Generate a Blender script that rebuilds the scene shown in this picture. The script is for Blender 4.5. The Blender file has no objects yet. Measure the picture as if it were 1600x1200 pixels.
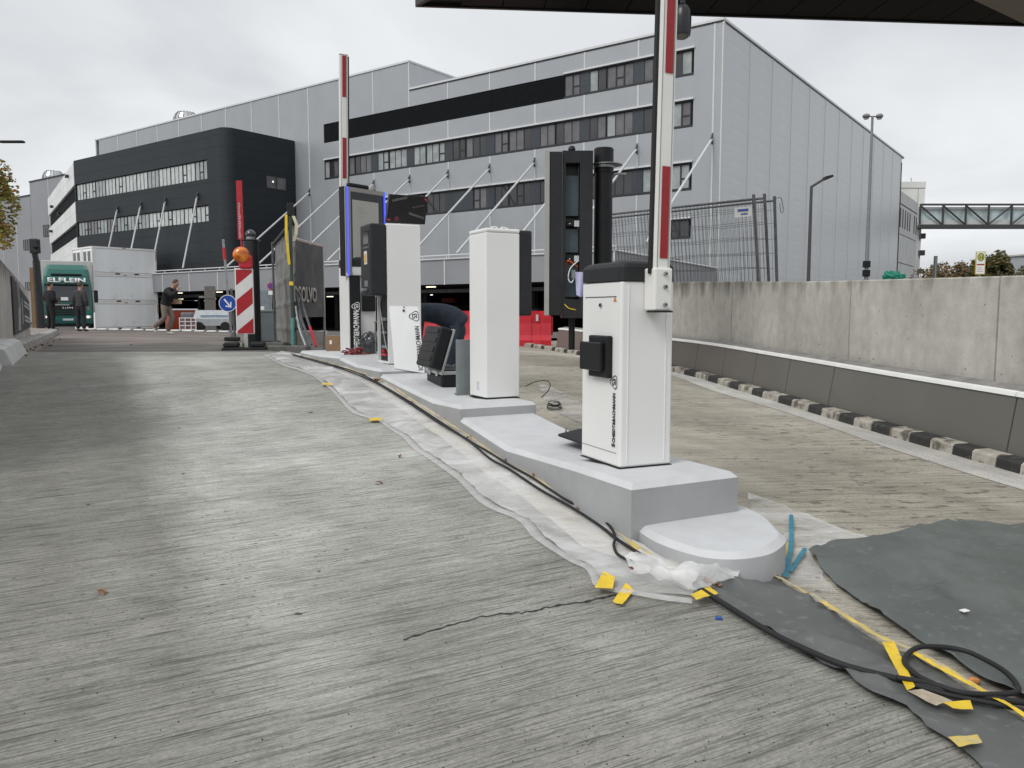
import bpy, bmesh, math, random
from mathutils import Vector, Matrix, noise as mnoise
from mathutils.geometry import delaunay_2d_cdt
random.seed(7)
R = math.radians
scene = bpy.context.scene
COL = scene.collection
H = 1.34            # camera height
PITCH = R(5.15)
FOC = 1254.0

# ------------------------------------------------------------------ camera, sky, sun, exposure
cam_d = bpy.data.cameras.new('camera'); cam = bpy.data.objects.new('camera', cam_d); COL.objects.link(cam)
cam.location = (0, 0, H); cam.rotation_euler = (R(90) - PITCH, 0, 0)
cam_d.sensor_width = 36; cam_d.lens = FOC / 1600 * 36; cam_d.clip_start = .05; cam_d.clip_end = 3000
scene.camera = cam
scene.view_settings.view_transform = 'Standard'
try: scene.view_settings.look = 'None'
except Exception: pass
scene.view_settings.gamma = 1; scene.view_settings.exposure = 0.15; scene.view_settings.use_curve_mapping = False
SUN_EL, SUN_AZ = 46, 222      # azimuth of the sun clockwise from +Y
w = bpy.data.worlds.new("World"); scene.world = w; w.use_nodes = True
nt = w.node_tree; nt.nodes.clear()
N = nt.nodes.new; L = nt.links.new
out = N('ShaderNodeOutputWorld'); mix = N('ShaderNodeMixShader'); bg1 = N('ShaderNodeBackground'); bg2 = N('ShaderNodeBackground')
sky = N('ShaderNodeTexSky'); sky.sky_type = 'NISHITA'; sky.sun_disc = False
sky.sun_elevation = R(SUN_EL); sky.sun_rotation = R(SUN_AZ)
L(sky.outputs[0], bg1.inputs[0]); bg1.inputs[1].default_value = .1
tc = N('ShaderNodeTexCoord'); sep = N('ShaderNodeSeparateXYZ'); L(tc.outputs['Generated'], sep.inputs[0])
ma = N('ShaderNodeMath'); ma.operation = 'ABSOLUTE'; L(sep.outputs[2], ma.inputs[0])
ad = N('ShaderNodeMath'); ad.operation = 'ADD'; ad.inputs[1].default_value = .22; L(ma.outputs[0], ad.inputs[0])
d1 = N('ShaderNodeMath'); d1.operation = 'DIVIDE'; L(sep.outputs[0], d1.inputs[0]); L(ad.outputs[0], d1.inputs[1])
d2 = N('ShaderNodeMath'); d2.operation = 'DIVIDE'; L(sep.outputs[1], d2.inputs[0]); L(ad.outputs[0], d2.inputs[1])
cb = N('ShaderNodeCombineXYZ'); L(d1.outputs[0], cb.inputs[0]); L(d2.outputs[0], cb.inputs[1])
cn = N('ShaderNodeTexNoise'); cn.inputs['Scale'].default_value = 1.1; cn.inputs['Detail'].default_value = 5; cn.inputs['Roughness'].default_value = .48
cn.inputs['Distortion'].default_value = .5
L(cb.outputs[0], cn.inputs['Vector'])
cr = N('ShaderNodeValToRGB'); L(cn.outputs[0], cr.inputs[0])
cr.color_ramp.elements[0].position = .32; cr.color_ramp.elements[0].color = (.58, .60, .625, 1)
cr.color_ramp.elements[1].position = .64; cr.color_ramp.elements[1].color = (.81, .83, .845, 1)
L(cr.outputs[0], bg2.inputs[0]); bg2.inputs[1].default_value = 1.0
mix.inputs[0].default_value = .95
L(bg1.outputs[0], mix.inputs[1]); L(bg2.outputs[0], mix.inputs[2]); L(mix.outputs[0], out.inputs[0])
sd = bpy.data.lights.new('sun', 'SUN'); so = bpy.data.objects.new('sun', sd); COL.objects.link(so)
sd.energy = 1.5; sd.angle = R(24); sd.color = (1, .975, .94)
a = R(SUN_AZ); e = R(SUN_EL)
sv = Vector((math.sin(a) * math.cos(e), math.cos(a) * math.cos(e), math.sin(e)))
so.rotation_euler = sv.to_track_quat('Z', 'Y').to_euler()

# ------------------------------------------------------------------ materials
MATS = {}
def mat(name, col, rough=.6, metal=0, var=.12, vscale=4, spec=.5, bump=0, bscale=60, col2=None, stretch=None,
        emit=None, estr=0, alpha=None, detail=4, coat=0, dirt=None, wave=None, rotz=0, lo=.35, hi=.65, crease=0):
    if name in MATS: return MATS[name]
    m = bpy.data.materials.new(name); m.use_nodes = True; t = m.node_tree; n = t.nodes; l = t.links
    b = n['Principled BSDF']
    b.inputs['Roughness'].default_value = rough; b.inputs['Metallic'].default_value = metal
    b.inputs['Specular IOR Level'].default_value = spec
    if coat: b.inputs['Coat Weight'].default_value = coat
    c = (*col, 1)
    b.inputs['Base Color'].default_value = c
    tcx = n.new('ShaderNodeTexCoord'); mp = n.new('ShaderNodeMapping'); l.new(tcx.outputs['Object'], mp.inputs[0])
    mp.inputs['Rotation'].default_value = (0, 0, rotz)
    if stretch: mp.inputs['Scale'].default_value = stretch
    cur = None
    if var or col2:
        nz = n.new('ShaderNodeTexNoise'); nz.inputs['Scale'].default_value = vscale; nz.inputs['Detail'].default_value = detail
        l.new(mp.outputs[0], nz.inputs['Vector'])
        rp = n.new('ShaderNodeValToRGB'); l.new(nz.outputs[0], rp.inputs[0])
        rp.color_ramp.elements[0].position = lo; rp.color_ramp.elements[1].position = hi
        k = 1 - var; rp.color_ramp.elements[0].color = tuple(x * k for x in (col2 or col)) + (1,)
        rp.color_ramp.elements[1].color = tuple(min(1, x * (1 + var * .6)) for x in col) + (1,)
        cur = rp.outputs[0]
    if dirt:
        dc, ds, dth = dirt
        nz = n.new('ShaderNodeTexNoise'); nz.inputs['Scale'].default_value = ds; nz.inputs['Detail'].default_value = 7
        l.new(tcx.outputs['Object'], nz.inputs['Vector'])
        rp = n.new('ShaderNodeValToRGB'); l.new(nz.outputs[0], rp.inputs[0])
        rp.color_ramp.elements[0].position = dth; rp.color_ramp.elements[1].position = min(1, dth + .12)
        rp.color_ramp.elements[0].color = (0, 0, 0, 1); rp.color_ramp.elements[1].color = (1, 1, 1, 1)
        mx = n.new('ShaderNodeMix'); mx.data_type = 'RGBA'; l.new(rp.outputs[0], mx.inputs[0])
        if cur: l.new(cur, mx.inputs[6])
        else: mx.inputs[6].default_value = c
        mx.inputs[7].default_value = (*dc, 1); cur = mx.outputs[2]
    if cur: l.new(cur, b.inputs['Base Color'])
    hsrc = None
    if crease:
        bz = n.new('ShaderNodeTexNoise'); bz.noise_type = 'RIDGED_MULTIFRACTAL'; bz.inputs['Scale'].default_value = crease; bz.inputs['Detail'].default_value = 4; bz.inputs['Distortion'].default_value = .8
        l.new(mp.outputs[0], bz.inputs['Vector']); hsrc = bz.outputs[0]
    elif bump:
        bz = n.new('ShaderNodeTexNoise'); bz.inputs['Scale'].default_value = bscale; bz.inputs['Detail'].default_value = 5
        l.new(mp.outputs[0], bz.inputs['Vector']); hsrc = bz.outputs[0]
    if wave:   # (axis, scale)
        wv = n.new('ShaderNodeTexWave'); wv.bands_direction = wave[0]; wv.inputs['Scale'].default_value = wave[1]
        wv.wave_profile = 'SAW' if len(wave) > 2 else 'SIN'
        l.new(tcx.outputs['Object'], wv.inputs['Vector']); hsrc = wv.outputs['Fac']
    if hsrc:
        bp = n.new('ShaderNodeBump'); bp.inputs['Strength'].default_value = bump or .3; bp.inputs['Distance'].default_value = .03 if crease else .01
        l.new(hsrc, bp.inputs['Height']); l.new(bp.outputs[0], b.inputs['Normal'])
    if emit: b.inputs['Emission Color'].default_value = (*emit, 1); b.inputs['Emission Strength'].default_value = estr
    if alpha is not None: b.inputs['Alpha'].default_value = alpha
    MATS[name] = m
    return m

def concrete_mat(name, base, dark, light, ang, patches, lscale, pit=.2, warm=None, lineamt=.5, stains=None, band=None):
    """brushed concrete: fine grooves along direction ang, broad tyre-worn patches, pits, grain"""
    m = bpy.data.materials.new(name); m.use_nodes = True; t = m.node_tree; n = t.nodes; l = t.links
    b = n['Principled BSDF']; b.inputs['Roughness'].default_value = .82; b.inputs['Specular IOR Level'].default_value = .3
    tcx = n.new('ShaderNodeTexCoord')
    def mapping(rot, sc):
        q = n.new('ShaderNodeMapping'); q.vector_type = 'TEXTURE' if False else 'POINT'
        r0 = n.new('ShaderNodeMapping'); r0.inputs['Rotation'].default_value = (0, 0, -rot); l.new(tcx.outputs['Object'], r0.inputs[0])
        q.inputs['Scale'].default_value = sc; l.new(r0.outputs[0], q.inputs[0]); return q.outputs[0]
    def nz(vec, sc, det, ro=.55, dist=0):
        q = n.new('ShaderNodeTexNoise'); q.inputs['Scale'].default_value = sc; q.inputs['Detail'].default_value = det
        q.inputs['Roughness'].default_value = ro; q.inputs['Distortion'].default_value = dist; l.new(vec, q.inputs['Vector']); return q.outputs[0]
    def ramp(src, p0, p1, c0=(0, 0, 0), c1=(1, 1, 1)):
        q = n.new('ShaderNodeValToRGB'); l.new(src, q.inputs[0]); q.color_ramp.elements[0].position = p0; q.color_ramp.elements[1].position = p1
        q.color_ramp.elements[0].color = (*c0, 1); q.color_ramp.elements[1].color = (*c1, 1); return q.outputs[0]
    def mixc(f, a_, b_, mode='MIX'):
        q = n.new('ShaderNodeMix'); q.data_type = 'RGBA'; q.blend_type = mode
        if hasattr(f, 'links'): l.new(f, q.inputs[0])
        else: q.inputs[0].default_value = f
        for i, v in ((6, a_), (7, b_)):
            if hasattr(v, 'links'): l.new(v, q.inputs[i])
            else: q.inputs[i].default_value = (*v, 1)
        return q.outputs[2]
    big = nz(mapping(R(28), (1, .35, 1)), patches, 3, .5, .3)
    cur = ramp(big, .36, .64, dark, light)
    if band:   # tyre-darkened strip on one side of a line across the surface
        (nx_, ny_, off_, wd_) = band
        vd = n.new('ShaderNodeVectorMath'); vd.operation = 'DOT_PRODUCT'; l.new(tcx.outputs['Object'], vd.inputs[0]); vd.inputs[1].default_value = (nx_, ny_, 0)
        bn = nz(mapping(R(28), (1, .5, 1)), 1.4, 5, .6)
        b1_ = n.new('ShaderNodeMath'); b1_.operation = 'MULTIPLY_ADD'; l.new(bn, b1_.inputs[0]); b1_.inputs[1].default_value = .5; l.new(vd.outputs['Value'], b1_.inputs[2])
        b2_ = n.new('ShaderNodeMapRange'); l.new(b1_.outputs[0], b2_.inputs[0]); b2_.inputs[1].default_value = off_ + .25; b2_.inputs[2].default_value = off_ + .25 + wd_
        cur = mixc(b2_.outputs[0], cur, tuple(x * .96 for x in dark))
    mid = nz(mapping(ang, (.3, 1.3, 1)), 1.2, 7, .7)
    cur = mixc(.55, cur, ramp(mid, .3, .7, (.62, .62, .62), (1.3, 1.3, 1.3)), 'MULTIPLY')
    if warm: cur = mixc(ramp(nz(mapping(0, (1, 1, 1)), .9, 5), .45, .62), cur, warm)
    l0 = nz(mapping(ang, (.02, 1, 1)), lscale * .8, 4, .7)
    cur = mixc(lineamt * .4, cur, ramp(l0, .35, .65, (.62, .62, .61), (1.25, 1.25, 1.24)), 'MULTIPLY')
    l1 = nz(mapping(ang, (.016, 1, 1)), lscale * 3.0, 2, .6)
    l1b = nz(mapping(ang, (.03, 1, 1)), lscale * 5.0, 2, .6)
    cur = mixc(lineamt, cur, ramp(l1, .34, .47, (.50, .50, .49), (1.09, 1.09, 1.08)), 'MULTIPLY')
    cur = mixc(lineamt, cur, ramp(l1b, .36, .50, (.5, .5, .49), (1.12, 1.12, 1.12)), 'MULTIPLY')
    grain = nz(mapping(ang, (.6, 1, 1)), 95, 6, .9)
    cur = mixc(.55, cur, ramp(grain, .40, .58, (.55, .55, .55), (1.25, 1.25, 1.25)), 'MULTIPLY')
    blotch = nz(mapping(R(40), (1, .6, 1)), 2.4, 7, .62, .6)
    cur = mixc(.55, cur, ramp(blotch, .36, .66, (.78, .775, .75), (1.18, 1.18, 1.18)), 'MULTIPLY')
    pits = nz(mapping(ang, (.5, 1, 1)), 44, 4, .7)
    area = ramp(nz(mapping(0, (1, 1, 1)), .8, 3), .36, .62)
    pf = ramp(pits, .628, .65)
    pm = n.new('ShaderNodeMath'); pm.operation = 'MULTIPLY'; l.new(pf, pm.inputs[0]); l.new(area, pm.inputs[1])
    cur = mixc(pm.outputs[0], cur, tuple(x * .33 for x in dark))
    dk_ = ramp(nz(mapping(0, (1, 1, 1)), 5.5, 3, .6), .735, .75)
    cur = mixc(dk_, cur, tuple(x * .3 for x in dark))
    if stains:
        sf = ramp(nz(mapping(ang, (.55, 1, 1)), stains[0], 6, .65), stains[1], stains[1] + .05)
        ar = ramp(nz(mapping(0, (1, 1, 1)), .55, 2), .40, .52)
        sm = n.new('ShaderNodeMath'); sm.operation = 'MULTIPLY'; l.new(sf, sm.inputs[0]); l.new(ar, sm.inputs[1])
        cur = mixc(sm.outputs[0], cur, stains[2])
    l.new(cur, b.inputs['Base Color'])
    ad_ = n.new('ShaderNodeMath'); ad_.operation = 'ADD'; l.new(l1, ad_.inputs[0]); l.new(l1b, ad_.inputs[1])
    bp = n.new('ShaderNodeBump'); bp.inputs['Strength'].default_value = .4; bp.inputs['Distance'].default_value = .004
    l.new(ad_.outputs[0], bp.inputs['Height'])
    bp2 = n.new('ShaderNodeBump'); bp2.inputs['Strength'].default_value = .3; bp2.inputs['Distance'].default_value = .003
    l.new(grain, bp2.inputs['Height']); l.new(bp.outputs[0], bp2.inputs['Normal']); l.new(bp2.outputs[0], b.inputs['Normal'])
    return m

WHITE = mat('white_powder_coat', (.79, .79, .775), .38, var=.03, vscale=2, dirt=((.6, .59, .56), 3, .72))
BLACKP = mat('black_plastic', (.012, .0125, .014), .5, spec=.3, var=.2, vscale=8, bump=.06, bscale=300)
BLACKM = mat('black_metal', (.014, .015, .017), .33, var=.2, vscale=5)
DARKG = mat('anthracite_plastic', (.02, .021, .023), .55, spec=.35, var=.15, vscale=6, bump=.1, bscale=500)
GLOSSB = mat('glossy_black', (.006, .006, .008), .06, var=0)
GREYM = mat('grey_metal', (.22, .24, .25), .45, metal=.2, var=.1, vscale=6)
STEEL = mat('galvanised_steel', (.36, .37, .38), .38, metal=.8, var=.25, vscale=12)
DSTEEL = mat('dull_steel_tube', (.13, .135, .14), .5, metal=.5, var=.25, vscale=10)
ALU = mat('brushed_aluminium', (.62, .63, .63), .3, metal=.9, var=.1, vscale=10)
INK = mat('black_ink', (.012, .012, .014), .5, var=0)
WINK = mat('white_ink', (.8, .8, .8), .5, var=0)
RED = mat('red_reflective', (.30, .006, .010), .35, var=.08, vscale=30)
REDP = mat('red_plastic', (.55, .02, .035), .42, var=.15, vscale=3, dirt=((.33, .04, .04), 5, .62))
ARMW = mat('cream_white_aluminium', (.76, .755, .72), .42, var=.04, vscale=3, dirt=((.5, .49, .45), 9, .7))
RUBBER = mat('black_rubber', (.012, .012, .013), .7, var=.2, vscale=20)
YTAPE = mat('yellow_tape', (.80, .55, .02), .45, var=.12, vscale=14, dirt=((.5, .38, .12), 22, .6))
YTAPED = mat('worn_yellow_tape', (.66, .50, .12), .5, var=.15, vscale=14, dirt=((.42, .38, .28), 16, .47))
BTAPE = mat('blue_tape', (.02, .22, .32), .5, var=.25, vscale=20)
CARD = mat('brown_cardboard', (.28, .17, .10), .8, var=.08, vscale=5, bump=.08, bscale=90)
LEAF = mat('brown_dead_leaf', (.26, .10, .03), .7, var=.4, vscale=30, col2=(.12, .04, .02))
LEAF2 = mat('tan_dead_leaf', (.36, .20, .09), .7, var=.4, vscale=30, col2=(.14, .07, .03))

# ------------------------------------------------------------------ projection helpers (pixel of the photograph -> place in the world)
cP, sP = math.cos(PITCH), math.sin(PITCH)
def ray(px, py):
    u = (px - 800) / FOC; v = (600 - py) / FOC
    return u, cP + v * sP, -sP + v * cP
def P(px, py, Y):
    d = ray(px, py); k = Y / d[1]; return Vector((d[0] * k, Y, H + d[2] * k))
def PZ(px, py, z):
    d = ray(px, py); k = (z - H) / d[2]; return Vector((d[0] * k, d[1] * k, z))
def curve_fn(K):
    n = len(K); xs = [k[0] for k in K]; ys = [k[1] for k in K]
    m = []
    for i in range(n):
        if i == 0: m.append((ys[1] - ys[0]) / (xs[1] - xs[0]))
        elif i == n - 1: m.append(0)
        else:
            a_ = (ys[i] - ys[i-1]) / (xs[i] - xs[i-1]); b_ = (ys[i+1] - ys[i]) / (xs[i+1] - xs[i])
            m.append(0 if a_ * b_ <= 0 else 2 * a_ * b_ / (a_ + b_))
    def f(x):
        if x <= xs[0]: return ys[0] + m[0] * max(x - xs[0], -2)
        if x >= xs[-1]: return ys[-1]
        for i in range(n - 1):
            if x <= xs[i+1]:
                h_ = xs[i+1] - xs[i]; t = (x - xs[i]) / h_
                return ((2*t**3 - 3*t**2 + 1) * ys[i] + (t**3 - 2*t**2 + t) * h_ * m[i] + (-2*t**3 + 3*t**2) * ys[i+1] + (t**3 - t**2) * h_ * m[i+1])
    return f
zL = curve_fn([(-5, -.33), (0, 0), (3.72, .247), (6.1, .42), (8.2, .64), (9.4, .73), (10.8, .76), (12.3, .755), (25.8, .65), (28.5, .65), (33, .60), (45, .34), (76, -.24), (85, -.40), (120, -.45)])
zR = curve_fn([(-5, -.2), (0, 0), (4, .15), (8, .23), (13, .31), (22, .40), (30, .38), (80, -.40), (120, -.45)])
XC = [(-6, 5.5), (0, 2.5), (3.2, 1.1), (3.72, .87), (6.2, -.08), (8.4, -1.0), (9.6, -1.75), (11, -2.6), (14, -3.6), (22, -6), (90, -40), (150, -70)]
def lin(K, x):
    if x <= K[0][0]: return K[0][1]
    for (a_, b_), (c_, d_) in zip(K, K[1:]):
        if x <= c_: return b_ + (x - a_) * (d_ - b_) / (c_ - a_)
    return K[-1][1]
def zg(X, Y):
    c = lin(XC, Y); hw = .3 if 3.2 < Y < 11 else (.6 if Y <= 3.2 else .3 + (Y - 11) * .35)
    t = min(1, max(0, (X - c) / (2 * hw) + .5)); t = t * t * (3 - 2 * t)
    return zL(Y) * (1 - t) + zR(Y) * t
def G(px, py, h=0):
    d = ray(px, py); lo, hi = .4, 160
    # march then bisect
    y = lo; st = .05; prev = lo
    while y < hi:
        if H + d[2] * y / d[1] < zg(d[0] * y / d[1], y) + h: break
        prev = y; y += max(.03, y * .012)
    lo, hi = prev, y
    for _ in range(30):
        m = (lo + hi) / 2
        if H + d[2] * m / d[1] > zg(d[0] * m / d[1], m) + h: lo = m
        else: hi = m
    return Vector((d[0] * lo / d[1], lo, H + d[2] * lo / d[1]))

# ------------------------------------------------------------------ object helpers
def tag(o, label=None, cat=None, group=None, kind=None):
    if label: o['label'] = label
    if cat: o['category'] = cat
    if group: o['group'] = group
    if kind: o['kind'] = kind
    return o
def empty(name, loc=(0, 0, 0), rz=0, label=None, cat=None, group=None, kind=None):
    o = bpy.data.objects.new(name, None); COL.objects.link(o); o.location = loc; o.rotation_euler = (0, 0, rz); o.empty_display_size = .1
    return tag(o, label, cat, group, kind)
def ob(name, bm, mats, parent=None, loc=None, rz=0, smooth=False, label=None, cat=None, group=None, kind=None, rot=None):
    if isinstance(bm, bpy.types.Mesh): me = bm
    else:
        me = bpy.data.meshes.new(name); bm.normal_update(); bm.to_mesh(me); bm.free()
        if not isinstance(mats, (list, tuple)): mats = [mats]
        for m in mats: me.materials.append(m)
        if smooth:
            for p in me.polygons: p.use_smooth = True
    o = bpy.data.objects.new(name, me); COL.objects.link(o)
    if parent: o.parent = parent
    if loc is not None: o.location = loc
    if rot is not None: o.rotation_euler = rot
    else: o.rotation_euler = (0, 0, rz)
    return tag(o, label, cat, group, kind)
def inst(src, parent, loc, rz=None, name=None):
    o = src.copy(); COL.objects.link(o); o.parent = parent; o.location = loc
    if rz is not None: o.rotation_euler = (0, 0, rz)
    return o
def copy_tree(o, parent=None):
    c = o.copy(); COL.objects.link(c)
    if parent: c.parent = parent
    for ch in [x for x in bpy.data.objects if x.parent == o]: copy_tree(ch, c)
    return c
def box(x0, x1, y0, y1, z0, z1, bev=0, bm=None, seg=1, M=None):
    nb = bmesh.new()
    r = bmesh.ops.create_cube(nb, size=1)
    for v in nb.verts: v.co = Vector(((x0 + x1) / 2 + v.co.x * (x1 - x0), (y0 + y1) / 2 + v.co.y * (y1 - y0), (z0 + z1) / 2 + v.co.z * (z1 - z0)))
    if bev: bmesh.ops.bevel(nb, geom=nb.edges[:] , offset=bev, segments=seg, affect='EDGES', profile=.5)
    if M: nb.transform(M)
    return merge(bm, nb)
def merge(bm, nb):
    if bm is None: return nb
    me = bpy.data.meshes.new('tmp'); nb.to_mesh(me); nb.free(); bm.from_mesh(me); bpy.data.meshes.remove(me); return bm
def quadmesh(pts, faces, bm=None, mi=None):
    bm = bm or bmesh.new(); vs = [bm.verts.new(p) for p in pts]
    for i, f in enumerate(faces):
        try:
            fc = bm.faces.new([vs[k] for k in f])
            if mi: fc.material_index = mi[i]
        except ValueError: pass
    return bm
def cyl(p0, p1, r0, r1=None, n=12, bm=None, cap=True):
    r1 = r0 if r1 is None else r1
    p0, p1 = Vector(p0), Vector(p1); d = (p1 - p0); q = d.to_track_quat('Z', 'Y')
    bm = bm or bmesh.new(); A, B = [], []
    for i in range(n):
        a_ = 2 * math.pi * i / n; v = Vector((math.cos(a_), math.sin(a_), 0))
        A.append(bm.verts.new(p0 + q @ (v * r0))); B.append(bm.verts.new(p1 + q @ (v * r1)))
    for i in range(n): bm.faces.new((A[i], A[(i+1) % n], B[(i+1) % n], B[i]))
    if cap: bm.faces.new(A[::-1]); bm.faces.new(B)
    return bm
def tube(pts, r, n=8, bm=None, closed=False):
    pts = [Vector(p) for p in pts]; bm = bm or bmesh.new(); rings = []
    up = Vector((0, 0, 1))
    for i, p in enumerate(pts):
        a_ = pts[max(i-1, 0)]; b_ = pts[min(i+1, len(pts)-1)]; d = (b_ - a_).normalized()
        s = d.cross(up); s = s.normalized() if s.length > 1e-4 else Vector((1, 0, 0)); t = s.cross(d)
        rr = r[i] if isinstance(r, (list, tuple)) else r
        rings.append([bm.verts.new(p + (s * math.cos(2*math.pi*k/n) + t * math.sin(2*math.pi*k/n)) * rr) for k in range(n)])
    for A, B in zip(rings, rings[1:]):
        for k in range(n): bm.faces.new((A[k], A[(k+1) % n], B[(k+1) % n], B[k]))
    bm.faces.new(rings[0][::-1]); bm.faces.new(rings[-1])
    return bm
def smooth_pts(pts, k=6):
    pts = [Vector(p) for p in pts]; out_ = []
    for i in range(len(pts) - 1):
        p0 = pts[max(i-1, 0)]; p1 = pts[i]; p2 = pts[i+1]; p3 = pts[min(i+2, len(pts)-1)]
        for j in range(k):
            t = j / k
            out_.append(.5 * ((2*p1) + (-p0+p2)*t + (2*p0-5*p1+4*p2-p3)*t*t + (-p0+3*p1-3*p2+p3)*t**3))
    out_.append(pts[-1]); return out_
def prism(poly, z0, z1, bm=None, mi=None):
    """vertical prism over a plan polygon; z0, z1 numbers or functions"""
    f0 = z0 if callable(z0) else (lambda x, y: z0); f1 = z1 if callable(z1) else (lambda x, y: z1)
    bm = bm or bmesh.new()
    A = [bm.verts.new((p[0], p[1], f0(p[0], p[1]))) for p in poly]; B = [bm.verts.new((p[0], p[1], f1(p[0], p[1]))) for p in poly]
    n = len(poly)
    for i in range(n): bm.faces.new((A[i], A[(i+1) % n], B[(i+1) % n], B[i]))
    bm.faces.new(A[::-1]); bm.faces.new(B); bmesh.ops.recalc_face_normals(bm, faces=bm.faces[:])
    return bm
FONT = None
def text_mesh(s, size, origin, xd, ud, ext=.0012, width=None, bold=0, align='LEFT', shear=0):
    cu = bpy.data.curves.new('lettering', 'FONT'); cu.body = s; cu.size = 1; cu.extrude = 0; cu.offset = bold; cu.align_x = align
    cu.resolution_u = 3; cu.shear = shear
    o = bpy.data.objects.new('lettering', cu); COL.objects.link(o)
    dg = bpy.context.evaluated_depsgraph_get(); me = bpy.data.meshes.new_from_object(o.evaluated_get(dg))
    bpy.data.objects.remove(o); bpy.data.curves.remove(cu)
    bm = bmesh.new(); bm.from_mesh(me); bpy.data.meshes.remove(me)
    sx = size
    if width:
        xs = [v.co.x for v in bm.verts]; sx = width / (max(xs) - min(xs))
    xd, ud = Vector(xd).normalized(), Vector(ud).normalized(); nd = xd.cross(ud); o0 = Vector(origin)
    for v in bm.verts: v.co = o0 + xd * (v.co.x * sx) + ud * (v.co.y * size)
    r = bmesh.ops.extrude_face_region(bm, geom=bm.faces[:])
    for v in [g for g in r['geom'] if isinstance(g, bmesh.types.BMVert)]: v.co += nd * ext
    bmesh.ops.recalc_face_normals(bm, faces=bm.faces[:])
    return bm
def logo(c, s, xd, ud, ext=.0012):
    """rounded-triangle emblem with curled initials inside; centre c, size s"""
    xd, ud = Vector(xd), Vector(ud); nd = xd.cross(ud); c = Vector(c); bm = bmesh.new()
    def P2(x, y, e=0): return c + xd * x * s + ud * y * s + nd * e
    n = 36; rings = []
    for sc in (.55, .47):
        rg = []
        for i in range(n):
            a_ = 2 * math.pi * i / n; rr = sc * (1 + .16 * math.cos(3 * (a_ - math.pi / 2)))
            rg.append(bm.verts.new(P2(rr * math.cos(a_), rr * math.sin(a_), ext)))
        rings.append(rg)
    for i in range(n): bm.faces.new((rings[0][i], rings[0][(i+1) % n], rings[1][(i+1) % n], rings[1][i]))
    def arc(cx, cy, r, a0, a1, w_=.05):
        A = []
        for i in range(10):
            a_ = R(a0 + (a1 - a0) * i / 9)
            A.append((bm.verts.new(P2(cx + (r - w_) * math.cos(a_), cy + (r - w_) * math.sin(a_), ext)), bm.verts.new(P2(cx + (r + w_) * math.cos(a_), cy + (r + w_) * math.sin(a_), ext))))
        for p, q in zip(A, A[1:]): bm.faces.new((p[0], p[1], q[1], q[0]))
    arc(-.12, .13, .12, 30, 270); arc(-.12, -.11, .12, -90-60, 90)
    arc(.1, .13, .12, -90, 130); arc(.12, -.12, .13, -130, 90)
    return bm
def sheet(name, outline, hgt, m, step=.12, wrinkle=.008, wsc=4, edge=.0, th=0, zf=None, hem=0, folds=0, **kw):
    """a cloth or film lying on the ground: outline is a list of plan points"""
    zf = zf or zg
    poly = [Vector((p[0], p[1])) for p in outline]; dense = []
    for i, p in enumerate(poly):
        q = poly[(i+1) % len(poly)]; k = max(1, int((q - p).length / step))
        nrm = Vector((-(q - p).y, (q - p).x)); nrm = nrm.normalized() if nrm.length else nrm
        for j in range(k):
            c = p.lerp(q, j / k); c = c + nrm * (edge * (mnoise.noise(Vector((c.x * 9, c.y * 9, 3))) )) if j else c
            dense.append(c)
    n = len(dense); xs = [p.x for p in dense]; ys = [p.y for p in dense]; inner = []
    def inside(x, y):
        c = False; j = n - 1
        for i in range(n):
            if (dense[i].y > y) != (dense[j].y > y) and x < (dense[j].x - dense[i].x) * (y - dense[i].y) / (dense[j].y - dense[i].y) + dense[i].x: c = not c
            j = i
        return c
    x = min(xs)
    while x < max(xs):
        y = min(ys)
        while y < max(ys):
            xx, yy = x + random.uniform(-.3, .3) * step, y + random.uniform(-.3, .3) * step
            if inside(xx, yy): inner.append(Vector((xx, yy)))
            y += step
        x += step
    V, E_, F_, *_ = delaunay_2d_cdt(dense + inner, [(i, (i+1) % n) for i in range(n)], [], 1, 1e-5)
    bm = bmesh.new(); vs = []; fl_ = []
    for _ in range(folds):
        a0 = random.uniform(0, 3.14); fl_.append((random.uniform(min(xs), max(xs)), random.uniform(min(ys), max(ys)), math.cos(a0), math.sin(a0), random.uniform(.15, .5), random.uniform(.006, .016), random.uniform(.022, .04)))
    def fold(x, y):
        h_ = 0
        for fx, fy, cx_, sy_, ln, am, wd in fl_:
            u = (x - fx) * cx_ + (y - fy) * sy_; d = -(x - fx) * sy_ + (y - fy) * cx_ + .03 * math.sin(u * 5)
            h_ += am * math.exp(-(d / wd) ** 2) * math.exp(-(u / ln) ** 4)
        return h_
    for v in V:
        w_ = mnoise.fractal(Vector((v.x * wsc, v.y * wsc, hgt * 77)), 1.0, 2.0, 3)
        ridge = 1 - abs(mnoise.noise(Vector((v.x * wsc * .7 + 5, v.y * wsc * .7, 1 + hgt * 50)))) * 2.2
        vs.append(bm.verts.new((v.x, v.y, zf(v.x, v.y) + hgt + wrinkle * (max(0, .5 + w_ * .6) + max(0, ridge) ** 3 * 1.2) + fold(v.x, v.y))))
    for f in F_: bm.faces.new([vs[i] for i in f])
    bmesh.ops.recalc_face_normals(bm, faces=bm.faces[:])
    if bm.faces and bm.faces[:][0].normal.z < 0: bmesh.ops.reverse_faces(bm, faces=bm.faces[:])
    return ob(name, bm, m, smooth=True, **kw)
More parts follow.
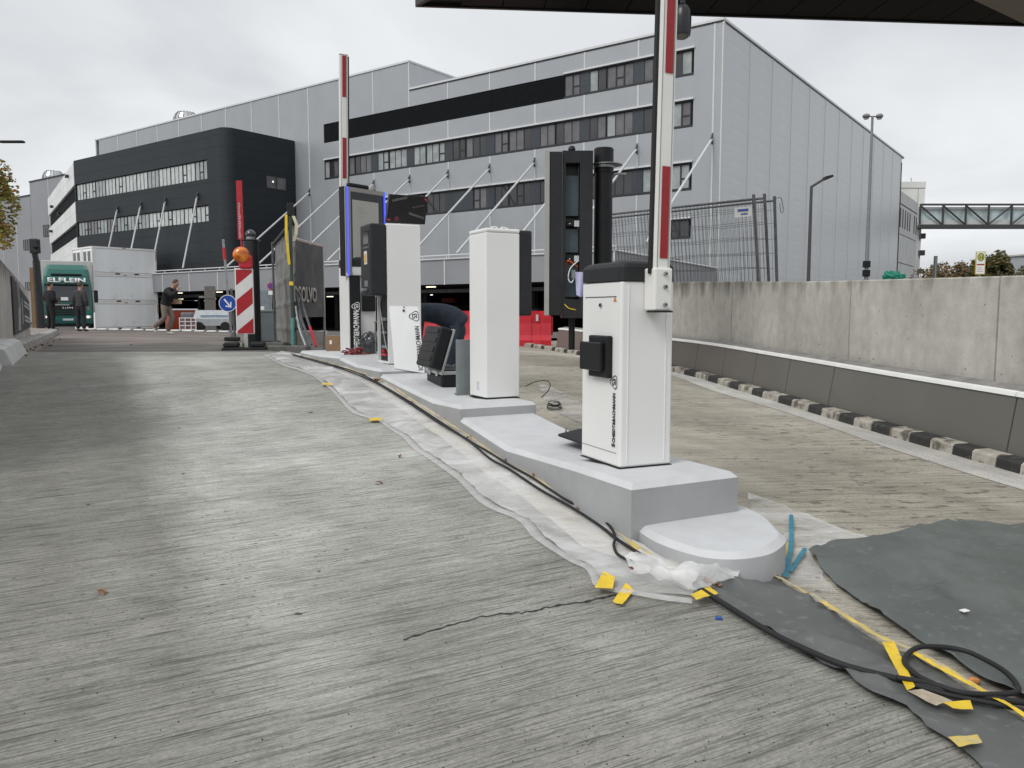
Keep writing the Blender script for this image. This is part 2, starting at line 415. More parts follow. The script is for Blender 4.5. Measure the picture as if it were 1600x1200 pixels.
def skin(name, joints, edges, mats, parent=None, sub=2, root=0, **kw):
    """joints: list of ((x,y,z), r or (rx,ry)); grows one continuous surface"""
    me = bpy.data.meshes.new(name); me.from_pydata([j[0] for j in joints], edges, []); me.update()
    o = bpy.data.objects.new(name, me); COL.objects.link(o)
    o.modifiers.new('skin', 'SKIN'); s_ = o.modifiers.new('sub', 'SUBSURF'); s_.levels = sub
    sv_ = me.skin_vertices[0].data
    for i, j in enumerate(joints):
        r = j[1]; sv_[i].radius = r if isinstance(r, tuple) else (r, r); sv_[i].use_root = (i == root)
    dg = bpy.context.evaluated_depsgraph_get(); m2 = bpy.data.meshes.new_from_object(o.evaluated_get(dg))
    bpy.data.objects.remove(o); m2.materials.clear(); m2.materials.append(mats)
    for p in m2.polygons: p.use_smooth = True
    o = bpy.data.objects.new(name, m2); COL.objects.link(o)
    if parent: o.parent = parent
    return tag(o, **kw)
def ball(c, r, sc=(1, 1, 1), seg=12, bm=None, M=None):
    nb = bmesh.new(); bmesh.ops.create_uvsphere(nb, u_segments=seg, v_segments=max(6, seg * 2 // 3), radius=r)
    for v in nb.verts: v.co = Vector((v.co.x * sc[0], v.co.y * sc[1], v.co.z * sc[2])) + Vector(c)
    if M: nb.transform(M)
    return merge(bm, nb)

# ================================================================== SETTING: ground, lanes, asphalt
_a, _b = G(232, 600), G(462, 1160); _d = Vector((_b.x - _a.x, _b.y - _a.y)).normalized(); _n = Vector((-abs(_d.y), -abs(_d.x))); BAND = (_n.x, _n.y, _a.x * _n.x + _a.y * _n.y - .08, .30)
M_LEFT = concrete_mat('brushed_concrete_road', (.2, .2, .19), (.245, .241, .218), (.495, .49, .462), R(26), .42, 30, lineamt=.72, band=BAND)
M_RIGHT = concrete_mat('worn_concrete_lane', (.2, .19, .17), (.31, .285, .235), (.50, .465, .40), R(4), .5, 26, lineamt=.6,
                       stains=(13, .575, (.15, .128, .11)))
M_GUT = concrete_mat('pale_gutter_concrete', (.3, .3, .28), (.50, .485, .45), (.64, .625, .585), R(100), .8, 20, lineamt=.25)
M_ASPH = mat('reddish_asphalt', (.21, .175, .155), .9, var=.2, vscale=.7, col2=(.16, .135, .12), bump=.4, bscale=90, detail=8, dirt=((.2, .18, .16), 1.2, .6))
M_ASPH2 = mat('dark_asphalt_patch', (.125, .115, .105), .9, var=.25, vscale=1.5, bump=.4, bscale=90, detail=8)
M_GND = mat('distant_ground', (.12, .115, .1), .95, var=.25, vscale=.1)
M_PAVE = mat('pavement_concrete', (.28, .25, .22), .9, var=.2, vscale=1.5, bump=.3, bscale=60, dirt=((.12, .09, .06), 4, .62))
M_KERB = mat('kerb_concrete', (.34, .33, .315), .85, var=.2, vscale=3, bump=.4, bscale=70, dirt=((.13, .11, .09), 5, .6))

def region(name, xl, xr, y0, y1, off, m, ny=60, nx=30, **kw):
    bm = bmesh.new(); rows = []
    for j in range(ny + 1):
        y = y0 + (y1 - y0) * j / ny; a_, b_ = xl(y), xr(y)
        rows.append([bm.verts.new((a_ + (b_ - a_) * i / nx, y, zg(a_ + (b_ - a_) * i / nx, y) + off)) for i in range(nx + 1)])
    for A, B in zip(rows, rows[1:]):
        for i in range(nx): bm.faces.new((A[i], A[i+1], B[i+1], B[i]))
    return ob(name, bm, m, smooth=True, kind='structure', **kw)
LK = [G(0, 577), G(33, 551), G(70, 532), G(90, 521), G(104, 515)]
def lk_x(y):
    K = [(p.y, p.x) for p in LK]
    if y < K[0][0]: return K[0][1] + (y - K[0][0]) * (-.60)
    if y > K[-1][0]: return K[-1][1] - (y - K[-1][0]) * .9
    return lin(K, y)
RKP = [G(850, 546), G(915, 557), G(1049, 581), G(1187, 621), G(1337, 667), G(1600, 744)]
RKP.append(RKP[-1] + (RKP[-1] - RKP[-2]).normalized() * 4.5)
RKP = [RKP[0] + (RKP[0] - RKP[1]).normalized() * 2] + RKP
RK = [Vector((p.x, p.y)) for p in smooth_pts(RKP, 8)]
def rk_x(y):
    K = sorted((p.y, p.x) for p in RK)
    return lin(K, y)
YEND = 11.8
region('concrete_road', lambda y: lk_x(y) - .1, lambda y: lin(XC, y) + .02, -3, YEND, 0, M_LEFT, 110, 50)
region('concrete_lane', lambda y: lin(XC, y) + .02, lambda y: rk_x(y) + .1 if y < 19 else 2.5, -3, 26, 0, M_RIGHT, 90, 24)
region('gutter', lambda y: rk_x(y) - .30 - .05 * math.sin(y * 1.3), lambda y: rk_x(y) + .05, 2.2, 17.5, .004, M_GUT, 60, 3)
region('asphalt_road', lambda y: lk_x(y) - 3, lambda y: lin(XC, y) + .02, YEND, 30, -.004, M_ASPH, 40, 40)
region('asphalt_patch', lambda y: lk_x(y) + .2, lambda y: lin(XC, y) - .4, YEND + .03, 14.6, .004, M_ASPH2, 10, 30)
region('yard', lambda y: -110, lambda y: 30, 30, 118, -.02, M_ASPH2, 60, 60)
bm = bmesh.new()
xs = [-900, -400, -150, -80, -50, -30, -15, -6, 0, 6, 15, 30, 60, 150, 400, 900]; ys = [-300, -60, -8, -3, 0, 4, 8, 12, 20, 30, 45, 60, 80, 120, 300, 1500]
gr = [[bm.verts.new((x, y, (zg(x, y) if y > -3.5 else -.35) - .12)) for x in xs] for y in ys]
for A, B in zip(gr, gr[1:]):
    for i in range(len(xs) - 1): bm.faces.new((A[i], A[i+1], B[i+1], B[i]))
ob('ground', bm, M_GND, kind='structure')
# thin repaired crack that crosses the brushed concrete
cp = smooth_pts([Vector((v_.x, v_.y + random.uniform(-.008, .008), v_.z)) for v_ in smooth_pts([G(630, 1000), G(700, 978), G(760, 963), G(815, 958), G(860, 949), G(925, 938), G(968, 929)], 7)], 3)
bm = bmesh.new(); prev = None
for i, p in enumerate(cp):
    w_ = .0028 + .010 * abs(mnoise.noise(Vector((i * .21, 0, 0)))) * (i / len(cp) + .5); q = (bm.verts.new((p.x, p.y - w_, zg(p.x, p.y - w_) + .003)), bm.verts.new((p.x, p.y + w_, zg(p.x, p.y + w_) + .003)))
    if prev: bm.faces.new((prev[0], q[0], q[1], prev[1]))
    prev = q
ob('pavement_crack', bm, mat('crack_filler', (.03, .03, .03), .9, var=.2), kind='structure')

# ------------------------------------------------------------------ traffic island
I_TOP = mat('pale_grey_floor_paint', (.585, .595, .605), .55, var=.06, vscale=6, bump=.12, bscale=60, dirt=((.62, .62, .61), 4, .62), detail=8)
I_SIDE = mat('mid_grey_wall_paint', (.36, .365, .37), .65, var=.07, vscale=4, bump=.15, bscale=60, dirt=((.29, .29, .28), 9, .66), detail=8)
WV = Vector((.588, .303)).normalized() * .66
def node(px, pyt, pyb, ztop=None):
    b = G(px, pyb); k = P(px, pyt, b.y); return (Vector((k.x, k.y)), k.z if ztop is None else ztop)
def nodeZ(px, pyt, z): k = PZ(px, pyt, z); return (Vector((k.x, k.y)), z)
T2 = [nodeZ(987, 757, .53), nodeZ(945, 743.5, .53), nodeZ(905, 730.5, .528), node(850, 715, 759), node(790, 698, 726.5), node(755, 676, 700), node(719, 653, 675)]
T3 = [node(719, 634, 675), node(677, 625.5, 646), node(640, 608, 624), node(594, 585, 596)]
T4 = [node(593, 577, 596), node(556, 570, 582), node(530, 558.5, 573.5)]
T5 = [node(529, 556.5, 573), node(500, 554, 566), node(469, 548, 556.5)]
for a_, b_ in ((T2, T3), (T3, T4), (T4, T5)):      # neighbouring tiers share one plan point
    b_[0] = (a_[-1][0].copy(), b_[0][1])
def wv(p):   # cross direction turns slowly with the bend
    t = min(1, max(0, (p.y - 6) / 5)); a_ = math.atan2(WV.y, WV.x) + R(6) * t
    return Vector((math.cos(a_), math.sin(a_))) * (.66 + .25 * t)
isl = empty('traffic_island', (0, 0, 0), 0, 'grey painted concrete island that steps up between the two lanes', 'traffic island')
TOPS = []
def tier(nodes, name='tier'):
    # nodes run from near to far; loft with bevelled rim
    bv = .028; secs = []
    d0 = (nodes[1][0] - nodes[0][0]).normalized(); d1 = (nodes[-1][0] - nodes[-2][0]).normalized()
    w0 = wv(nodes[0][0]).normalized(); perp = Vector((-w0.y, w0.x))
    secs.append((nodes[0][0], nodes[0][1] - bv, 0))
    secs.append((nodes[0][0] + perp * bv, nodes[0][1], 1))
    for p, z in nodes[1:]: secs.append((p, z, 1))
    bm = bmesh.new(); rings = []
    for k, (p, z, full) in enumerate(secs):
        wd = wv(p); L_, R_ = p, p + wd; wn = wd.normalized()
        zs = z - (bv if full else 0)
        prof = [(L_, zg(L_.x, L_.y) - .06), (L_, zs), (L_ + wn * (bv if full else 0), z), (R_ - wn * (bv if full else 0), z), (R_, zs), (R_, zg(R_.x, R_.y) - .06)]
        rings.append([bm.verts.new((q.x, q.y, zz)) for q, zz in prof])
    for k, (A, B) in enumerate(zip(rings, rings[1:])):
        for i in range(5):
            f = bm.faces.new((A[i], B[i], B[i+1], A[i+1])); f.material_index = 1 if i in (0, 4) else 0
    f = bm.faces.new(rings[0][::-1]); f.material_index = 1
    f = bm.faces.new(rings[-1]); f.material_index = 1
    bmesh.ops.remove_doubles(bm, verts=bm.verts[:], dist=1e-5); bmesh.ops.recalc_face_normals(bm, faces=bm.faces[:])
    TOPS.append([(n[0], n[1]) for n in nodes])
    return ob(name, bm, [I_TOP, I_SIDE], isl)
for T_ in (T2, T3, T4, T5): tier(T_)
def ztop(x, y):
    """height of the island surface under a plan point"""
    p = Vector((x, y)); best = None
    for ti, T_ in enumerate(TOPS):
        for (a_, za), (b_, zb) in zip(T_, T_[1:]):
            d = b_ - a_; wn = wv(a_).normalized(); # solve p = a + d t + wn s
            det = d.x * wn.y - d.y * wn.x; r = p - a_; t = (r.x * wn.y - r.y * wn.x) / det
            if -.02 <= t <= 1.02: return za + (zb - za) * min(1, max(0, t))
    return TOPS[-1][-1][1] if y > 8 else .53
def T(px, py):
    d = ray(px, py); y = 3.0
    while y < 13:
        x = d[0] * y / d[1]; z = H + d[2] * y / d[1]
        if z <= ztop(x, y): return Vector((x, y, ztop(x, y)))
        y += .004
    return P(px, py, 10)
# rounded low nose in front of the first tier
rim = [(988, 819), (1003, 833), (1031, 849), (1074, 864), (1113, 872), (1157, 873), (1200, 866), (1222, 853), (1228, 842), (1215, 827), (1200, 814), (1180, 803), (1160, 794)]
rim = [PZ(x, y, .30) for x, y in rim]; rim = smooth_pts(rim, 4)
cen = sum((Vector(p) for p in rim), Vector()) / len(rim); bm = bmesh.new(); n = len(rim)
rg = []
for k, (sh, z) in enumerate(((0, None), (0, .298), (.035, .322), (.5, .326), (.98, .326))):
    rg.append([bm.verts.new((p.x + (cen.x - p.x) * sh if sh >= .4 else p.x + (cen - p).normalized().x * sh, p.y + (cen.y - p.y) * sh if sh >= .4 else p.y + (cen - p).normalized().y * sh, z if z else zg(p.x, p.y) - .05)) for p in rim])
for k, (A, B) in enumerate(zip(rg, rg[1:])):
    for i in range(n):
        f = bm.faces.new((A[i], A[(i+1) % n], B[(i+1) % n], B[i])); f.material_index = 1 if k == 0 else 0; f.smooth = k in (0,)
bm.faces.new(rg[-1]); bmesh.ops.recalc_face_normals(bm, faces=bm.faces[:])
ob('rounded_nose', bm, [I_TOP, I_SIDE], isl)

# ------------------------------------------------------------------ right side: kerb, steel barrier, wall
def wall_mat(name, c, c2):
    m = bpy.data.materials.new(name); m.use_nodes = True; t = m.node_tree; n = t.nodes; l = t.links; b = n['Principled BSDF']; b.inputs['Roughness'].default_value = .88; b.inputs['Specular IOR Level'].default_value = .25
    tcx = n.new('ShaderNodeTexCoord')
    def nz(sc, s, det=5):
        mp = n.new('ShaderNodeMapping'); mp.inputs['Scale'].default_value = sc; l.new(tcx.outputs['Object'], mp.inputs[0])
        q = n.new('ShaderNodeTexNoise'); q.inputs['Scale'].default_value = s; q.inputs['Detail'].default_value = det; l.new(mp.outputs[0], q.inputs['Vector']); return q.outputs[0]
    def rp(s, p0, p1, c0, c1):
        q = n.new('ShaderNodeValToRGB'); l.new(s, q.inputs[0]); q.color_ramp.elements[0].position = p0; q.color_ramp.elements[1].position = p1
        q.color_ramp.elements[0].color = (*c0, 1); q.color_ramp.elements[1].color = (*c1, 1); return q.outputs[0]
    def mx(f, a_, b_, mode='MIX'):
        q = n.new('ShaderNodeMix'); q.data_type = 'RGBA'; q.blend_type = mode
        if hasattr(f, 'links'): l.new(f, q.inputs[0])
        else: q.inputs[0].default_value = f
        for i, v in ((6, a_), (7, b_)):
            if hasattr(v, 'links'): l.new(v, q.inputs[i])
            else: q.inputs[i].default_value = (*v, 1)
        return q.outputs[2]
    cur = rp(nz((1, 1, .7), 1.1, 4), .35, .65, c2, c)
    cur = mx(.5, cur, rp(nz((1, 1, .8), 9, 9), .3, .7, (.74, .74, .74), (1.16, 1.16, 1.16)), 'MULTIPLY')
    cur = mx(.6, cur, rp(nz((3, 3, .3), 1.3, 6), .36, .62, (.88, .875, .86), (1.05, 1.05, 1.05)), 'MULTIPLY')   # rain streaks
    sp = n.new('ShaderNodeSeparateXYZ'); l.new(tcx.outputs['Object'], sp.inputs[0])
    # dark growth along the coping, ragged downwards
    gz = n.new('ShaderNodeMath'); gz.operation = 'MULTIPLY_ADD'; l.new(sp.outputs[2], gz.inputs[0]); gz.inputs[1].default_value = 1.0
    sn = n.new('ShaderNodeMath'); sn.operation = 'MULTIPLY'; l.new(nz((2.4, 2.4, .45), 2.0, 9), sn.inputs[0]); sn.inputs[1].default_value = 1.1; l.new(sn.outputs[0], gz.inputs[2])
    cur = mx(rp(gz.outputs[0], .54, .88, (0, 0, 0), (.75, .75, .75)), cur, (.075, .068, .052))
    cur = mx(rp(nz((1, 1, 1), 22, 2), .74, .76, (0, 0, 0), (1, 1, 1)), cur, (.04, .036, .03))    # blow holes
    l.new(cur, b.inputs['Base Color'])
    bp = n.new('ShaderNodeBump'); bp.inputs['Strength'].default_value = .35; bp.inputs['Distance'].default_value = .01; l.new(nz((1, 1, 1), 40, 6), bp.inputs['Height']); l.new(bp.outputs[0], b.inputs['Normal'])
    return m
M_WALL = wall_mat('weathered_cast_concrete', (.54, .52, .475), (.45, .43, .39))
M_RAIL = mat('grey_brown_steel_sheet', (.165, .162, .142), .38, metal=.2, var=.06, vscale=.8, bump=.02, bscale=30, dirt=((.145, .142, .125), 5, .66))
M_RAILT = mat('dirty_top_ledge', (.25, .24, .225), .8, var=.25, vscale=6)
M_WEDGE = mat('white_steel_edge', (.88, .88, .86), .4, var=.05)
M_KB = mat('black_kerb_paint', (.03, .03, .028), .7, var=.3, vscale=20, bump=.3, bscale=60, dirt=((.10, .095, .085), 12, .62))
M_KW = mat('chipped_white_kerb_paint', (.42, .39, .335), .8, var=.2, vscale=10, bump=.5, bscale=60, dirt=((.13, .115, .09), 9, .49))
LEN = [0]
for p, q in zip(RK, RK[1:]): LEN.append(LEN[-1] + (q - p).length)
def rk_at(s):
    s = max(0, min(LEN[-1] - 1e-4, s))
    for i in range(len(RK) - 1):
        if LEN[i+1] > s:
            t = (s - LEN[i]) / (LEN[i+1] - LEN[i]); p = RK[i].lerp(RK[i+1], t); break
    i0, i1 = max(0, i-3), min(len(RK)-1, i+4); d = (RK[i1] - RK[i0]).normalized()
    return p, Vector((-d.y, d.x)) * 1.0     # normal pointing to the right of the lane
def rk_s(px, py, off=0):
    g = G(px, py); g = Vector((g.x, g.y)); best = min(((rk_at(k * .02)[0] - g).length, k * .02) for k in range(int(LEN[-1] / .02)))
    return best[1]
def sweep(prof, s0, s1, bm=None, mi=None, step=.5, zref=None):
    """prof: (outward offset, height over ground)"""
    bm = bm or bmesh.new(); k = max(1, int((s1 - s0) / step)); rings = []
    for j in range(k + 1):
        p, nn = rk_at(s0 + (s1 - s0) * j / k); zb = zg(p.x, p.y)
        rings.append([bm.verts.new((p.x + nn.x * o_, p.y + nn.y * o_, (zb + z_) if not callable(z_) else z_(p.x, p.y))) for o_, z_ in prof])
    m_ = len(prof)
    for A, B in zip(rings, rings[1:]):
        for i in range(m_):
            f = bm.faces.new((A[i], A[(i+1) % m_], B[(i+1) % m_], B[i]))
            if mi: f.material_index = mi[i]
    bm.faces.new(rings[0][::-1]); bm.faces.new(rings[-1]); bmesh.ops.recalc_face_normals(bm, faces=bm.faces[:]); return bm
_p, _n = rk_at(LEN[-1] * .5)
if _n.x < 0:
    _old = rk_at
    def rk_at(s):
        p, n_ = _old(s); return p, -n_
kerb = empty('striped_kerb', (0, 0, 0), 0, 'low kerb of black and chipped white blocks along the steel barrier', 'kerb')
bl = []
for a_, b_ in ((175, 215), (270, 310), (365, 405), (465, 512), (575, 630), (697, 752), (825, 885), (960, 1030), (1115, 1198), (1290, 1370), (1475, 1575)):
    def ky(x): return lin([(130, 268), (500, 375), (900, 500), (1600, 705)], x)
    bl.append((rk_s(1000 + a_ / 2.667, 480 + ky(a_) / 2.667), rk_s(1000 + b_ / 2.667, 480 + ky(b_) / 2.667)))
per = (bl[6][0] - bl[0][0]) / 6; bw = .76 * (bl[6][1] - bl[6][0] + bl[2][1] - bl[2][0]) / 2
bl.sort(); s_ = bl[0][0]; per = abs(per)
while s_ - per > .5: s_ -= per; bl.insert(0, (s_, s_ + bw))
s_ = bl[-1][0]
while s_ + per < LEN[-1] - .5: s_ += per; bl.append((s_, s_ + bw))
kprof = [(0, -.05), (.012, .07), (.03, .088), (.15, .092), (.16, -.05)]
prevs = max(0, bl[0][0] - .6)
for a_, b_ in bl:
    if a_ - prevs > .05: ob('kerb_block', sweep(kprof, prevs + .004, a_ - .004), M_KW, kerb)
    ob('kerb_block', sweep(kprof, a_ + .004, b_ - .004), M_KB, kerb); prevs = b_
s_rail0 = rk_s(858, 547); s_end = LEN[-1] - .1
rail = empty('steel_barrier', (0, 0, 0), 0, 'long low barrier of grey steel sheets with a white top edge', 'guard rail')
js = [s_rail0, s_rail0 + 1.6] + [rk_s(x, y) for x, y in ((1065, 585), (1102, 596), (1148, 610), (1200, 625), (1262, 645), (1530, 724))] + [s_end]
js.sort()
for a_, b_ in zip(js, js[1:]):
    if b_ - a_ < .1: continue
    ob('barrier_panel', sweep([(.20, .05), (.27, .505), (.285, .505), (.285, .05)], a_ + .008, b_ - .008), M_RAIL, rail)
    ob('white_edge', sweep([(.255, .507), (.26, .536), (.30, .546), (.30, .507)], a_ + .006, b_ - .006), M_WEDGE, rail)
    ob('top_ledge', sweep([(.302, .512), (.302, .545), (.44, .575), (.44, .512)], a_ + .006, b_ - .006), M_RAILT, rail)
ob('backing', sweep([(.29, -.05), (.305, .5), (.43, .5), (.43, -.05)], s_rail0, s_end), M_RAIL, rail)
s_w0 = rk_s(930, 560); wt = lambda x, y: lin([(3, 1.56), (6.1, 1.62), (9.6, 1.70), (14, 1.86), (20, 1.95)], y)
wall = empty('concrete_wall', (0, 0, 1.6), 0, 'long bare concrete retaining wall with dark stained top behind the steel barrier', 'wall')
wj = [s_w0, rk_s(1090, 592), rk_s(1250, 642), rk_s(1460, 703), s_end]; wj.sort()
for a_, b_ in zip(wj, wj[1:]):
    bm = sweep([(.50, -.1), (.50, lambda x, y: wt(x, y) - .012), (.512, wt), (.74, wt), (.75, -.1)], a_ + .011, b_ - .011)
    bm.transform(Matrix.Translation((0, 0, -1.6))); ob('wall_panel', bm, M_WALL, wall)
bm = sweep([(.56, -.1), (.56, lambda x, y: wt(x, y) - .03), (.7, lambda x, y: wt(x, y) - .03), (.7, -.1)], s_w0 + .05, s_end - .05); bm.transform(Matrix.Translation((0, 0, -1.6)))
ob('joint_filler', bm, mat('dark_joint', (.03, .03, .028), .9, var=.1), wall)
# raised ground behind the wall
pts = []
for k in range(20):
    p, nn = rk_at(s_w0 + (s_end - s_w0) * k / 19); pts.append((p.x + nn.x * .76, p.y + nn.y * .76))
pts += [(60, 2), (60, 44), (6, 44)]
if pts[0][1] < pts[5][1]: pts = pts[:20][::-1] + pts[20:]
bm = bmesh.new(); f = bm.faces.new([bm.verts.new((x, y, wt(x, y) - .22 if y < 20 else 1.5)) for x, y in pts]); bmesh.ops.triangulate(bm, faces=bm.faces[:])
ob('upper_ground', bm, mat('soil_and_gravel', (.12, .10, .075), .95, var=.3, vscale=2), kind='structure')

# ------------------------------------------------------------------ left side: pavement, kerb, wall with sign
def lks(t):    # plan point on left kerb line, t in metres of Y
    return Vector((lk_x(t), t))
def lsweep(prof, y0, y1, m, name, parent=None, step=.5, **kw):
    bm = bmesh.new(); k = max(1, int((y1 - y0) / step)); rings = []
    for j in range(k + 1):
        y = y0 + (y1 - y0) * j / k; p = lks(y); d = (lks(y + .4) - lks(y - .4)).normalized(); nn = Vector((-d.y, d.x))
        rings.append([bm.verts.new((p.x + nn.x * o_, p.y + nn.y * o_, zg(p.x, p.y) + z_)) for o_, z_ in prof])
    m_ = len(prof)
    for A, B in zip(rings, rings[1:]):
        for i in range(m_): bm.faces.new((A[i], A[(i+1) % m_], B[(i+1) % m_], B[i]))
    bm.faces.new(rings[0][::-1]); bm.faces.new(rings[-1]); bmesh.ops.recalc_face_normals(bm, faces=bm.faces[:])
    return ob(name, bm, m, parent, **kw)
lsweep([(.2, -.1), (.2, .095), (9, .11), (9, -.1)], -2, 40, M_PAVE, 'pavement', kind='structure')
lk = empty('left_kerb', (0, 0, 0), 0, 'pale concrete kerb along the left edge of the road, painted blocks in front', 'kerb')
y0k = LK[0].y
M_KLT = mat('pale_kerb_paint', (.52, .52, .51), .7, var=.08, vscale=8, bump=.2, bscale=90, dirt=((.3, .29, .27), 7, .6))
lsweep([(-.02, -.05), (.05, .14), (.12, .17), (.30, .17), (.30, -.05)], y0k - 8, y0k + .25, M_KLT, 'kerb_stone', lk)
lsweep([(-.12, -.05), (-.02, .18), (.05, .21), (.34, .21), (.34, -.05)], y0k + .27, LK[1].y - .25, M_KLT, 'kerb_stone', lk, step=.2)
yy = LK[1].y - .22
while yy < 26:
    lsweep([(-.02, -.05), (0, .10), (.03, .125), (.19, .13), (.19, -.05)], yy, yy + .99, M_KERB, 'kerb_stone', lk, step=.5); yy += 1.0
wA = G(0, 537, .1); wB = G(48, 523, .1); dW = Vector((wB.x - wA.x, wB.y - wA.y)).normalized()
zA = P(0, 396, wA.y).z; zB = P(46, 456, wB.y).z; nW = Vector((dW.y, -dW.x))
lw = empty('left_wall', (wB.x, wB.y, 1.8), 0, 'weathered concrete wall with a dark sign panel at the left edge', 'wall')
L_ = (Vector((wB.x, wB.y)) - Vector((wA.x, wA.y))).length
def wpt(s, o_, z): q = Vector((wB.x, wB.y)) - dW * s + nW * o_; return Vector((q.x - wB.x, q.y - wB.y, z - 1.8))
for k, (s0, s1) in enumerate(((0, 3.0), (3.02, 6.0), (6.02, 9.5), (9.52, 13.0), (13.02, 16.5))):
    zf = lambda s: zB + (zA - zB) * s / L_
    q = [wpt(s0, 0, .6), wpt(s1, 0, .4), wpt(s1, 0, zf(s1)), wpt(s0, 0, zf(s0)), wpt(s0, -.3, .6), wpt(s1, -.3, .4), wpt(s1, -.3, zf(s1)), wpt(s0, -.3, zf(s0))]
    bm = quadmesh(q, [(0, 1, 2, 3), (5, 4, 7, 6), (3, 2, 6, 7), (1, 5, 6, 2), (4, 0, 3, 7)]); bmesh.ops.recalc_face_normals(bm, faces=bm.faces[:])
    ob('wall_panel', bm, M_WALL, lw)
M_SIGN = mat('charcoal_sign_panel', (.035, .035, .036), .5, var=.1)
M_SLINE = mat('sign_pale_grey', (.42, .42, .42), .5, var=.1)
def wq(a_, b_, c_, d_, o_, m, name, par):   # quad on the wall from (s,z) corners
    pts_ = [a_, b_, c_, d_]; q = [wpt(s, o_, z) for s, z in pts_] + [wpt(s, o_ - .02, z) for s, z in pts_]
    bm = quadmesh(q, [(0, 1, 2, 3), (7, 6, 5, 4), (0, 4, 5, 1), (1, 5, 6, 2), (2, 6, 7, 3), (3, 7, 4, 0)]); bmesh.ops.recalc_face_normals(bm, faces=bm.faces[:])
    return ob(name, bm, m, par)
sgn = empty('wall_sign', (wB.x, wB.y, 1.8), 0, 'charcoal sign panel with pale angled lines on the left wall', 'sign')
wq((.5, .98), (5.2, .92), (5.2, 1.98), (.5, 1.58), .03, M_SIGN, 'board', sgn)
for o2 in (0, .28):
    wq((3.9 + o2, 1.92), (3.98 + o2, 1.92), (3.72 + o2, 1.42), (3.64 + o2, 1.42), .045, M_SLINE, 'angled_line', sgn)
    wq((3.64 + o2, 1.42), (3.72 + o2, 1.42), (3.98 + o2, .98), (3.9 + o2, .98), .045, M_SLINE, 'angled_line', sgn)
wq((3.0, 1.62), (3.07, 1.62), (3.07, 1.08), (3.0, 1.08), .045, M_SLINE, 'bar', sgn)
for zz in (1.5, 1.42, 1.2, 1.12):
    wq((.95, zz - .05), (2.4, zz + .02), (2.4, zz + .07), (.95, zz), .045, M_SLINE, 'text_line', sgn)

# ================================================================== BUILDINGS
TH = math.atan2(.592, -.806)            # local +x runs left along the long facade, +y comes out towards the lanes
CX, CY = 14.25, 56.0
M_PAN = mat('light_grey_cladding', (.385, .405, .425), .42, metal=.25, var=.05, vscale=.35, wave=('Z', 1.3), bump=.12)
M_PAN2 = mat('lightened_side_cladding', (.50, .515, .53), .36, metal=.4, var=.05, vscale=.35, wave=('Z', .55), bump=.25)  # same cladding as the long facade, colour lightened to offset this side's shade
M_PAN3 = mat('mid_grey_cladding', (.29, .30, .315), .5, metal=.15, var=.05, vscale=.35, wave=('Z', 1.3), bump=.12)
M_SEAM = mat('pale_joint_strip', (.62, .63, .64), .45, var=.05)
M_DK = mat('dark_slate_cladding', (.022, .027, .032), .55, spec=.35, var=.1, vscale=.5)
M_LOUV = mat('black_louvre', (.009, .011, .013), .9, spec=.15, var=.15, vscale=2)
M_FRAME = mat('dark_window_frame', (.022, .026, .03), .5, var=.1)
M_DPAN = mat('dark_blue_grey_panel', (.045, .055, .065), .5, var=.1)
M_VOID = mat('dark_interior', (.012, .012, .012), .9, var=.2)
M_GL = [mat('glass_dark', (.035, .035, .037), .08, var=.3, vscale=.8, spec=.8), mat('glass_mid', (.135, .128, .138), .12, var=.25, vscale=1.2, spec=.8),
        mat('glass_blind', (.34, .37, .37), .25, var=.2, vscale=1.5), mat('glass_curtain', (.52, .56, .55), .3, var=.15, vscale=2)]
M_WTRIM = mat('white_flashing', (.66, .67, .68), .4, var=.04)
M_BWHITE = mat('pale_dotted_cladding', (.78, .79, .78), .5, var=.08, vscale=.3, dirt=((.55, .56, .55), 5, .66))
M_LIT = mat('ceiling_tube', (1, .95, .8), .5, var=0, emit=(1, .93, .72), estr=1.6)
hall = empty('factory_hall', (CX, CY, 0), TH, 'huge light grey clad factory hall with ribbon windows and a dark louvre band', 'building')
def lb(name, x0, x1, y0, y1, z0, z1, m, par, bev=0): return ob(name, box(x0, x1, y0, y1, z0, z1, bev), m, par)
ZROOF, ZHI = 20.9, 23.3
S_ = [0, .6] + [6.35 + 4.53 * k for k in range(18)]
rows = [(17.66, 19.46, 2.07, 40.4), (14.16, 16.02, 2.07, 40.4), (9.82, 11.75, 2.07, 32.4), (6.47, 7.87, 2.07, 4.4)]
panel_cache = {}
def bay_panel(x0, x1, z0, z1, par=hall, m=M_PAN, name='cladding_panel'):
    if z1 - z0 < .05 or x1 - x0 < .05: return
    key = (round(x1 - x0, 3), round(z1 - z0, 3), m.name)
    if key not in panel_cache:
        bm = box(.001, x1 - x0 - .001, -.12, 0, .0, z1 - z0); me = bpy.data.meshes.new('cladding_panel'); bm.to_mesh(me); bm.free(); me.materials.append(m); panel_cache[key] = me
    return ob(name, panel_cache[key], None, par, loc=(x0, 0, z0))
def cuts(x0, x1):
    """vertical runs of wall between windows for a bay, split where ribbons end"""
    xs = {x0, x1}
    for r in rows:
        for q in (r[2], r[3]):
            if x0 < q < x1: xs.add(q)
    xs.add(12.7) if x0 < 12.7 < x1 else None
    return sorted(xs)
for x0, x1 in zip(S_, S_[1:]):
    top = ZHI if x0 > 28.8 else ZROOF
    cs = cuts(x0, x1)
    for a_, b_ in zip(cs, cs[1:]):
        mid = (a_ + b_) / 2; z = 3.0
        for (r0, r1, t0, t1) in sorted(rows):
            if t0 < mid < t1: bay_panel(a_, b_, z, r0); z = r1
        bay_panel(a_, b_, z, top)
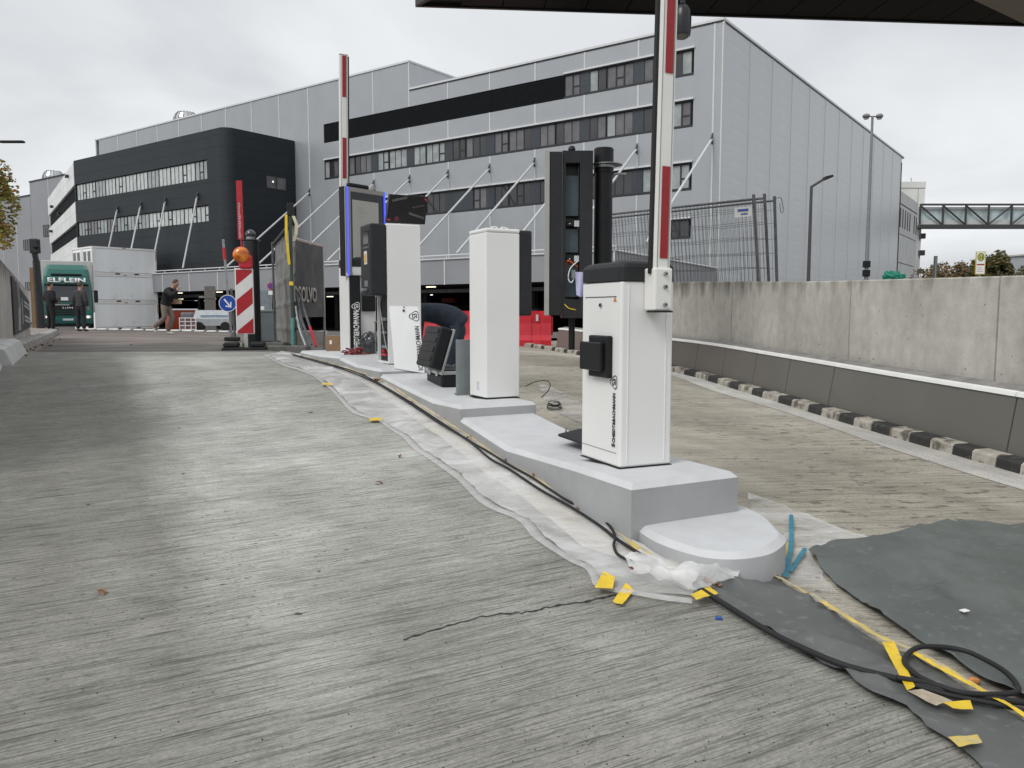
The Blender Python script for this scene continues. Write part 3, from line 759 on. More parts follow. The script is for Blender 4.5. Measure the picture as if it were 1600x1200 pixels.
for s in S_[1:]:
    if s < 80: lb('joint_strip', s - .055, s + .055, -.02, .035, 3, 17.55 if 13.3 < s < 41 else (ZHI if s > 29.2 else ZROOF), M_SEAM, hall) if False else None
for s in S_[1:]:
    z = 3.0; top = ZHI if s > 28.8 else ZROOF
    for (r0, r1, t0, t1) in sorted(rows):
        if t0 < s < t1: lb('joint_strip', s - .065, s + .065, -.03, .03, z, r0, M_SEAM, hall); z = r1
    lb('joint_strip', s - .065, s + .065, -.03, .03, z, top, M_SEAM, hall)
random.seed(11)
def window(x0, x1, z0, z1, npane, par, y=-.1, transom=None, shade=None, name='window'):
    fr = .05; bm = box(x0, x1, y - .05, y, z0, z0 + fr); box(x0, x1, y - .05, y, z1 - fr, z1, bm=bm)
    pw = (x1 - x0) / npane
    for k in range(npane + 1):
        xx = x0 + k * pw; xx = min(max(xx, x0 + fr / 2), x1 - fr / 2); box(xx - fr / 2, xx + fr / 2, y - .05, y + .004, z0 + fr, z1 - fr, bm=bm)
    if transom is not None:
        xx = x0 + transom * pw; zz = z0 + (z1 - z0) * .42; box(xx, xx + pw, y - .05, y + .012, zz - .05, zz + .05, bm=bm)
        box(xx + .03, xx + .09, y - .05, y + .010, z0, z1, bm=bm); box(xx + pw - .09, xx + pw - .03, y - .05, y + .010, z0, z1, bm=bm)
    o = ob(name, bm, M_FRAME, par)
    for k in range(npane):
        g = shade if shade is not None else random.choice([1, 1, 1, 0, 1, 1, 0, 2])
        ob('pane', box(x0 + k * pw + fr / 2, x0 + (k + 1) * pw - fr / 2, y - .045, y - .03, z0 + fr, z1 - fr), M_GL[g], o)
    return o
for ri, (z0, z1, t0, t1) in enumerate(rows):
    w1 = t1 if ri != 0 else 12.7
    lb('ribbon_back', t0, t1, -.35, -.16, z0, z1, M_VOID, hall)
    lb('window_sill', t0, w1, -.12, .01, z0, z0 + .16, M_FRAME, hall); lb('window_head', t0, w1, -.12, -.01, z1 - .09, z1, M_FRAME, hall)
    lb('flashing', t0 - .05, w1, -.02, .14, z1 + .003, z1 + .13, M_WTRIM, hall)
    a0, a1 = z0 + .16, z1 - .09
    for k in range(len(S_) - 1):
        s1 = S_[k + 1]; s0 = s1 - 4.53
        if s1 > w1 + 4.4 or s1 < t0: continue
        if s1 <= w1 + .4: lb('spandrel_panel', max(t0, s1 - .42), min(w1, s1 + .42), -.14, -.08, a0, a1, M_DPAN, hall)
        sh = 2 if (ri == 1 and 23.6 < s0 < 29.5) else (0 if ri in (2, 3) else None)
        if random.random() < .25 and ri == 2: sh = 2
        if ri == 2 and 19.9 < s0 < 24.3:      # blank dark infill
            lb('spandrel_panel', s0 + 1.9, s0 + 4.1, -.14, -.08, a0, a1, M_DPAN, hall)
            window(s0 + .43, s0 + 1.85, a0, a1, 2, hall, transom=1, shade=1); continue
        def clip(x0, x1, n_, tr):
            if x1 <= t0 + .1 or x0 >= w1 - .1: return
            full = x1 - x0; x0c, x1c = max(x0, t0), min(x1, w1); n_ = max(1, round(n_ * (x1c - x0c) / full))
            window(x0c, x1c, a0, a1, n_, hall, transom=tr if tr is not None and tr < n_ else None, shade=sh)
        clip(s0 + .43, s0 + 2.63, 3, random.choice([None, 0, 1, None])); clip(s0 + 2.70, s0 + 4.13, 2, random.choice([None, 0, None]))
for k in range(12):   # black louvre band
    x0 = 12.74 + k * 2.305; bm = bmesh.new()
    box(x0, x0 + 2.30, -.13, -.07, 17.68, 19.45, bm=bm)
    for j in range(8): box(x0 + .03, x0 + 2.27, -.07, -.05, 17.72 + j * .21, 17.82 + j * .21, bm=bm)
    ob('louvre_panel', bm, M_LOUV, hall)
# right hand gable side
for k in range(12):
    y1 = -k * 4.9 - .25; y0 = y1 - 4.9
    for j, (z0, z1) in enumerate([(-.5 + 1.126 * q, -.5 + 1.126 * (q + 1)) for q in range(19)]):
        key = ('g', 0)
        if key not in panel_cache:
            bm = box(0, .12, .0, 4.9, .0012, z1 - z0 - .0012)
            me = bpy.data.meshes.new('gable_panel'); bm.to_mesh(me); bm.free(); me.materials.append(M_PAN2); panel_cache[key] = me
        ob('gable_panel', panel_cache[key], None, hall, loc=(0, y0, z0))
    lb('joint_strip', -.02, .02, y1 - .06, y1 + .06, -.5, ZROOF, M_SEAM, hall)
lb('corner_trim', -.04, .05, -.2, .04, -.5, ZROOF, M_SEAM, hall)
lb('roof', .2, 28.95, -60.4, -.15, ZROOF - .5, ZROOF - .02, M_PAN3, hall)
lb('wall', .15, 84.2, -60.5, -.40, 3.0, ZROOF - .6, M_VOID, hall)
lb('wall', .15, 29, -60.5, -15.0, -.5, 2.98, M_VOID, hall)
lb('coping', -.06, 28.95, -.2, .08, ZROOF, ZROOF + .16, M_WTRIM, hall); lb('coping_shadow_gap', -.03, 28.95, -.1, .04, ZROOF - .1, ZROOF - .003, M_FRAME, hall)
lb('coping', -.06, .25, -60.6, -.21, ZROOF, ZROOF + .16, M_WTRIM, hall); lb('coping_shadow_gap', -.05, .1, -60.5, -.21, ZROOF - .1, ZROOF - .003, M_FRAME, hall)
# taller block
lb('wall', 29.2, 84.2, -30, -.42, ZROOF - .59, ZHI - .1, M_PAN, hall); lb('coping', 28.93, 84.4, -.2, .08, ZHI, ZHI + .16, M_WTRIM, hall)
lb('coping', 28.93, 29.2, -30, -.21, ZHI, ZHI + .16, M_WTRIM, hall); lb('roof', 29.25, 84.2, -30, -.2, ZHI - .09, ZHI - .01, M_PAN3, hall)
for k in range(4): lb('cladding_panel', 29.0, 29.12, -7.5 * (k + 1) + .02, -7.5 * k - .13, ZROOF, ZHI, M_PAN2, hall); lb('joint_strip', 28.96, 29.0, -7.5 * k - .2, -7.5 * k - .1, ZROOF, ZHI, M_SEAM, hall)
lb('wall', 84.15, 84.4, -30, .0, 3, ZHI, M_PAN, hall)
# tie rods from facade to canopy
def rod(x, y0_, z0_, y1_, z1_, par):
    ob('tie_rod', cyl((x, y0_, z0_), (x, y1_, z1_), .085, n=8), mat('white_painted_steel', (.62, .63, .64), .4, var=.05), par)
    bm = quadmesh([(x - .05, y0_ - .15, z0_ - .35), (x + .05, y0_ - .15, z0_ - .35), (x + .05, y0_ - .15, z0_ + .5), (x - .05, y0_ - .15, z0_ + .5), (x - .05, y0_ + .2, z0_ - .1), (x + .05, y0_ + .2, z0_ - .1)],
                  [(0, 1, 2, 3), (0, 4, 5, 1), (4, 3, 2, 5), (0, 3, 4), (1, 5, 2)])
    ob('anchor_bracket', bm, M_DPAN, par)
for s in [.6] + S_[2:11]: rod(s, .15, 13.1, 9.7, 5.45, hall)
for a_, b_ in ((185, 328), (221.5, 322), (260, 315), (310, 307.5)): pass
# entrance canopy / loading band in front of the hall
can = empty('loading_canopy', (CX, CY, 0), TH, 'long grey clad loading canopy band hung along the hall on white rods', 'canopy')
cx0, cx1 = 2.6, 78
k = 0; x = cx0
while x < cx1:
    lb('fascia_panel', x + .02, min(cx1, x + 4.54), 9.88, 10, 3.28, 5.02, M_PAN3, can); lb('joint_strip', x - .05, x + .05, 9.95, 10.03, 3.25, 5.02, M_SEAM, can); x += 4.56
lb('top_rail', cx0, cx1, 9.8, 10.1, 5.03, 5.12, M_SEAM, can); lb('hand_rail', cx0, cx1, 9.7, 9.78, 5.32, 5.40, M_SEAM, can)
for k in range(34): lb('rail_post', cx0 + k * 2.28, cx0 + k * 2.28 + .05, 9.71, 9.77, 5.12, 5.32, M_SEAM, can)
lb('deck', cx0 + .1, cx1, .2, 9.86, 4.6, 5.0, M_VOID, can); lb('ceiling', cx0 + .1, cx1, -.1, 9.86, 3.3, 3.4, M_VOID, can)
# canopy side running back to the corner of the hall
q = [(cx0, 9.95, 3.2), (0.0, .3, 2.4), (0.0, .3, 4.3), (cx0, 9.95, 5.05)]
bm = quadmesh(q + [(a_[0] + .15, a_[1], a_[2]) for a_ in q], [(0, 1, 2, 3), (7, 6, 5, 4), (3, 2, 6, 7), (0, 4, 5, 1)]); ob('side_fascia', bm, M_PAN3, can)
bm = tube([(cx0 - .03, 9.95, 5.08), (-.03, .3, 4.33)], .07, 6); ob('side_edge', bm, M_SEAM, can)
# hall interior seen under the canopy
inter = empty('loading_hall_interior', (CX, CY, 0), TH, 'dark open loading hall under the canopy with ceiling lights', 'loading hall')
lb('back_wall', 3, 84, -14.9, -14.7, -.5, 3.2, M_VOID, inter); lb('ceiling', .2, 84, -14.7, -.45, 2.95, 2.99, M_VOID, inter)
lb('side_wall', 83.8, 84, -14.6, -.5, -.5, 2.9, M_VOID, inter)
for k in range(14):
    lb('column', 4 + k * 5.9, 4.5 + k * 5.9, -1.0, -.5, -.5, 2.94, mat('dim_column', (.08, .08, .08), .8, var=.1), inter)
for k in range(10):
    for yy in (7.0, -3.0):
        xx = 6 + k * 6.9 + (2.4 if yy < 0 else 0); lb('ceiling_light', xx, xx + .9, yy, yy + .12, 3.2 if yy > 0 else 2.86, 3.28 if yy > 0 else 2.94, M_LIT, inter)
M_DRED = mat('dim_red_equipment', (.30, .02, .02), .6, var=.2)
for x, y, w_, h_ in ((20, -3, 2.0, .5), (27, -4, 1.6, .4), (31, 1, 2.2, .5)): lb('red_sign_beam', x, x + w_, y, y + .3, 2.2, 2.2 + h_, M_DRED, inter)
for x, y, w_, h_, c in ((12, 3, 3, 1.6, (.05, .05, .055)), (24, -2, 2.4, 1.9, (.07, .05, .045)), (38, 4, 2, 1.2, (.06, .065, .07)), (55, -1, 3, 2, (.05, .05, .05))):
    ob('machine_cabinet', box(x, x + w_, y, y + 1.5, -.45, h_, .06), mat('machine_%d' % x, c, .6, var=.2), inter)
# dark annex with rounded corner
ann = empty('dark_office_annex', (CX, CY, 0), TH, 'dark slate clad office block with rounded corner and two ribbons of windows', 'building')
AX0, AX1, AY, AZ = 44.75, 73.7, 8.0, 18.3
fp = [(AX0, .05)] + [(AX0 + 1.0 - 1.0 * math.cos(R(a_)), AY - 1.0 + 1.0 * math.sin(R(a_))) for a_ in range(0, 91, 10)]
fp2 = fp + [(AX1, AY), (AX1, .05)]
def band(z0, z1, pts, m, par, name, th=.16, gap=.006):
    """cladding courses following a plan line, one object per course"""
    z = z0; c = 0
    while z < z1 - .05:
        zt = min(z1, z + 1.02); bm = bmesh.new(); A = []
        for i, p in enumerate(pts):
            a_ = Vector(pts[max(0, i-1)]); b_ = Vector(pts[min(len(pts)-1, i+1)]); d = (b_ - a_).normalized(); nn = Vector((-d.y, d.x)); p = Vector(p)
            A.append([bm.verts.new((p.x, p.y, z + gap)), bm.verts.new((p.x, p.y, zt - gap)), bm.verts.new((p.x - nn.x * th, p.y - nn.y * th, zt - gap)), bm.verts.new((p.x - nn.x * th, p.y - nn.y * th, z + gap))])
        for P_, Q_ in zip(A, A[1:]):
            for i in range(4): bm.faces.new((P_[i], P_[(i+1) % 4], Q_[(i+1) % 4], Q_[i]))
        bm.faces.new(A[0][::-1]); bm.faces.new(A[-1]); bmesh.ops.recalc_face_normals(bm, faces=bm.faces[:])
        ob(name, bm, m, par); z = zt
W1, W2 = (13.9, 15.75), (9.9, 11.5)
WX0, WX1 = 47.8, 73.45
line = [(x, y) for x, y in fp]
# courses above, between and below the ribbons run the full width; beside the windows only on the corner part
for z0, z1 in ((W1[1], AZ), (W2[1], W1[0]), (5.0, W2[0])): band(z0, z1, line + [(AX1, AY)], M_DK, ann, 'cladding_course')
for z0, z1 in (W1, W2): band(z0, z1, line, M_DK, ann, 'cladding_course'); ob('end_panel', box(AX1 - .2, AX1, AY - .16, AY, z0, z1), M_DK, ann); ob('end_panel', box(AX0 + 1.001, WX0, AY - .16, AY - .001, z0, z1), M_DK, ann)
core = [(AX0 + .3, .1)] + [(AX0 + 1.2 - .85 * math.cos(R(a_)), AY - 1.2 + .85 * math.sin(R(a_))) for a_ in range(0, 91, 15)] + [(AX1 - .2, AY - .35), (AX1 - .2, .1)]
ob('wall', prism(core, 3.4, AZ - .1), M_VOID, ann); ob('roof', prism([(x, y) for x, y in fp2], AZ, AZ + .12), M_DK, ann)
random.seed(5)
for (z0, z1) in (W1, W2):
    x = WX0; n_ = 0
    while x < WX1 - .3:
        npn = 3; x1 = min(WX1, x + 2.14)
        window(x + .02, x1 - .02, z0 + .04, z1 - .04, npn, ann, y=AY - .12, transom=random.choice([None, 0, 2, None, 1]), shade=random.choice([3, 3, 2, 3]) if z0 > 12 or x < 60 else random.choice([2, 1, 2]))
        x = x1
window(AX0 + .002, AX0 + .003, 0, 0, 1, ann) if False else None
lwx = [(x_, y_) for x_, y_ in ((1.1, 4.6), (1.1, 2.2))]
bm = box(AX0 - .03, AX0 + .02, 1.2, 3.6, 13.3, 14.6); sw = ob('side_window', bm, M_FRAME, ann)
for k in range(2): ob('pane', box(AX0 - .05, AX0 - .03, 1.3 + k * 1.2, 2.35 + k * 1.2, 13.4, 14.5), M_GL[1], sw)
ob('lit_lamp', box(AX0 - .07, AX0 - .05, 2.75, 2.9, 13.95, 14.12), mat('lit_lamp', (1, 1, .95), .5, var=0, emit=(1, .97, .85), estr=.9), sw)
for px, py in ((185, 328), (221.5, 322), (260, 315), (310, 307.5)):
    d = ray(px, py); nrm = Vector((-.592, -.806)); k = (AY + CX * nrm.x + CY * nrm.y) / (d[0] * nrm.x + d[1] * nrm.y); x, y = d[0] * k - CX, d[1] * k - CY
    rod(x * -.806 + y * .592, AY + .15, H + d[2] * k, 9.9, 5.5, ann)
# pale receding face left of the annex
pale = empty('pale_office_wing', (CX, CY, 0), TH, 'pale wing with dark ribbon windows receding left of the dark annex', 'building')
D_ = Vector((.941, -.337)); PL = 36
def pw_(s, o_): return (AX1 + .05 + D_.x * s + .337 * o_, AY + D_.y * s + .941 * o_)
for z0, z1, m, o_ in ((15.75, AZ, M_BWHITE, 0), (13.9, 15.72, M_LOUV, -.25), (11.5, 13.88, M_BWHITE, 0), (9.9, 11.48, M_LOUV, -.25), (-.4, 9.88, M_BWHITE, 0)):
    if m is M_LOUV:
        ob('ribbon_window', prism([pw_(0, o_), pw_(PL - .3, o_), pw_(PL - .3, -8), pw_(0, -8)][::-1], z0, z1), m, pale)
        continue
    k = 6
    for j in range(k):
        s0, s1 = PL * j / k + .03, PL * (j + 1) / k - .03; zz = z0
        while zz < z1 - .05:
            zt = min(z1, zz + 1.25)
            ob('cladding_panel', prism([pw_(s0, o_), pw_(s1, o_), pw_(s1, -.3), pw_(s0, -.3)][::-1], zz + .015, zt - .015), m, pale); zz = zt
ob('wall', prism([pw_(.1, -.31), pw_(PL - .1, -.31), pw_(PL - .1, -9), pw_(.1, -9)][::-1], -.4, AZ - .1), M_DK, pale)
for s, z in ((5, 17.2), (17, 14.0), (27, 16.0), (30, 12.8)): ob('wall_lamp', box(*([pw_(s, .02)[0], pw_(s, .02)[0] + .4, pw_(s, .02)[1], pw_(s, .02)[1] + .3, z, z + .35])), M_FRAME, pale)
# far grey hall at the very left
def FAi(px, py, off):
    d = ray(px, py); nrm = Vector((-.592, -.806)); k = (off + CX * nrm.x + CY * nrm.y) / (d[0] * nrm.x + d[1] * nrm.y); x, y = d[0] * k - CX, d[1] * k - CY
    return x * -.806 + y * .592, H + d[2] * k
far = empty('far_grey_hall', (CX, CY, 0), TH, 'plain grey clad hall far left with a few small square windows', 'building')
OF = -5.0
xa, zt1 = FAi(100, 274, OF); xb, _ = FAi(46, 290, OF); xc, zt2 = FAi(-60, 326, OF)
for (x0, x1, zt) in ((xa - 1, xb, zt1), (xb + .02, xc, zt2)):
    k = max(1, int((x1 - x0) / 4.5))
    for j in range(k):
        a_, b_ = x0 + (x1 - x0) * j / k, x0 + (x1 - x0) * (j + 1) / k
        lb('cladding_panel', a_ + .03, b_ - .03, OF - .2, OF, -.4, zt, M_PAN3, far); lb('joint_strip', b_ - .06, b_ + .06, OF - .05, OF + .03, -.4, zt, M_SEAM, far) if j < k - 1 else None
    lb('coping', x0, x1, OF - .3, OF + .1, zt + .003, zt + .2, M_FRAME, far); lb('wall', x0, x1, OF - 20, OF - .3, -.4, zt - .1, M_PAN3, far)
for px0, py0, px1, py1 in ((37, 375, 48, 390), (68, 352, 78, 369), (40, 441, 52, 453)):
    x1, z1 = FAi(px0, py0, OF); x0, z0 = FAi(px1, py1, OF); window(x0, x1, z0, z1, 3, far, y=OF + .10, shade=0, name='small_window')
# domed roof vents
def vent(px, pyb, wpx, off, lab):
    x, z = FAi(px, pyb, off); c = Vector((CX + x * -.806 + off * -.592, CY + x * .592 + off * -.806)); rad = wpx / 2 / FOC * c.y
    e_ = empty('roof_vent', (c.x, c.y, z), TH, lab, 'roof vent'); bm = bmesh.new(); n_ = 16
    prof = [(rad, 0), (rad * .98, rad * .25), (rad * .8, rad * .62), (rad * .62, rad * .8), (.0, rad * .86)]
    rr = [[bm.verts.new((r_ * math.cos(2*math.pi*i/n_), r_ * math.sin(2*math.pi*i/n_), z_)) for i in range(n_)] for r_, z_ in prof]
    for A, B in zip(rr, rr[1:]):
        for i in range(n_):
            try: bm.faces.new((A[i], A[(i+1) % n_], B[(i+1) % n_], B[i]))
            except ValueError: pass
    bmesh.ops.remove_doubles(bm, verts=bm.verts[:], dist=1e-4); ob('hood', bm, ALU, e_)
    bm = bmesh.new()
    for i in range(n_):
        a_ = 2*math.pi*i/n_; tube([(r_ * 1.01 * math.cos(a_), r_ * 1.01 * math.sin(a_), z_ + .02) for r_, z_ in prof[:4]], .05, 4, bm)
    ob('ribs', bm, GREYM, e_); ob('curb', cyl((0, 0, -1.2), (0, 0, 0), rad * .9, n=16), GREYM, e_)
vent(291, 191, 36, -6, 'silver domed vent on the roof of the tall grey hall'); vent(84, 280, 30, OF - 4, 'silver domed vent on the roof of the far left hall')
# right background: beige stair tower and low block, truss footbridge
M_BEI = mat('pale_beige_panels', (.70, .70, .66), .7, var=.08, vscale=.4); M_BEI2 = mat('pale_grey_panels', (.56, .57, .57), .7, var=.08, vscale=.4)
YT = 135; tw = empty('stair_tower', (P(1424, 400, YT).x, YT, 0), 0, 'pale beige office tower at the right end of the long hall', 'building')
tx = lambda px: P(px, 400, YT).x - tw.location.x
tz = lambda py: P(1424, py, YT).z
lb('upper_block', tx(1404), tx(1441), 0, 12, tz(336), tz(294), M_BEI, tw); lb('parapet', tx(1403.5), tx(1441.4), -.1, 12, tz(293.6), tz(284), M_BEI, tw); lb('parapet_line', tx(1404), tx(1441.2), -.05, 0, tz(294), tz(293.4), M_FRAME, tw)
lb('panel_seam', tx(1404), tx(1441), -.03, 0, tz(320), tz(319.5), M_DPAN, tw); lb('panel_seam', tx(1430), tx(1430.4), -.03, 0, tz(319), tz(294), M_DPAN, tw)
lb('stair_shaft', tx(1431), tx(1437), 0, 5, -.4, tz(336.2), M_BEI, tw); lb('shaft_recess', tx(1431), tx(1434), -.8, 0, -.4, tz(345), M_BEI2, tw)
for ya, yb in ((335, 346), (366, 374), (392, 400), (421, 428)): lb('landing', tx(1430), tx(1439.5 if ya < 340 else 1437.5), -1.6, -.9, tz(yb), tz(ya), M_FRAME, tw)
lb('antenna', tx(1423), tx(1423.5), 1, 1.1, tz(284), tz(276), M_FRAME, tw)
YO = 112; lo = empty('low_office_block', (P(1405, 400, YO).x, YO, 0), 0, 'low pale block with narrow vertical windows below the beige tower', 'building')
A_ = Vector((P(1398, 400, YO).x - lo.location.x, 0)); B_ = Vector((P(1431, 400, 127).x - lo.location.x, 15.0)); dAB = (B_ - A_); LAB = dAB.length; uAB = dAB / LAB; nAB = Vector((uAB.y, -uAB.x)); zl = P(1431, 334, 127).z
def opt(s, o_): v_ = A_ + uAB * s + nAB * o_; return (v_.x, v_.y)
nc = 9
for j, (za, zb__) in enumerate(((-.4, zl * .24), (zl * .245, zl * .50), (zl * .505, zl * .74), (zl * .745, zl * .99), (zl, zl * 1.10))):
    for k in range(nc):
        if j == 4 and k: continue
        s0, s1 = (LAB * k / nc + .02, LAB * (k + 1) / nc - .02) if j < 4 else (0, LAB)
        ob('facade_panel', prism([opt(s0, 0), opt(s1, 0), opt(s1, -.3), opt(s0, -.3)], za, zb__ - .04), M_BEI2, lo)
        if j == 3 and k not in (0, 6): ob('narrow_window', prism([opt((s0 + s1) / 2 - .28, .05), opt((s0 + s1) / 2 + .28, .05), opt((s0 + s1) / 2 + .28, .01), opt((s0 + s1) / 2 - .28, .01)], zl * .80, zl * .96), M_FRAME, lo)
ob('wall', prism([opt(.1, -.31), opt(LAB - .1, -.31), opt(LAB - .1, -8), opt(.1, -8)], -.4, zl), M_DPAN, lo)
YB = 132; br = empty('truss_footbridge', (P(1520, 340, YB).x, YB, P(1520, 356, YB).z), 0, 'enclosed footbridge inside a dark steel truss, right of the beige tower', 'bridge')
bx0 = P(1438, 340, YB).x - br.location.x; bx1 = P(1760, 340, YB).x - br.location.x; bh = P(1520, 318, YB).z - br.location.z
M_TR = mat('dark_truss_steel', (.045, .045, .045), .5, var=.1)
lb('top_chord', bx0, bx1, 0, .3, bh - .3, bh, M_TR, br); lb('bottom_chord', bx0, bx1, 0, .3, 0, .55, M_TR, br); lb('deck', bx0, bx1, .3, 3, .1, .5, M_TR, br)
lb('glazing', bx0, bx1, .8, .95, .8, bh - .9, mat('blue_green_glazing', (.50, .60, .61), .2, var=.25, vscale=.5), br); lb('roof_panel', bx0, bx1, .7, 3, bh - .88, bh - .45, M_BEI2, br)
lb('rail_band', bx0, bx1, .6, .7, .6, 1.3, M_BEI2, br)
nb = 9; dx = (bx1 - bx0) / nb
for j in range(nb + 1): lb('post', bx0 + j * dx - .12, bx0 + j * dx + .12, .02, .28, .55, bh - .3, M_TR, br)
for j in range(nb):
    a_, b_ = (bx0 + j * dx, bx0 + (j + 1) * dx) if j < 3 else ((bx0 + (j + 1) * dx, bx0 + j * dx))
    ob('diagonal', tube([(a_, .15, bh - .3), (b_, .15, .5)], .14, 6), M_TR, br)
for j in range(28): lb('mullion', bx0 + j * (bx1 - bx0) / 28, bx0 + j * (bx1 - bx0) / 28 + .06, .74, .8, .8, bh - .9, M_BEI2, br)
fb = empty('far_white_shed', (P(1605, 400, 150).x, 150, 0), 0, 'pale shed with curved roof behind the bushes at the right edge', 'building')
fz = P(1600, 388, 150).z; fx = P(1585, 400, 150).x - fb.location.x
ob('wall', prism([(fx, 0), (14, 0), (14, 14), (fx, 14)], -.5, lambda x, y: fz - 1.5 + .25 * (x - fx) ** .5), mat('pale_blue_grey_sheet', (.42, .45, .48), .5, var=.1), fb)
ob('roof', prism([(fx - .3, -.3), (14, -.3), (14, 14), (fx - .3, 14)], lambda x, y: fz - 1.48 + .25 * max(0, x - fx) ** .5, lambda x, y: fz - 1.2 + .25 * max(0, x - fx) ** .5), M_GUT, fb)

# ================================================================== PARKING EQUIPMENT ON THE ISLAND
def barrier(loc, rz, sc, label, flip=False):
    e_ = empty('parking_barrier', loc, rz, label, 'parking barrier', 'parking barriers'); e_.scale = (sc,) * 3
    w_, d_, h_ = .315, .416, .965
    bm = box(0, w_, 0, d_, .004, h_, .012, seg=2)
    ob('housing', bm, WHITE, e_)
    if not flip:
        for x in (.04, .268): ob('vertical_fold', box(x, x + .004, -.004, .001, .03, h_ - .01), WHITE, e_)
    ob('base_gasket', box(-.004, w_ + .004, -.004, d_ + .004, 0, .0035), RUBBER, e_)
    # cap with rounded shoulders
    bm = bmesh.new(); n_ = 0; prof = [(.006, 0), (.006, .07), (-.004, .088), (-.022, .099), (-.05, .103)]; rings = []
    for o_, z_ in prof:
        pts_ = []
        for cx_, cy_, a0 in ((w_, 0, -90), (w_, d_, 0), (0, d_, 90), (0, 0, 180)):
            for k in range(4):
                a_ = R(a0 + k * 30); rr = .03; sx_ = 1 if cx_ else -1; sy_ = 1 if cy_ else -1
                pts_.append(bm.verts.new((cx_ + sx_ * (o_ - rr) + rr * math.cos(a_), cy_ + sy_ * (o_ - rr) + rr * math.sin(a_), h_ + .002 + z_)))
        rings.append(pts_)
    for A, B in zip(rings, rings[1:]):
        for i in range(16): bm.faces.new((A[i], A[(i+1) % 16], B[(i+1) % 16], B[i]))
    bm.faces.new(rings[0][::-1]); bm.faces.new(rings[-1]); bmesh.ops.recalc_face_normals(bm, faces=bm.faces[:])
    ob('cap', bm, DARKG, e_)
    # door seams, lock, warning triangle, black reader box, lettering
    fx = -.001
    if not flip:
        ob('door_seam', box(-.002, .002, .05, .38, .885, .889), INK, e_); ob('door_seam', box(-.002, .002, .035, .40, .075, .078), GREYM, e_)
        ob('lock', cyl((-.008, .205, .845), (.002, .205, .845), .011, n=12), STEEL, e_)
        ob('lock_slot', box(-.011, -.007, .198, .212, .836, .852), INK, e_)
        bm = quadmesh([(-.003, .045, .862), (-.003, .078, .862), (-.003, .0615, .888)], [(0, 1, 2)]); ob('warning_triangle', bm, mat('orange_sticker', (.6, .22, .02), .5, var=0), e_)
        bx = (.11, .31, .485, .685)
        ob('reader_box', box(-.035, .0, bx[0] - .03, bx[1] - .03, bx[2] - .02, bx[3], .006), BLACKP, e_)
        ob('reader_cover', box(-.062, -.037, bx[0], bx[1] + .02, bx[2] + .015, bx[3] - .035, .005), BLACKP, e_)
        ob('lettering', text_mesh('S', .044, (-.002, .048, .105), (0, 0, 1), (0, 1, 0), bold=.03), INK, e_)
        ob('lettering', text_mesh('CHEIDT&BACHMANN', .036, (-.002, .048, .128), (0, 0, 1), (0, 1, 0), width=.26, bold=.03), INK, e_)
        ob('emblem', logo((-.002, .060, .446), .062, (0, 0, 1), (0, 1, 0)), INK, e_)
        ax, ay = .185, -.062
    else:
        ob('reader_box', box(.15, .30, -.04, 0, .47, .69, .006), BLACKP, e_)
        ax, ay = .075, d_ + .062
    # boom: octagonal aluminium profile with rubber edge
    lean = math.tan(R(.9)); top = 3.36; sgn_ = 1 if not flip else -1
    M = Matrix.Shear('XY', 4, (lean, 0)) if False else None
    boom = ob('boom', box(-.049, .049, -.022, .022, 0, top - .98, .012, seg=2), ARMW, e_, loc=(ax, ay, .98), rot=(0, R(.9), 0))
    for x in (-.034, .031): ob('groove', box(x, x + .003, -.0235, -.0215, .01, top - .99), GREYM, boom)
    xs = (-.065, -.0495) if not flip else (.0495, .063)
    ob('rubber_edge', box(xs[0], xs[1], -.010, .012, .02 if not flip else .02, top - .98 - .01), RUBBER, boom)
    for k in range(3):
        z0 = 1.078 + .908 * k - .98
        ob('red_reflector', box(-.018, .026, -.0265, -.0225, z0, z0 + .455), RED, boom)
    ob('end_cap', box(-.05, .05, -.024, .024, top - .98, top - .972, .002), ARMW, boom)
    br_ = ob('boom_bracket', box(ax - .055, ax + .052, ay - .04, ay + .06 if not flip else ay + .03, .815, 1.03, .01, seg=2), ARMW, e_)
    ob('bracket_foot', box(ax - .055, ax + .052, ay - .045, ay + .03, .806, .8145), BLACKP, e_)
    for z in (.845, .935, 1.0):
        q = ob('bolt', cyl((ax + .006, ay - .052, z), (ax + .006, ay - .039, z), .011, n=10), STEEL, br_); ob('bolt_recess', cyl((ax + .006, ay - .0535, z), (ax + .006, ay - .0515, z), .005, n=6), INK, br_)
    return e_
L1 = PZ(968, 733, .53); TH1 = R(23.5)
b1 = barrier(L1, TH1, 1.0, 'near parking barrier with raised red and white boom cut by the top of the photo')
ob('cable_stub', tube(smooth_pts([(.175, -.005, .955), (.17, -.025, .93), (.165, -.02, .88), (.185, -.012, .845)]), .004, 6), RUBBER, b1)
L2 = P(549, 545, 9.75); L2.x -= .03; L2.z = ztop(L2.x, L2.y); b2 = barrier(L2, R(25), 1.095, 'far parking barrier behind the display kiosk with its boom raised', True)

def slab4(A, B, C, D, th, m, name, parent=None, **kw):
    """plate from four corners (counter-clockwise seen from the front) with thickness to the back"""
    A, B, C, D = map(Vector, (A, B, C, D)); nn = (B - A).cross(D - A).normalized() * -th
    bm = quadmesh([A, B, C, D, A + nn, B + nn, C + nn, D + nn], [(0, 1, 2, 3), (7, 6, 5, 4), (0, 4, 5, 1), (1, 5, 6, 2), (2, 6, 7, 3), (3, 7, 4, 0)])
    bmesh.ops.recalc_face_normals(bm, faces=bm.faces[:]); return ob(name, bm, m, parent, **kw)

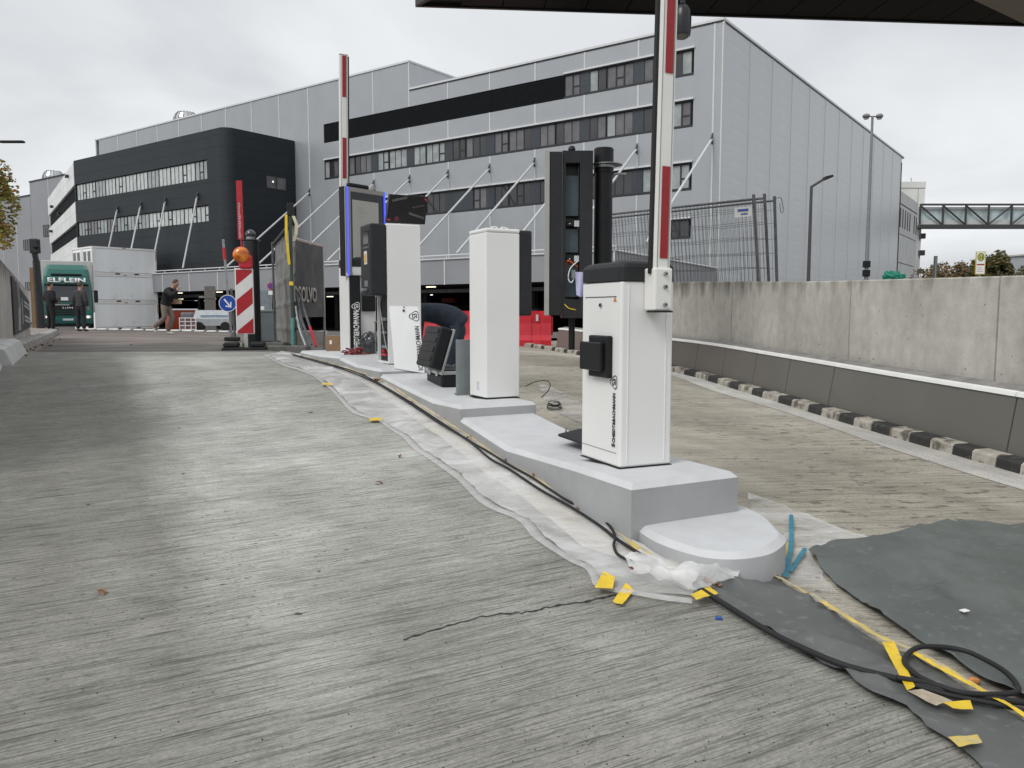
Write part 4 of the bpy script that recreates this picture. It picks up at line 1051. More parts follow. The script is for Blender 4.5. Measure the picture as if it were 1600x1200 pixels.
# kiosk in the middle of the island (closed, white), black reader head towards the right lane
def kiosk_base(loc, rz, sc, label): e_ = empty('ticket_kiosk', loc, rz, label, 'ticket kiosk'); e_.scale = (sc,) * 3; return e_
LK2 = T(760, 624.5); K2 = kiosk_base(LK2, R(27.5), 1, 'plain closed white ticket kiosk with black box on its right side, nearest kiosk')
kw_, kd_, kh_ = .315, .335, 1.425
ob('housing', box(0, kw_, 0, kd_, .012, kh_ - .035, .008, seg=2), WHITE, K2)
ob('plinth', box(-.003, kw_ + .003, -.003, kd_ + .003, 0, .006), RUBBER, K2)
ob('lid', box(-.003, kw_ + .003, -.003, kd_ + .003, kh_ - .033, kh_, .012, seg=2), WHITE, K2)
ob('reader_head', box(kw_ + .004, kw_ + .125, .004, kd_ - .01, .70, kh_ - .005, .018, seg=3), DARKG, K2)
hb = tube(smooth_pts([(.10, .12, kh_ + .001), (.12, .13, kh_ + .022), (.17, .15, kh_ + .026), (.2, .16, kh_ + .001)]), .006, 6); tube(smooth_pts([(.17, .07, kh_ + .001), (.19, .08, kh_ + .018), (.24, .1, kh_ + .016), (.26, .1, kh_ + .001)]), .006, 6, hb)
ob('cable_ties', hb, WHITE, K2)
ob('sticker', box(-.002, -.0005, .14, .19, .065, .14), mat('pale_sticker', (.62, .62, .66), .5, var=.3, vscale=60), K2)
slab = K2.matrix_world
gp = T(716, 618); e_ = empty('grey_cover_panel', gp, R(27.5), 'grey sheet metal cover standing upright behind the plain white kiosk', 'metal cover')
ob('sheet', box(0, .12, 0, .012, .0, .49, .003), GREYM, e_); ob('folded_edge', box(0, .012, .013, .05, .0, .49), GREYM, e_); ob('foot_lip', box(-.015, .0, -.002, .05, .0, .02), GREYM, e_)
# kiosk A with open compartment, black head towards the left lane
LKA = T(607, 570); KA = kiosk_base(LKA, R(27.5), 1.085, 'white kiosk with open lower compartment and black head with orange sticker')
w_, d_, h_ = .35, .335, 1.40
ob('housing', box(0, w_, 0, d_, .70, h_, .012, seg=2), WHITE, KA)
bm = box(0, w_, 0, .012, .012, .698); box(0, w_, d_ - .012, d_, .012, .698, bm=bm); box(w_ - .012, w_, .0125, d_ - .0125, .012, .698, bm=bm); box(.002, w_ - .0125, .0125, d_ - .0125, .012, .03, bm=bm)
ob('lower_shell', bm, WHITE, KA); ob('plinth', box(.005, w_ - .005, .005, d_ - .005, 0, .011), GREYM, KA)
ob('near_cladding', box(0, w_, -.005, -.0005, .012, h_ - .012), WHITE, KA)
ob('interior', box(.03, w_ - .014, .014, d_ - .014, .031, .69), BLACKP, KA)
for z, r_ in ((.16, .03), (.31, .022), (.44, .03)): ob('terminal_block', box(.004, .029, .08, .22, z, z + r_), GREYM, KA)
ob('red_connector', box(.002, .028, .10, .24, .085, .105), REDP, KA); ob('red_connector', box(.002, .028, .16, .20, .12, .145), REDP, KA)
ob('loose_cable', tube(smooth_pts([(.02, .06, .12), (.0, .08, .2), (-.012, .12, .36), (-.01, .18, .5), (.0, .24, .6), (.02, .25, .69)]), .004, 6), mat('pale_cable', (.5, .5, .48), .5, var=0), KA)
ob('folder_stack', box(.05, .17, .05, .28, .031, .075, .004), BLACKP, KA)
HX = -.17
head = ob('reader_head', box(HX, -.003, 0, d_, .69, h_ - .005, .02, seg=3), DARKG, KA)
ob('screen', box(HX - .003, HX + .001, .05, .22, h_ - .20, h_ - .07), GLOSSB, head)
for k in range(5): ob('button', cyl((HX - .006, .05 + k * .042, h_ - .235), (HX, .05 + k * .042, h_ - .235), .009, n=10), STEEL, head)
ob('card_reader_plate', box(HX - .006, HX - .001, .10, .19, 1.00, 1.13), mat('pale_label', (.66, .66, .6), .5, var=.05), head)
ob('orange_arrow_sticker', box(HX - .009, HX - .0065, .12, .17, 1.015, 1.10), mat('orange_sign', (.75, .36, .02), .5, var=0), head)
ob('slot', box(HX - .002, HX + .001, .09, .2, .78, .84), GLOSSB, head); ob('ticket_flap', box(HX - .05, HX - .001, .10, .18, .735, .76, .006), GREYM, head)
# cover leaning against kiosk A
A = T(617, 582); B = T(663.5, 583.5); Cq = P(653.5, 479, B.y + .16); Dq = P(608, 478, A.y + .16)
pan = empty('leaning_door_panel', A, 0, 'white kiosk door with black vertical lettering leaning on the open kiosk', 'kiosk door')
A0, B0, C0, D0 = (Vector(v) - Vector(A) for v in (A, B, Cq, Dq)); off = Vector((0, 0, .003))
slab4(A0 + off, B0 + off, C0, D0, .018, mat('bright_white_panel', (.86, .86, .86), .4, var=.02), 'sheet', pan)
upd = (D0 - A0).normalized(); xdd = (B0 - A0).normalized(); upd = (upd - xdd * upd.dot(xdd)).normalized(); nd = xdd.cross(upd)
def pp(u, v): return (A0 + (B0 - A0) * u) * (1 - v) + (D0 + (C0 - D0) * u) * v + nd * .002
tdir = (pp(.95, .8) - pp(.95, .1)).normalized(); tl = -(nd.cross(tdir)) ; tl = tdir.cross(nd) * -1
tl = nd.cross(tdir)
ob('lettering', text_mesh('SCHEIDT&BACHMANN', .066, pp(.955, .04) , tdir, tl, width=.47, bold=.015), INK, pan)
ob('emblem', logo(pp(.84, .85), .095, tdir, tl), INK, pan)
ob('lock', cyl(pp(.48, .93), pp(.48, .93) + nd * .01, .012, n=10), INK, pan); ob('lock', cyl(pp(.50, .985), pp(.50, .985) + nd * .01, .008, n=10), STEEL, pan)
# tool case
LC = T(690, 606); tcz = empty('tool_case', LC, R(22), 'open black hard tool case with metal rim on the island', 'tool case')
cd, cw = .50, .34
ob('base_shell', box(0, cw, 0, cd, .004, .115, .02, seg=3), BLACKP, tcz); ob('metal_rim', box(-.004, cw + .004, -.004, cd + .004, .117, .150, .004), ALU, tcz)
ob('inner_tray', box(.02, cw - .02, .02, cd - .02, .151, .162), BLACKM, tcz)
for y in (.12, .36): ob('latch', box(-.016, -.005, y - .03, y + .03, .10, .15, .003), ALU, tcz)
ca, sa = math.cos(R(17)), math.sin(R(17)); lh, lt = .40, .12
ML = Matrix(((-ca, 0, sa, 0), (0, 1, 0, 0), (sa, 0, ca, .155), (0, 0, 0, 1)))   # thickness -> local x, height -> local z
def lidbox(t0, t1, y0, y1, z0, z1, bev=0): bm = box(t0, t1, y0, y1, z0, z1, bev, seg=3); bm.transform(ML); bmesh.ops.recalc_face_normals(bm, faces=bm.faces[:]); return bm
lid = ob('lid_shell', lidbox(.0, lt, 0, cd, 0, lh, .022), BLACKP, tcz)
for z in (.06, .15, .24, .33): ob('rib', lidbox(lt + .001, lt + .008, .03, cd - .03, z, z + .045, .003), BLACKP, lid)
ob('rim', lidbox(-.022, -.001, -.003, cd + .003, -.003, lh + .003, .003), ALU, lid)
random.seed(3)
tb = bmesh.new()
for k in range(9): 
    x = random.uniform(.06, cw - .06); y = random.uniform(.05, cd - .1); a_ = random.uniform(0, 3); cyl((x, y, .175 + k * .002), (x + .09 * math.cos(a_), y + .09 * math.sin(a_), .18 + k * .002), .008, n=6, bm=tb)
ob('hand_tools', tb, STEEL, tcz)
sp = bmesh.new(); spr = []
for k in range(60): a_ = k * .7; spr.append((.27 + .022 * math.cos(a_), .07 + .022 * math.sin(a_), .165 + k * .003))
tube(spr, .006, 5, sp); e2 = empty('coiled_cable', LC, R(22), 'pink and white coiled cable standing in the open tool case', 'cable'); ob('coil', sp, mat('pink_cable', (.5, .2, .18), .5, var=.3, vscale=60), e2)
# display kiosk
YD = 9.7; DL = P(541, 430, YD); zb = P(541, 431, YD).z; zt = P(541, 290, YD).z; DTH = R(52)
dk = empty('display_kiosk', (DL.x, DL.y, 0), DTH, 'tall display kiosk with a grey screen between two blue light strips', 'display kiosk')
dw = .65; M_DFR = mat('display_frame_grey', (.30, .29, .27), .45, var=.05)
sc_ = ob('display_case', box(0, dw, .012, .115, zb, zt, .01), BLACKP, dk)
ob('frame', box(.03, dw - .02, -.002, .011, zt - .055, zt - .004), M_DFR, sc_); ob('frame', box(.03, dw - .02, -.002, .011, zb + .004, zb + .05), M_DFR, sc_)
ob('frame', box(.002, .022, -.002, .011, zb + .004, zt - .004), M_DFR, sc_); ob('frame', box(.049, .085, -.002, .011, zb + .051, zt - .056), M_DFR, sc_)
ob('black_bezel', box(.086, dw - .045, .0, .011, zb + .051, zt - .056), GLOSSB, sc_)
ob('screen', box(.11, dw - .12, -.004, -.001, zb + .12, zt - .15), mat('idle_grey_screen', (.43, .42, .385), .25, var=.08, vscale=2), sc_)
M_BLUE = mat('blue_led', (.05, .08, .9), .4, var=0, emit=(.06, .10, 1), estr=1.0)
ob('light_strip', box(.024, .047, -.006, .011, zb + .004, zt - .004), M_BLUE, sc_); ob('light_strip', box(dw - .019, dw - .001, -.006, .011, zb + .45, zt - .004), M_BLUE, sc_)
for k, (x, l_) in enumerate(((.2, .1), (.22, .14), (.2, .09))): ob('screen_text', box(x, x + l_, -.0055, -.0045, zt - .24 - k * .05, zt - .236 - k * .05), M_DFR, sc_)
ob('top_camera', box(.1, .42, .03, .1, zt + .002, zt + .055, .02, seg=2), BLACKP, dk); ob('sensor', box(.47, .52, .02, .07, zt + .002, zt + .06, .005), M_DFR, dk)
pb = ztop(DL.x + .1, DL.y + .15)
cw_p = P(547, 500, 9.74); lp = Matrix.Rotation(-DTH, 4, 'Z') @ Vector((cw_p.x - DL.x, cw_p.y - DL.y, 0)); pb = ztop(cw_p.x + .05, cw_p.y + .05)
col = ob('column', box(0, .128, 0, .12, pb, zb - .002, .006), BLACKP, dk, loc=(lp.x, lp.y, 0), rz=R(16) - DTH)
bmk = text_mesh('SCHEIDT&BACHMANN', .092, (.106, -.002, pb + .02), (0, 0, 1), (-1, 0, 0), width=.50, bold=.03); ob('lettering', bmk, WINK, col); ob('emblem', logo((.076, -.002, pb + .575), .088, (0, 0, 1), (-1, 0, 0)), WINK, col)
ob('column_cap', box(-.02, .3, .0, .2, zb - .0015, zb + .01), BLACKP, col)
ob('corner_label', box(.0, .04, -.004, .0, zb - .0, zb + .035), WINK, sc_)
# black lid / cover plate with printed strips standing on kiosk A
kt = LKA.z + h_ * 1.085
fc = [P(603, 350, 8.86), P(664, 352.5, 9.15), P(668, 309, 9.12), P(609, 305, 8.83)]
fo = Vector(fc[0]); fe = empty('black_equipment_cover', fo, 0, 'black glossy cover tilted on top of the open kiosk', 'equipment cover')
fq = [Vector(v) - fo + Vector((0, 0, .012)) for v in fc]
slab4(fq[0], fq[1], fq[2], fq[3], .035, mat('satin_black', (.010, .010, .012), .3, var=.1), 'plate', fe)
fn = (fq[1] - fq[0]).cross(fq[3] - fq[0]).normalized() * .002
def fp_(u, v): return (fq[0] + (fq[1] - fq[0]) * u) * (1 - v) + (fq[3] + (fq[2] - fq[3]) * u) * v + fn
def strip(u0, v0, u1, v1, th, m, name): 
    a_, b_ = fp_(u0, v0), fp_(u1, v1); d_ = (b_ - a_).normalized(); s_ = fn.normalized().cross(d_) * th
    slab4(a_ - s_, b_ - s_, b_ + s_, a_ + s_, .001, m, name, fe)
strip(.08, .78, .46, .92, .012, mat('grey_print', (.12, .12, .12), .5, var=.4, vscale=60), 'grey_strip'); strip(.55, .38, .95, .22, .012, MATS['grey_print'], 'grey_strip'); strip(.62, .58, .93, .68, .004, MATS['grey_print'], 'grey_strip')
strip(.02, .12, .1, .12, .008, mat('pink_red_print', (.5, .04, .06), .5, var=.1), 'red_mark'); strip(.93, .93, 1.0, .84, .010, MATS['pink_red_print'], 'red_mark')
bmk = bmesh.new()
for k in range(6):
    a_ = R(k * 60); c_ = fp_(.25, .16); ux = (fq[1] - fq[0]).normalized(); uy = (fq[3] - fq[0]).normalized(); p_ = c_ + (ux * math.cos(a_) + uy * math.sin(a_)) * .016; ball(p_, .009, seg=8, bm=bmk)
ob('red_blossom_mark', bmk, mat('dim_pink', (.25, .03, .06), .6, var=0), fe)
# things lying at the far end
cbp = T(509, 548.5); e_ = empty('cardboard_box', cbp, R(8), 'small brown cardboard box on the far end of the island', 'cardboard box')
bx_ = ob('carton', box(0, .19, 0, .17, 0, .195, .003), CARD, e_); ob('packing_tape', box(.08, .11, -.001, .171, .1955, .197), mat('clear_tape', (.36, .27, .18), .3, var=0), e_); ob('label', box(.05, .08, -.002, -.0005, .09, .14), WINK, e_)
rc = P(553, 549, 9.5); rc.z = ztop(rc.x, rc.y) + .002; e_ = empty('red_cable_coil', rc, 0, 'tangled dark red cable coil in front of the display kiosk', 'cable'); bm = bmesh.new(); random.seed(8)
for k in range(7):
    ph = random.uniform(0, 6); rx, ry = random.uniform(.06, .13), random.uniform(.05, .09); ox = random.uniform(-.03, .03)
    tube([(ox + rx * math.cos(ph + t * .33), ry * math.sin(ph + t * .33), .008 + .01 * k + .008 * math.sin(t + k)) for t in range(19)], .007, 6, bm)
tube(smooth_pts([(.1, -.02, .02), (.16, -.03, .01), (.2, .0, .01)]), .007, 6, bm); ob('coil', bm, mat('dark_red_cable', (.20, .012, .022), .45, var=.1), e_)
bg_ = P(578, 548, 9.75); bg_.z = ztop(bg_.x, bg_.y); e_ = empty('plastic_bag', bg_, R(25), 'dark grey shiny plastic bag behind the red cable', 'bag')
bm = bmesh.new(); bmesh.ops.create_icosphere(bm, subdivisions=4, radius=1)
for v in bm.verts:
    n_ = mnoise.noise(v.co * 3.0) * .22 + abs(mnoise.noise(v.co * 7)) * .1; p_ = v.co * (1 + n_); v.co = Vector((p_.x * .11, p_.y * .09, max(0, p_.z * .13 + .13)))
ob('bag_body', bm, mat('grey_black_film', (.05, .055, .06), .18, var=.5, vscale=25, spec=.8), e_, smooth=True)
e_ = empty('thin_steel_post', P(587, 549, 9.6).xy.to_3d() + Vector((0, 0, .85)), 0, 'thin grey steel stake beside the plastic bag', 'metal post'); ob('stake', cyl((0, 0, 0), (0, 0, .36), .008, n=8), STEEL, e_); ob('stake_head', ball((0, 0, .37), .02), STEEL, e_)
# small base plate beside the near barrier
q = [T(872, 696), T(905, 688), T(950, 694), T(925, 711)]; bm = prism([(v.x, v.y) for v in q], .531, .546)
e_ = empty('base_plate', (0, 0, 0), 0, 'dark steel base plate with one bolt left of the near barrier', 'base plate'); ob('plate', bm, BLACKP, e_)
v = T(884, 694); ob('bolt', cyl((v.x, v.y, .547), (v.x, v.y, .56), .007, n=6), STEEL, e_); ob('stud', cyl((v.x, v.y, .56), (v.x, v.y, .577), .004, n=8), STEEL, e_)

# ================================================================== LEFT SIDE: beacon, fences, posts
def at(px, Y, z=None):
    d = ray(px, 487); x = d[0] * Y / d[1]; return Vector((x, Y, zg(x, Y) if z is None else z))
bp_ = at(383, 12.3); be = empty('warning_beacon', bp_, R(14), 'red and white striped warning board with amber lamp on rubber foot', 'warning beacon')
bw_, z0, z1 = .27, .24, 1.24
bd = ob('board', box(-bw_ / 2, bw_ / 2, -.018, .018, z0, z1, .015, seg=2), mat('white_plastic_board', (.74, .73, .73), .4, var=.05), be)
M_RS = mat('red_stripe', (.42, .012, .02), .35, var=.1, vscale=20)
def stripe(y0a, y1a, clip0=z0 + .015, clip1=z1 - .02):    # rising to the right, slope ~ 1.2
    hw = bw_ / 2 - .018; s_ = .85 * 2 * hw; pts_ = [(-hw, y0a), (hw, y0a + s_), (hw, y1a + s_), (-hw, y1a)]
    def cl(poly, zc, keep):
        o_ = []
        for i in range(len(poly)):
            a_, b_ = poly[i], poly[(i+1) % len(poly)]; ia, ib = keep(a_[1]), keep(b_[1])
            if ia: o_.append(a_)
            if ia != ib: t = (zc - a_[1]) / (b_[1] - a_[1]); o_.append((a_[0] + (b_[0] - a_[0]) * t, zc))
        return o_
    pts_ = cl(cl(pts_, clip0, lambda z: z > clip0), clip1, lambda z: z < clip1)
    if len(pts_) > 2: ob('stripe', quadmesh([(x, -.0195, z) for x, z in pts_], [tuple(range(len(pts_)))]), M_RS, bd)
for zz in (z0 - .20, z0 + .27, z0 + .74): stripe(zz, zz + .25)
lampz = z1 + .2
ob('lamp_housing', box(-.07, .13, -.05, .05, z1 - .01, z1 + .20, .04, seg=3), REDP, be)
ob('lens', ball((-.03, -.03, lampz), .12, (1, .62, 1), 28), mat('amber_lens', (.90, .27, .008), .15, var=.25, vscale=9, col2=(.5, .09, .0), spec=.9), be, smooth=True)
ob('lens_ring', cyl((-.03, -.02, lampz), (-.03, .04, lampz), .127, n=28), REDP, be)
bm = box(-.34, .30, -.2, .2, 0, .045, .012); box(-.32, -.10, -.18, .18, .046, .12, .02, bm=bm); box(.06, .28, -.18, .18, .046, .12, .02, bm=bm); ob('rubber_foot', bm, RUBBER, be)
ob('stem', box(-.03, .03, -.03, .03, .036, z0 + .002), ALU, be); ob('clip', box(-.05, -.035, -.16, .16, .05, .11), mat('green_mark', (.08, .2, .05), .6), be)
mp_ = at(395, 13.3); mb = empty('black_camera_bollard', mp_, 0, 'black round post with glass dome behind the warning beacon', 'post')
mh = P(395, 377, 13.3).z - mp_.z; ob('post', cyl((0, 0, 0), (0, 0, mh), .125, n=24), BLACKM, mb, smooth=False); ob('post_head', box(-.13, .13, -.1, .13, mh + .001, mh + .03, .01), BLACKM, mb); ob('dome', ball((-.0, 0, mh + .11), .08, seg=20), mat('dark_dome_glass', (.03, .03, .035), .04, var=0, spec=1), mb, smooth=True); ob('dome_collar', cyl((0, 0, mh + .03), (0, 0, mh + .07), .07, n=16), STEEL, mb)
# blue direction sign
sp_ = at(361, 19); se = empty('blue_arrow_sign', sp_, R(10), 'round blue sign with white arrow pointing down right on leaning poles', 'traffic sign')
top = P(349, 374, 19) - sp_
ob('pole', tube([(0, 0, .1), (top.x * .5, 0, top.z * .5), (top.x, 0, top.z)], .028, 8), STEEL, se); ob('pole', tube([(.07, 0, .1), (.02, 0, top.z * .52)], .03, 8), DSTEEL, se)
ob('red_band', cyl((top.x * .82, 0, top.z * .80), (top.x * .93, 0, top.z * .92), .033, n=8), REDP, se)
dc = P(356.5, 474, 19) - sp_; bm = cyl((dc.x, -.05, dc.z), (dc.x, -.04, dc.z), .2, n=28); disc = ob('disc', bm, mat('sign_blue', (.012, .07, .38), .35, var=.05), se)
bm = bmesh.new(); n_ = 28; A = [bm.verts.new((dc.x + .2 * math.cos(2*math.pi*i/n_), -.0515, dc.z + .2 * math.sin(2*math.pi*i/n_))) for i in range(n_)]; B = [bm.verts.new((dc.x + .185 * math.cos(2*math.pi*i/n_), -.0515, dc.z + .185 * math.sin(2*math.pi*i/n_))) for i in range(n_)]
for i in range(n_): bm.faces.new((A[i], A[(i+1) % n_], B[(i+1) % n_], B[i]))
ob('white_ring', bm, WINK, disc)
def arrow(c, y, s_):
    ax_ = Vector((.62, 0, -.785)); bx_2 = Vector((.785, 0, .62)); P0 = lambda u, v: Vector((c.x, y, c.z)) + ax_ * u * s_ + bx_2 * v * s_
    bm = quadmesh([P0(-.7, -.1), P0(.45, -.1), P0(.45, .1), P0(-.7, .1)], [(0, 1, 2, 3)]); y2 = .001
    quadmesh([P0(.72, 0), P0(.15, .5), P0(.05, .37), P0(.46, 0)], [(0, 1, 2, 3)], bm); quadmesh([P0(.72, 0), P0(.46, 0), P0(.05, -.37), P0(.15, -.5)], [(0, 1, 2, 3)], bm); return bm
ob('arrow', arrow(dc, -.053, .18), WINK, disc)
ob('foot', box(-.16, .18, -.12, .12, 0, .10, .02), RUBBER, se)
# striped pole to the left of it (thin barrier pole) and red flag sign
fpz = at(384, 42); fl = empty('red_banner_sign', fpz, 0, 'tall narrow red banner on a thin red pole in front of the dark annex', 'banner')
zt_, zb_ = P(381, 282, 42).z - fpz.z, P(388, 374, 42).z - fpz.z
ob('pole', cyl((-.12, 0, 0), (-.12, 0, zb_), .05, n=8), mat('flag_red', (.42, .01, .022), .5, var=.08), fl)
slab4((-.30, 0, zb_), (.0, 0, zb_), (-.01, 0, zt_), (-.31, 0, zt_), .06, MATS['flag_red'], 'banner', fl)
bm = bmesh.new(); z_ = zb_ + .05; random.seed(2)
while z_ < zb_ + 1.85:
    h2 = random.choice([.05, .08, .06]); x_ = -.17; box(x_ - .06, x_ + random.choice([.02, .06]), -.012, -.004, z_, z_ + h2 * .8, bm=bm); z_ += h2 + .03
ob('faint_lettering', bm, mat('dim_white', (.5, .45, .45), .5, var=0), fl)
# scaffold-mesh fence and banner fence
def foot(px, Y, lab, w_=.62): 
    p_ = at(px, Y); e_ = empty('fence_foot', p_, R(random.uniform(-10, 20)), lab, 'concrete foot', 'concrete fence feet'); bm = box(-w_ / 2, w_ / 2, -.12, .12, 0, .14, .02)
    ob('block', bm, mat('fence_foot_concrete', (.13, .13, .12), .9, var=.3, vscale=6, bump=.4, bscale=50), e_); ob('pocket', box(-.04, .04, -.04, .04, .1401, .143), INK, e_); ob('pocket', box(.14, .2, -.04, .04, .1401, .143), INK, e_); return e_
random.seed(4)
foot(450, 12.35, 'concrete block holding the green fence post, nearest of the blocks'); foot(419, 13.4, 'concrete block behind the warning beacon'); foot(432, 15.6, 'far concrete block of the sheeted fence')
pA, pB = at(457, 12.55), at(428.5, 16.1); ft = empty('sheeted_fence', pA, 0, 'mesh fence panel covered with crinkled grey sheet beside a tall green post', 'fence')
v = pB - pA; v.z = 0; Ln = v.length; vn = v.normalized(); hN = 2.28
def fpt(s, z, o_=0): return Vector((vn.x * s - vn.y * o_, vn.y * s + vn.x * o_, z + (pB.z - pA.z) * s / Ln))
ob('post', tube([fpt(0, .05), fpt(0, .6)], .026, 8), mat('turquoise_paint', (.10, .33, .30), .5, var=.1), ft); ob('post', tube([fpt(0, .6), fpt(0, hN - .12)], .027, 8), mat('dark_green_paint', (.04, .07, .06), .5, var=.1), ft)
ob('post_cap', box(-.04, .05, -.04, .04, hN - .12, hN + .08, .01), BLACKP, ft); ob('post', tube([fpt(Ln, .05), fpt(Ln, 2.1)], .025, 8), DSTEEL, ft)
ob('rail', tube([fpt(0, .12), fpt(Ln, .12)], .02, 6), STEEL, ft); ob('rail', tube([fpt(0, 2.06), fpt(Ln, 2.06)], .02, 6), DSTEEL, ft)
bm = bmesh.new(); nx_, nz_ = 60, 44; g = []
for j in range(nz_ + 1):
    row = []
    for i in range(nx_ + 1):
        s_ = .04 + (Ln - .08) * i / nx_; z_ = .16 + 1.87 * j / nz_; n_ = mnoise.fractal(Vector((s_ * 5, z_ * .9, 2)), 1, 2, 4) * .05 + mnoise.noise(Vector((s_ * 14, z_ * 2, 5))) * .02 - .02 * max(0, math.cos(z_ * 15)) ** 8
        row.append(bm.verts.new(fpt(s_, z_, -.05 - n_)))
    g.append(row)
for A, B in zip(g, g[1:]):
    for i in range(nx_): bm.faces.new((A[i], A[i+1], B[i+1], B[i]))
ob('sheet', bm, mat('grey_scaffold_sheet', (.20, .195, .185), .6, var=.25, vscale=3, stretch=(3, 3, .6)), ft, smooth=True)
for k in range(5): ob('seam_line', tube([fpt(.04 + i * (Ln - .08) / 8, .42 + k * .37 + .02 * math.sin(i), -.085) for i in range(9)], .006, 4), DSTEEL, ft)
for k in range(5): ob('seam_line', tube([fpt(.45 + k * .65, .17, -.09), fpt(.45 + k * .65, 2.0, -.09)], .005, 4), DSTEEL, ft)
def ribbon(pts_, w_, m, name, par, side=Vector((1, 0, 0))):
    bm = bmesh.new(); pv = None
    for p_ in pts_:
        p_ = Vector(p_); q_ = (bm.verts.new(p_ - side * w_ / 2), bm.verts.new(p_ + side * w_ / 2))
        if pv: bm.faces.new((pv[0], pv[1], q_[1], q_[0]))
        pv = q_
    o_ = ob(name, bm, m, par); md = o_.modifiers.new('s', 'SOLIDIFY'); md.thickness = .003; return o_
ribbon([(-.05, -.04, hN - .1), (-.05, -.06, hN - .4), (-.03, -.05, hN - .7), (-.02, -.04, hN - .86)], .04, YTAPE, 'yellow_strap', ft)
ribbon([(.06, -.04, hN - .12), (.11, -.05, hN - .25), (.10, -.06, hN - .4), (.06, -.05, hN - .5)], .05, mat('cream_strap', (.55, .5, .35), .6), 'cream_strap', ft)
ob('yellow_tag', box(-.03, .03, -.035, -.028, 1.1, 1.16), YTAPE, ft)
q0, q1 = at(461, 12.7), at(506, 14.15); fb_ = empty('banner_fence', q0, 0, 'faded dark grey banner with pale lettering hung right of the green fence post', 'banner')
v = q1 - q0; v.z = 0; Lb = v.length; vb = v.normalized()
def bpt(s, z, o_=0): return Vector((vb.x * s + vb.y * o_, vb.y * s - vb.x * o_, z - q0.z))
zt_, zb_ = 2.46, 1.25; bm = bmesh.new(); g = []
for j in range(17):
    g.append([bm.verts.new(bpt(Lb * i / 24, zb_ + (zt_ - zb_) * j / 16, .012 * mnoise.noise(Vector((i * .3, j * .2, 9))))) for i in range(25)])
for A, B in zip(g, g[1:]):
    for i in range(24): bm.faces.new((A[i], A[i+1], B[i+1], B[i]))
ob('banner_sheet', bm, mat('faded_banner_print', (.095, .093, .095), .6, var=.2, vscale=1.6, col2=(.05, .052, .06), dirt=((.17, .15, .13), 2.0, .58)), fb_, smooth=True)
ob('lettering', text_mesh('DSOLVO', .34, bpt(-.10, 1.50, .02), vb, (0, 0, 1), width=1.12, bold=.03), mat('faded_pale_print', (.42, .38, .34), .6, var=.3, vscale=6), fb_)
ob('top_rail', tube([bpt(-.05, zt_ + .03), bpt(Lb + .03, zt_ + .02)], .018, 6), ALU, fb_); ob('post', tube([bpt(Lb + .02, zg(q1.x, q1.y)), bpt(Lb + .02, zt_)], .02, 6), ALU, fb_); ob('post', tube([bpt(.0, q0.z), bpt(0, zt_)], .02, 6), DSTEEL, fb_)
# poles leaning below the banner
random.seed(9)
for k, (x0, y0_, x1, y1_, m, lab) in enumerate(((462, 452, 487, 538, DSTEEL, 'dark scaffold tube leaning under the banner'), (459, 460, 478, 540, ALU, 'bright metal tube leaning under the banner, leftmost'), (466, 455, 494, 541, REDP, 'pole with red lower end leaning under the banner'), (463, 470, 483, 543, GREYM, 'grey flat bar leaning under the banner'))):
    a_, b_ = P(x0, y0_, 12.8), P(x1, y1_, 12.3 + .03 * k); b_.z = max(b_.z, zg(b_.x, b_.y) + .01); e_ = empty('leaning_tube', b_, 0, lab, 'metal tube')
    if k == 2: ob('upper_tube', tube([a_ - b_, (a_ - b_) * .35], .02, 6), DSTEEL, e_); ob('red_end', tube([(a_ - b_) * .349, (0, 0, 0)], .023, 6), REDP, e_)
    else: ob('tube', tube(smooth_pts([a_ - b_, (a_ - b_) * .5 + Vector((-.03, 0, -.05)), (0, 0, 0)]), .02, 6), m, e_)
p_ = at(485, 14.4); e_ = empty('bulk_bag', p_, R(10), 'dirty white bulk bag standing behind the leaning tubes', 'bulk bag'); bm = bmesh.new(); bmesh.ops.create_cube(bm, size=1); bmesh.ops.subdivide_edges(bm, edges=bm.edges[:], cuts=5, use_grid_fill=True)
for v_ in bm.verts: n_ = mnoise.noise(v_.co * 4) * .05; v_.co = Vector((v_.co.x * .55 * (1 + n_ * 2), v_.co.y * .5, (v_.co.z + .5) * .48 * (1 + n_)))
ob('bag_body', bm, mat('dirty_white_weave', (.6, .57, .54), .8, var=.2, vscale=6), e_, smooth=True)
# traffic post far left with slanted head
pb_ = at(63, 29); tp = empty('black_service_post', pb_, 0, 'tall black post with slanted head at the left by the truck', 'post'); hh = P(58, 376, 29).z - pb_.z; dx_ = (P(52, 376, 29).x - pb_.x)
bm = tube([(0, 0, 0), (dx_ * .25, 0, hh * .5), (dx_ * .45, 0, hh * .78)], [.15, .13, .12], 8); tube([(dx_ * .45, 0, hh * .78), (dx_ * .95, 0, hh * .9)], .1, 8, bm); ob('post', bm, BLACKM, tp); ob('head', box(dx_ * 1.05 - .1, dx_ * 1.05 + .2, -.12, .12, hh * .86, hh * 1.02, .03), BLACKM, tp)
ob('lamp_lens', ball((dx_ * .6 + .1, -.1, hh * .93), .09), GLOSSB, tp)
pb_ = at(55, 31); e_ = empty('timber_board', pb_, 0, 'upright brown timber board behind the black post', 'timber'); ob('board', box(-.12, .12, -.03, .03, 0, P(55, 418, 31).z - pb_.z), mat('brown_timber', (.19, .11, .05), .7, var=.25, stretch=(8, 8, 1)), e_)
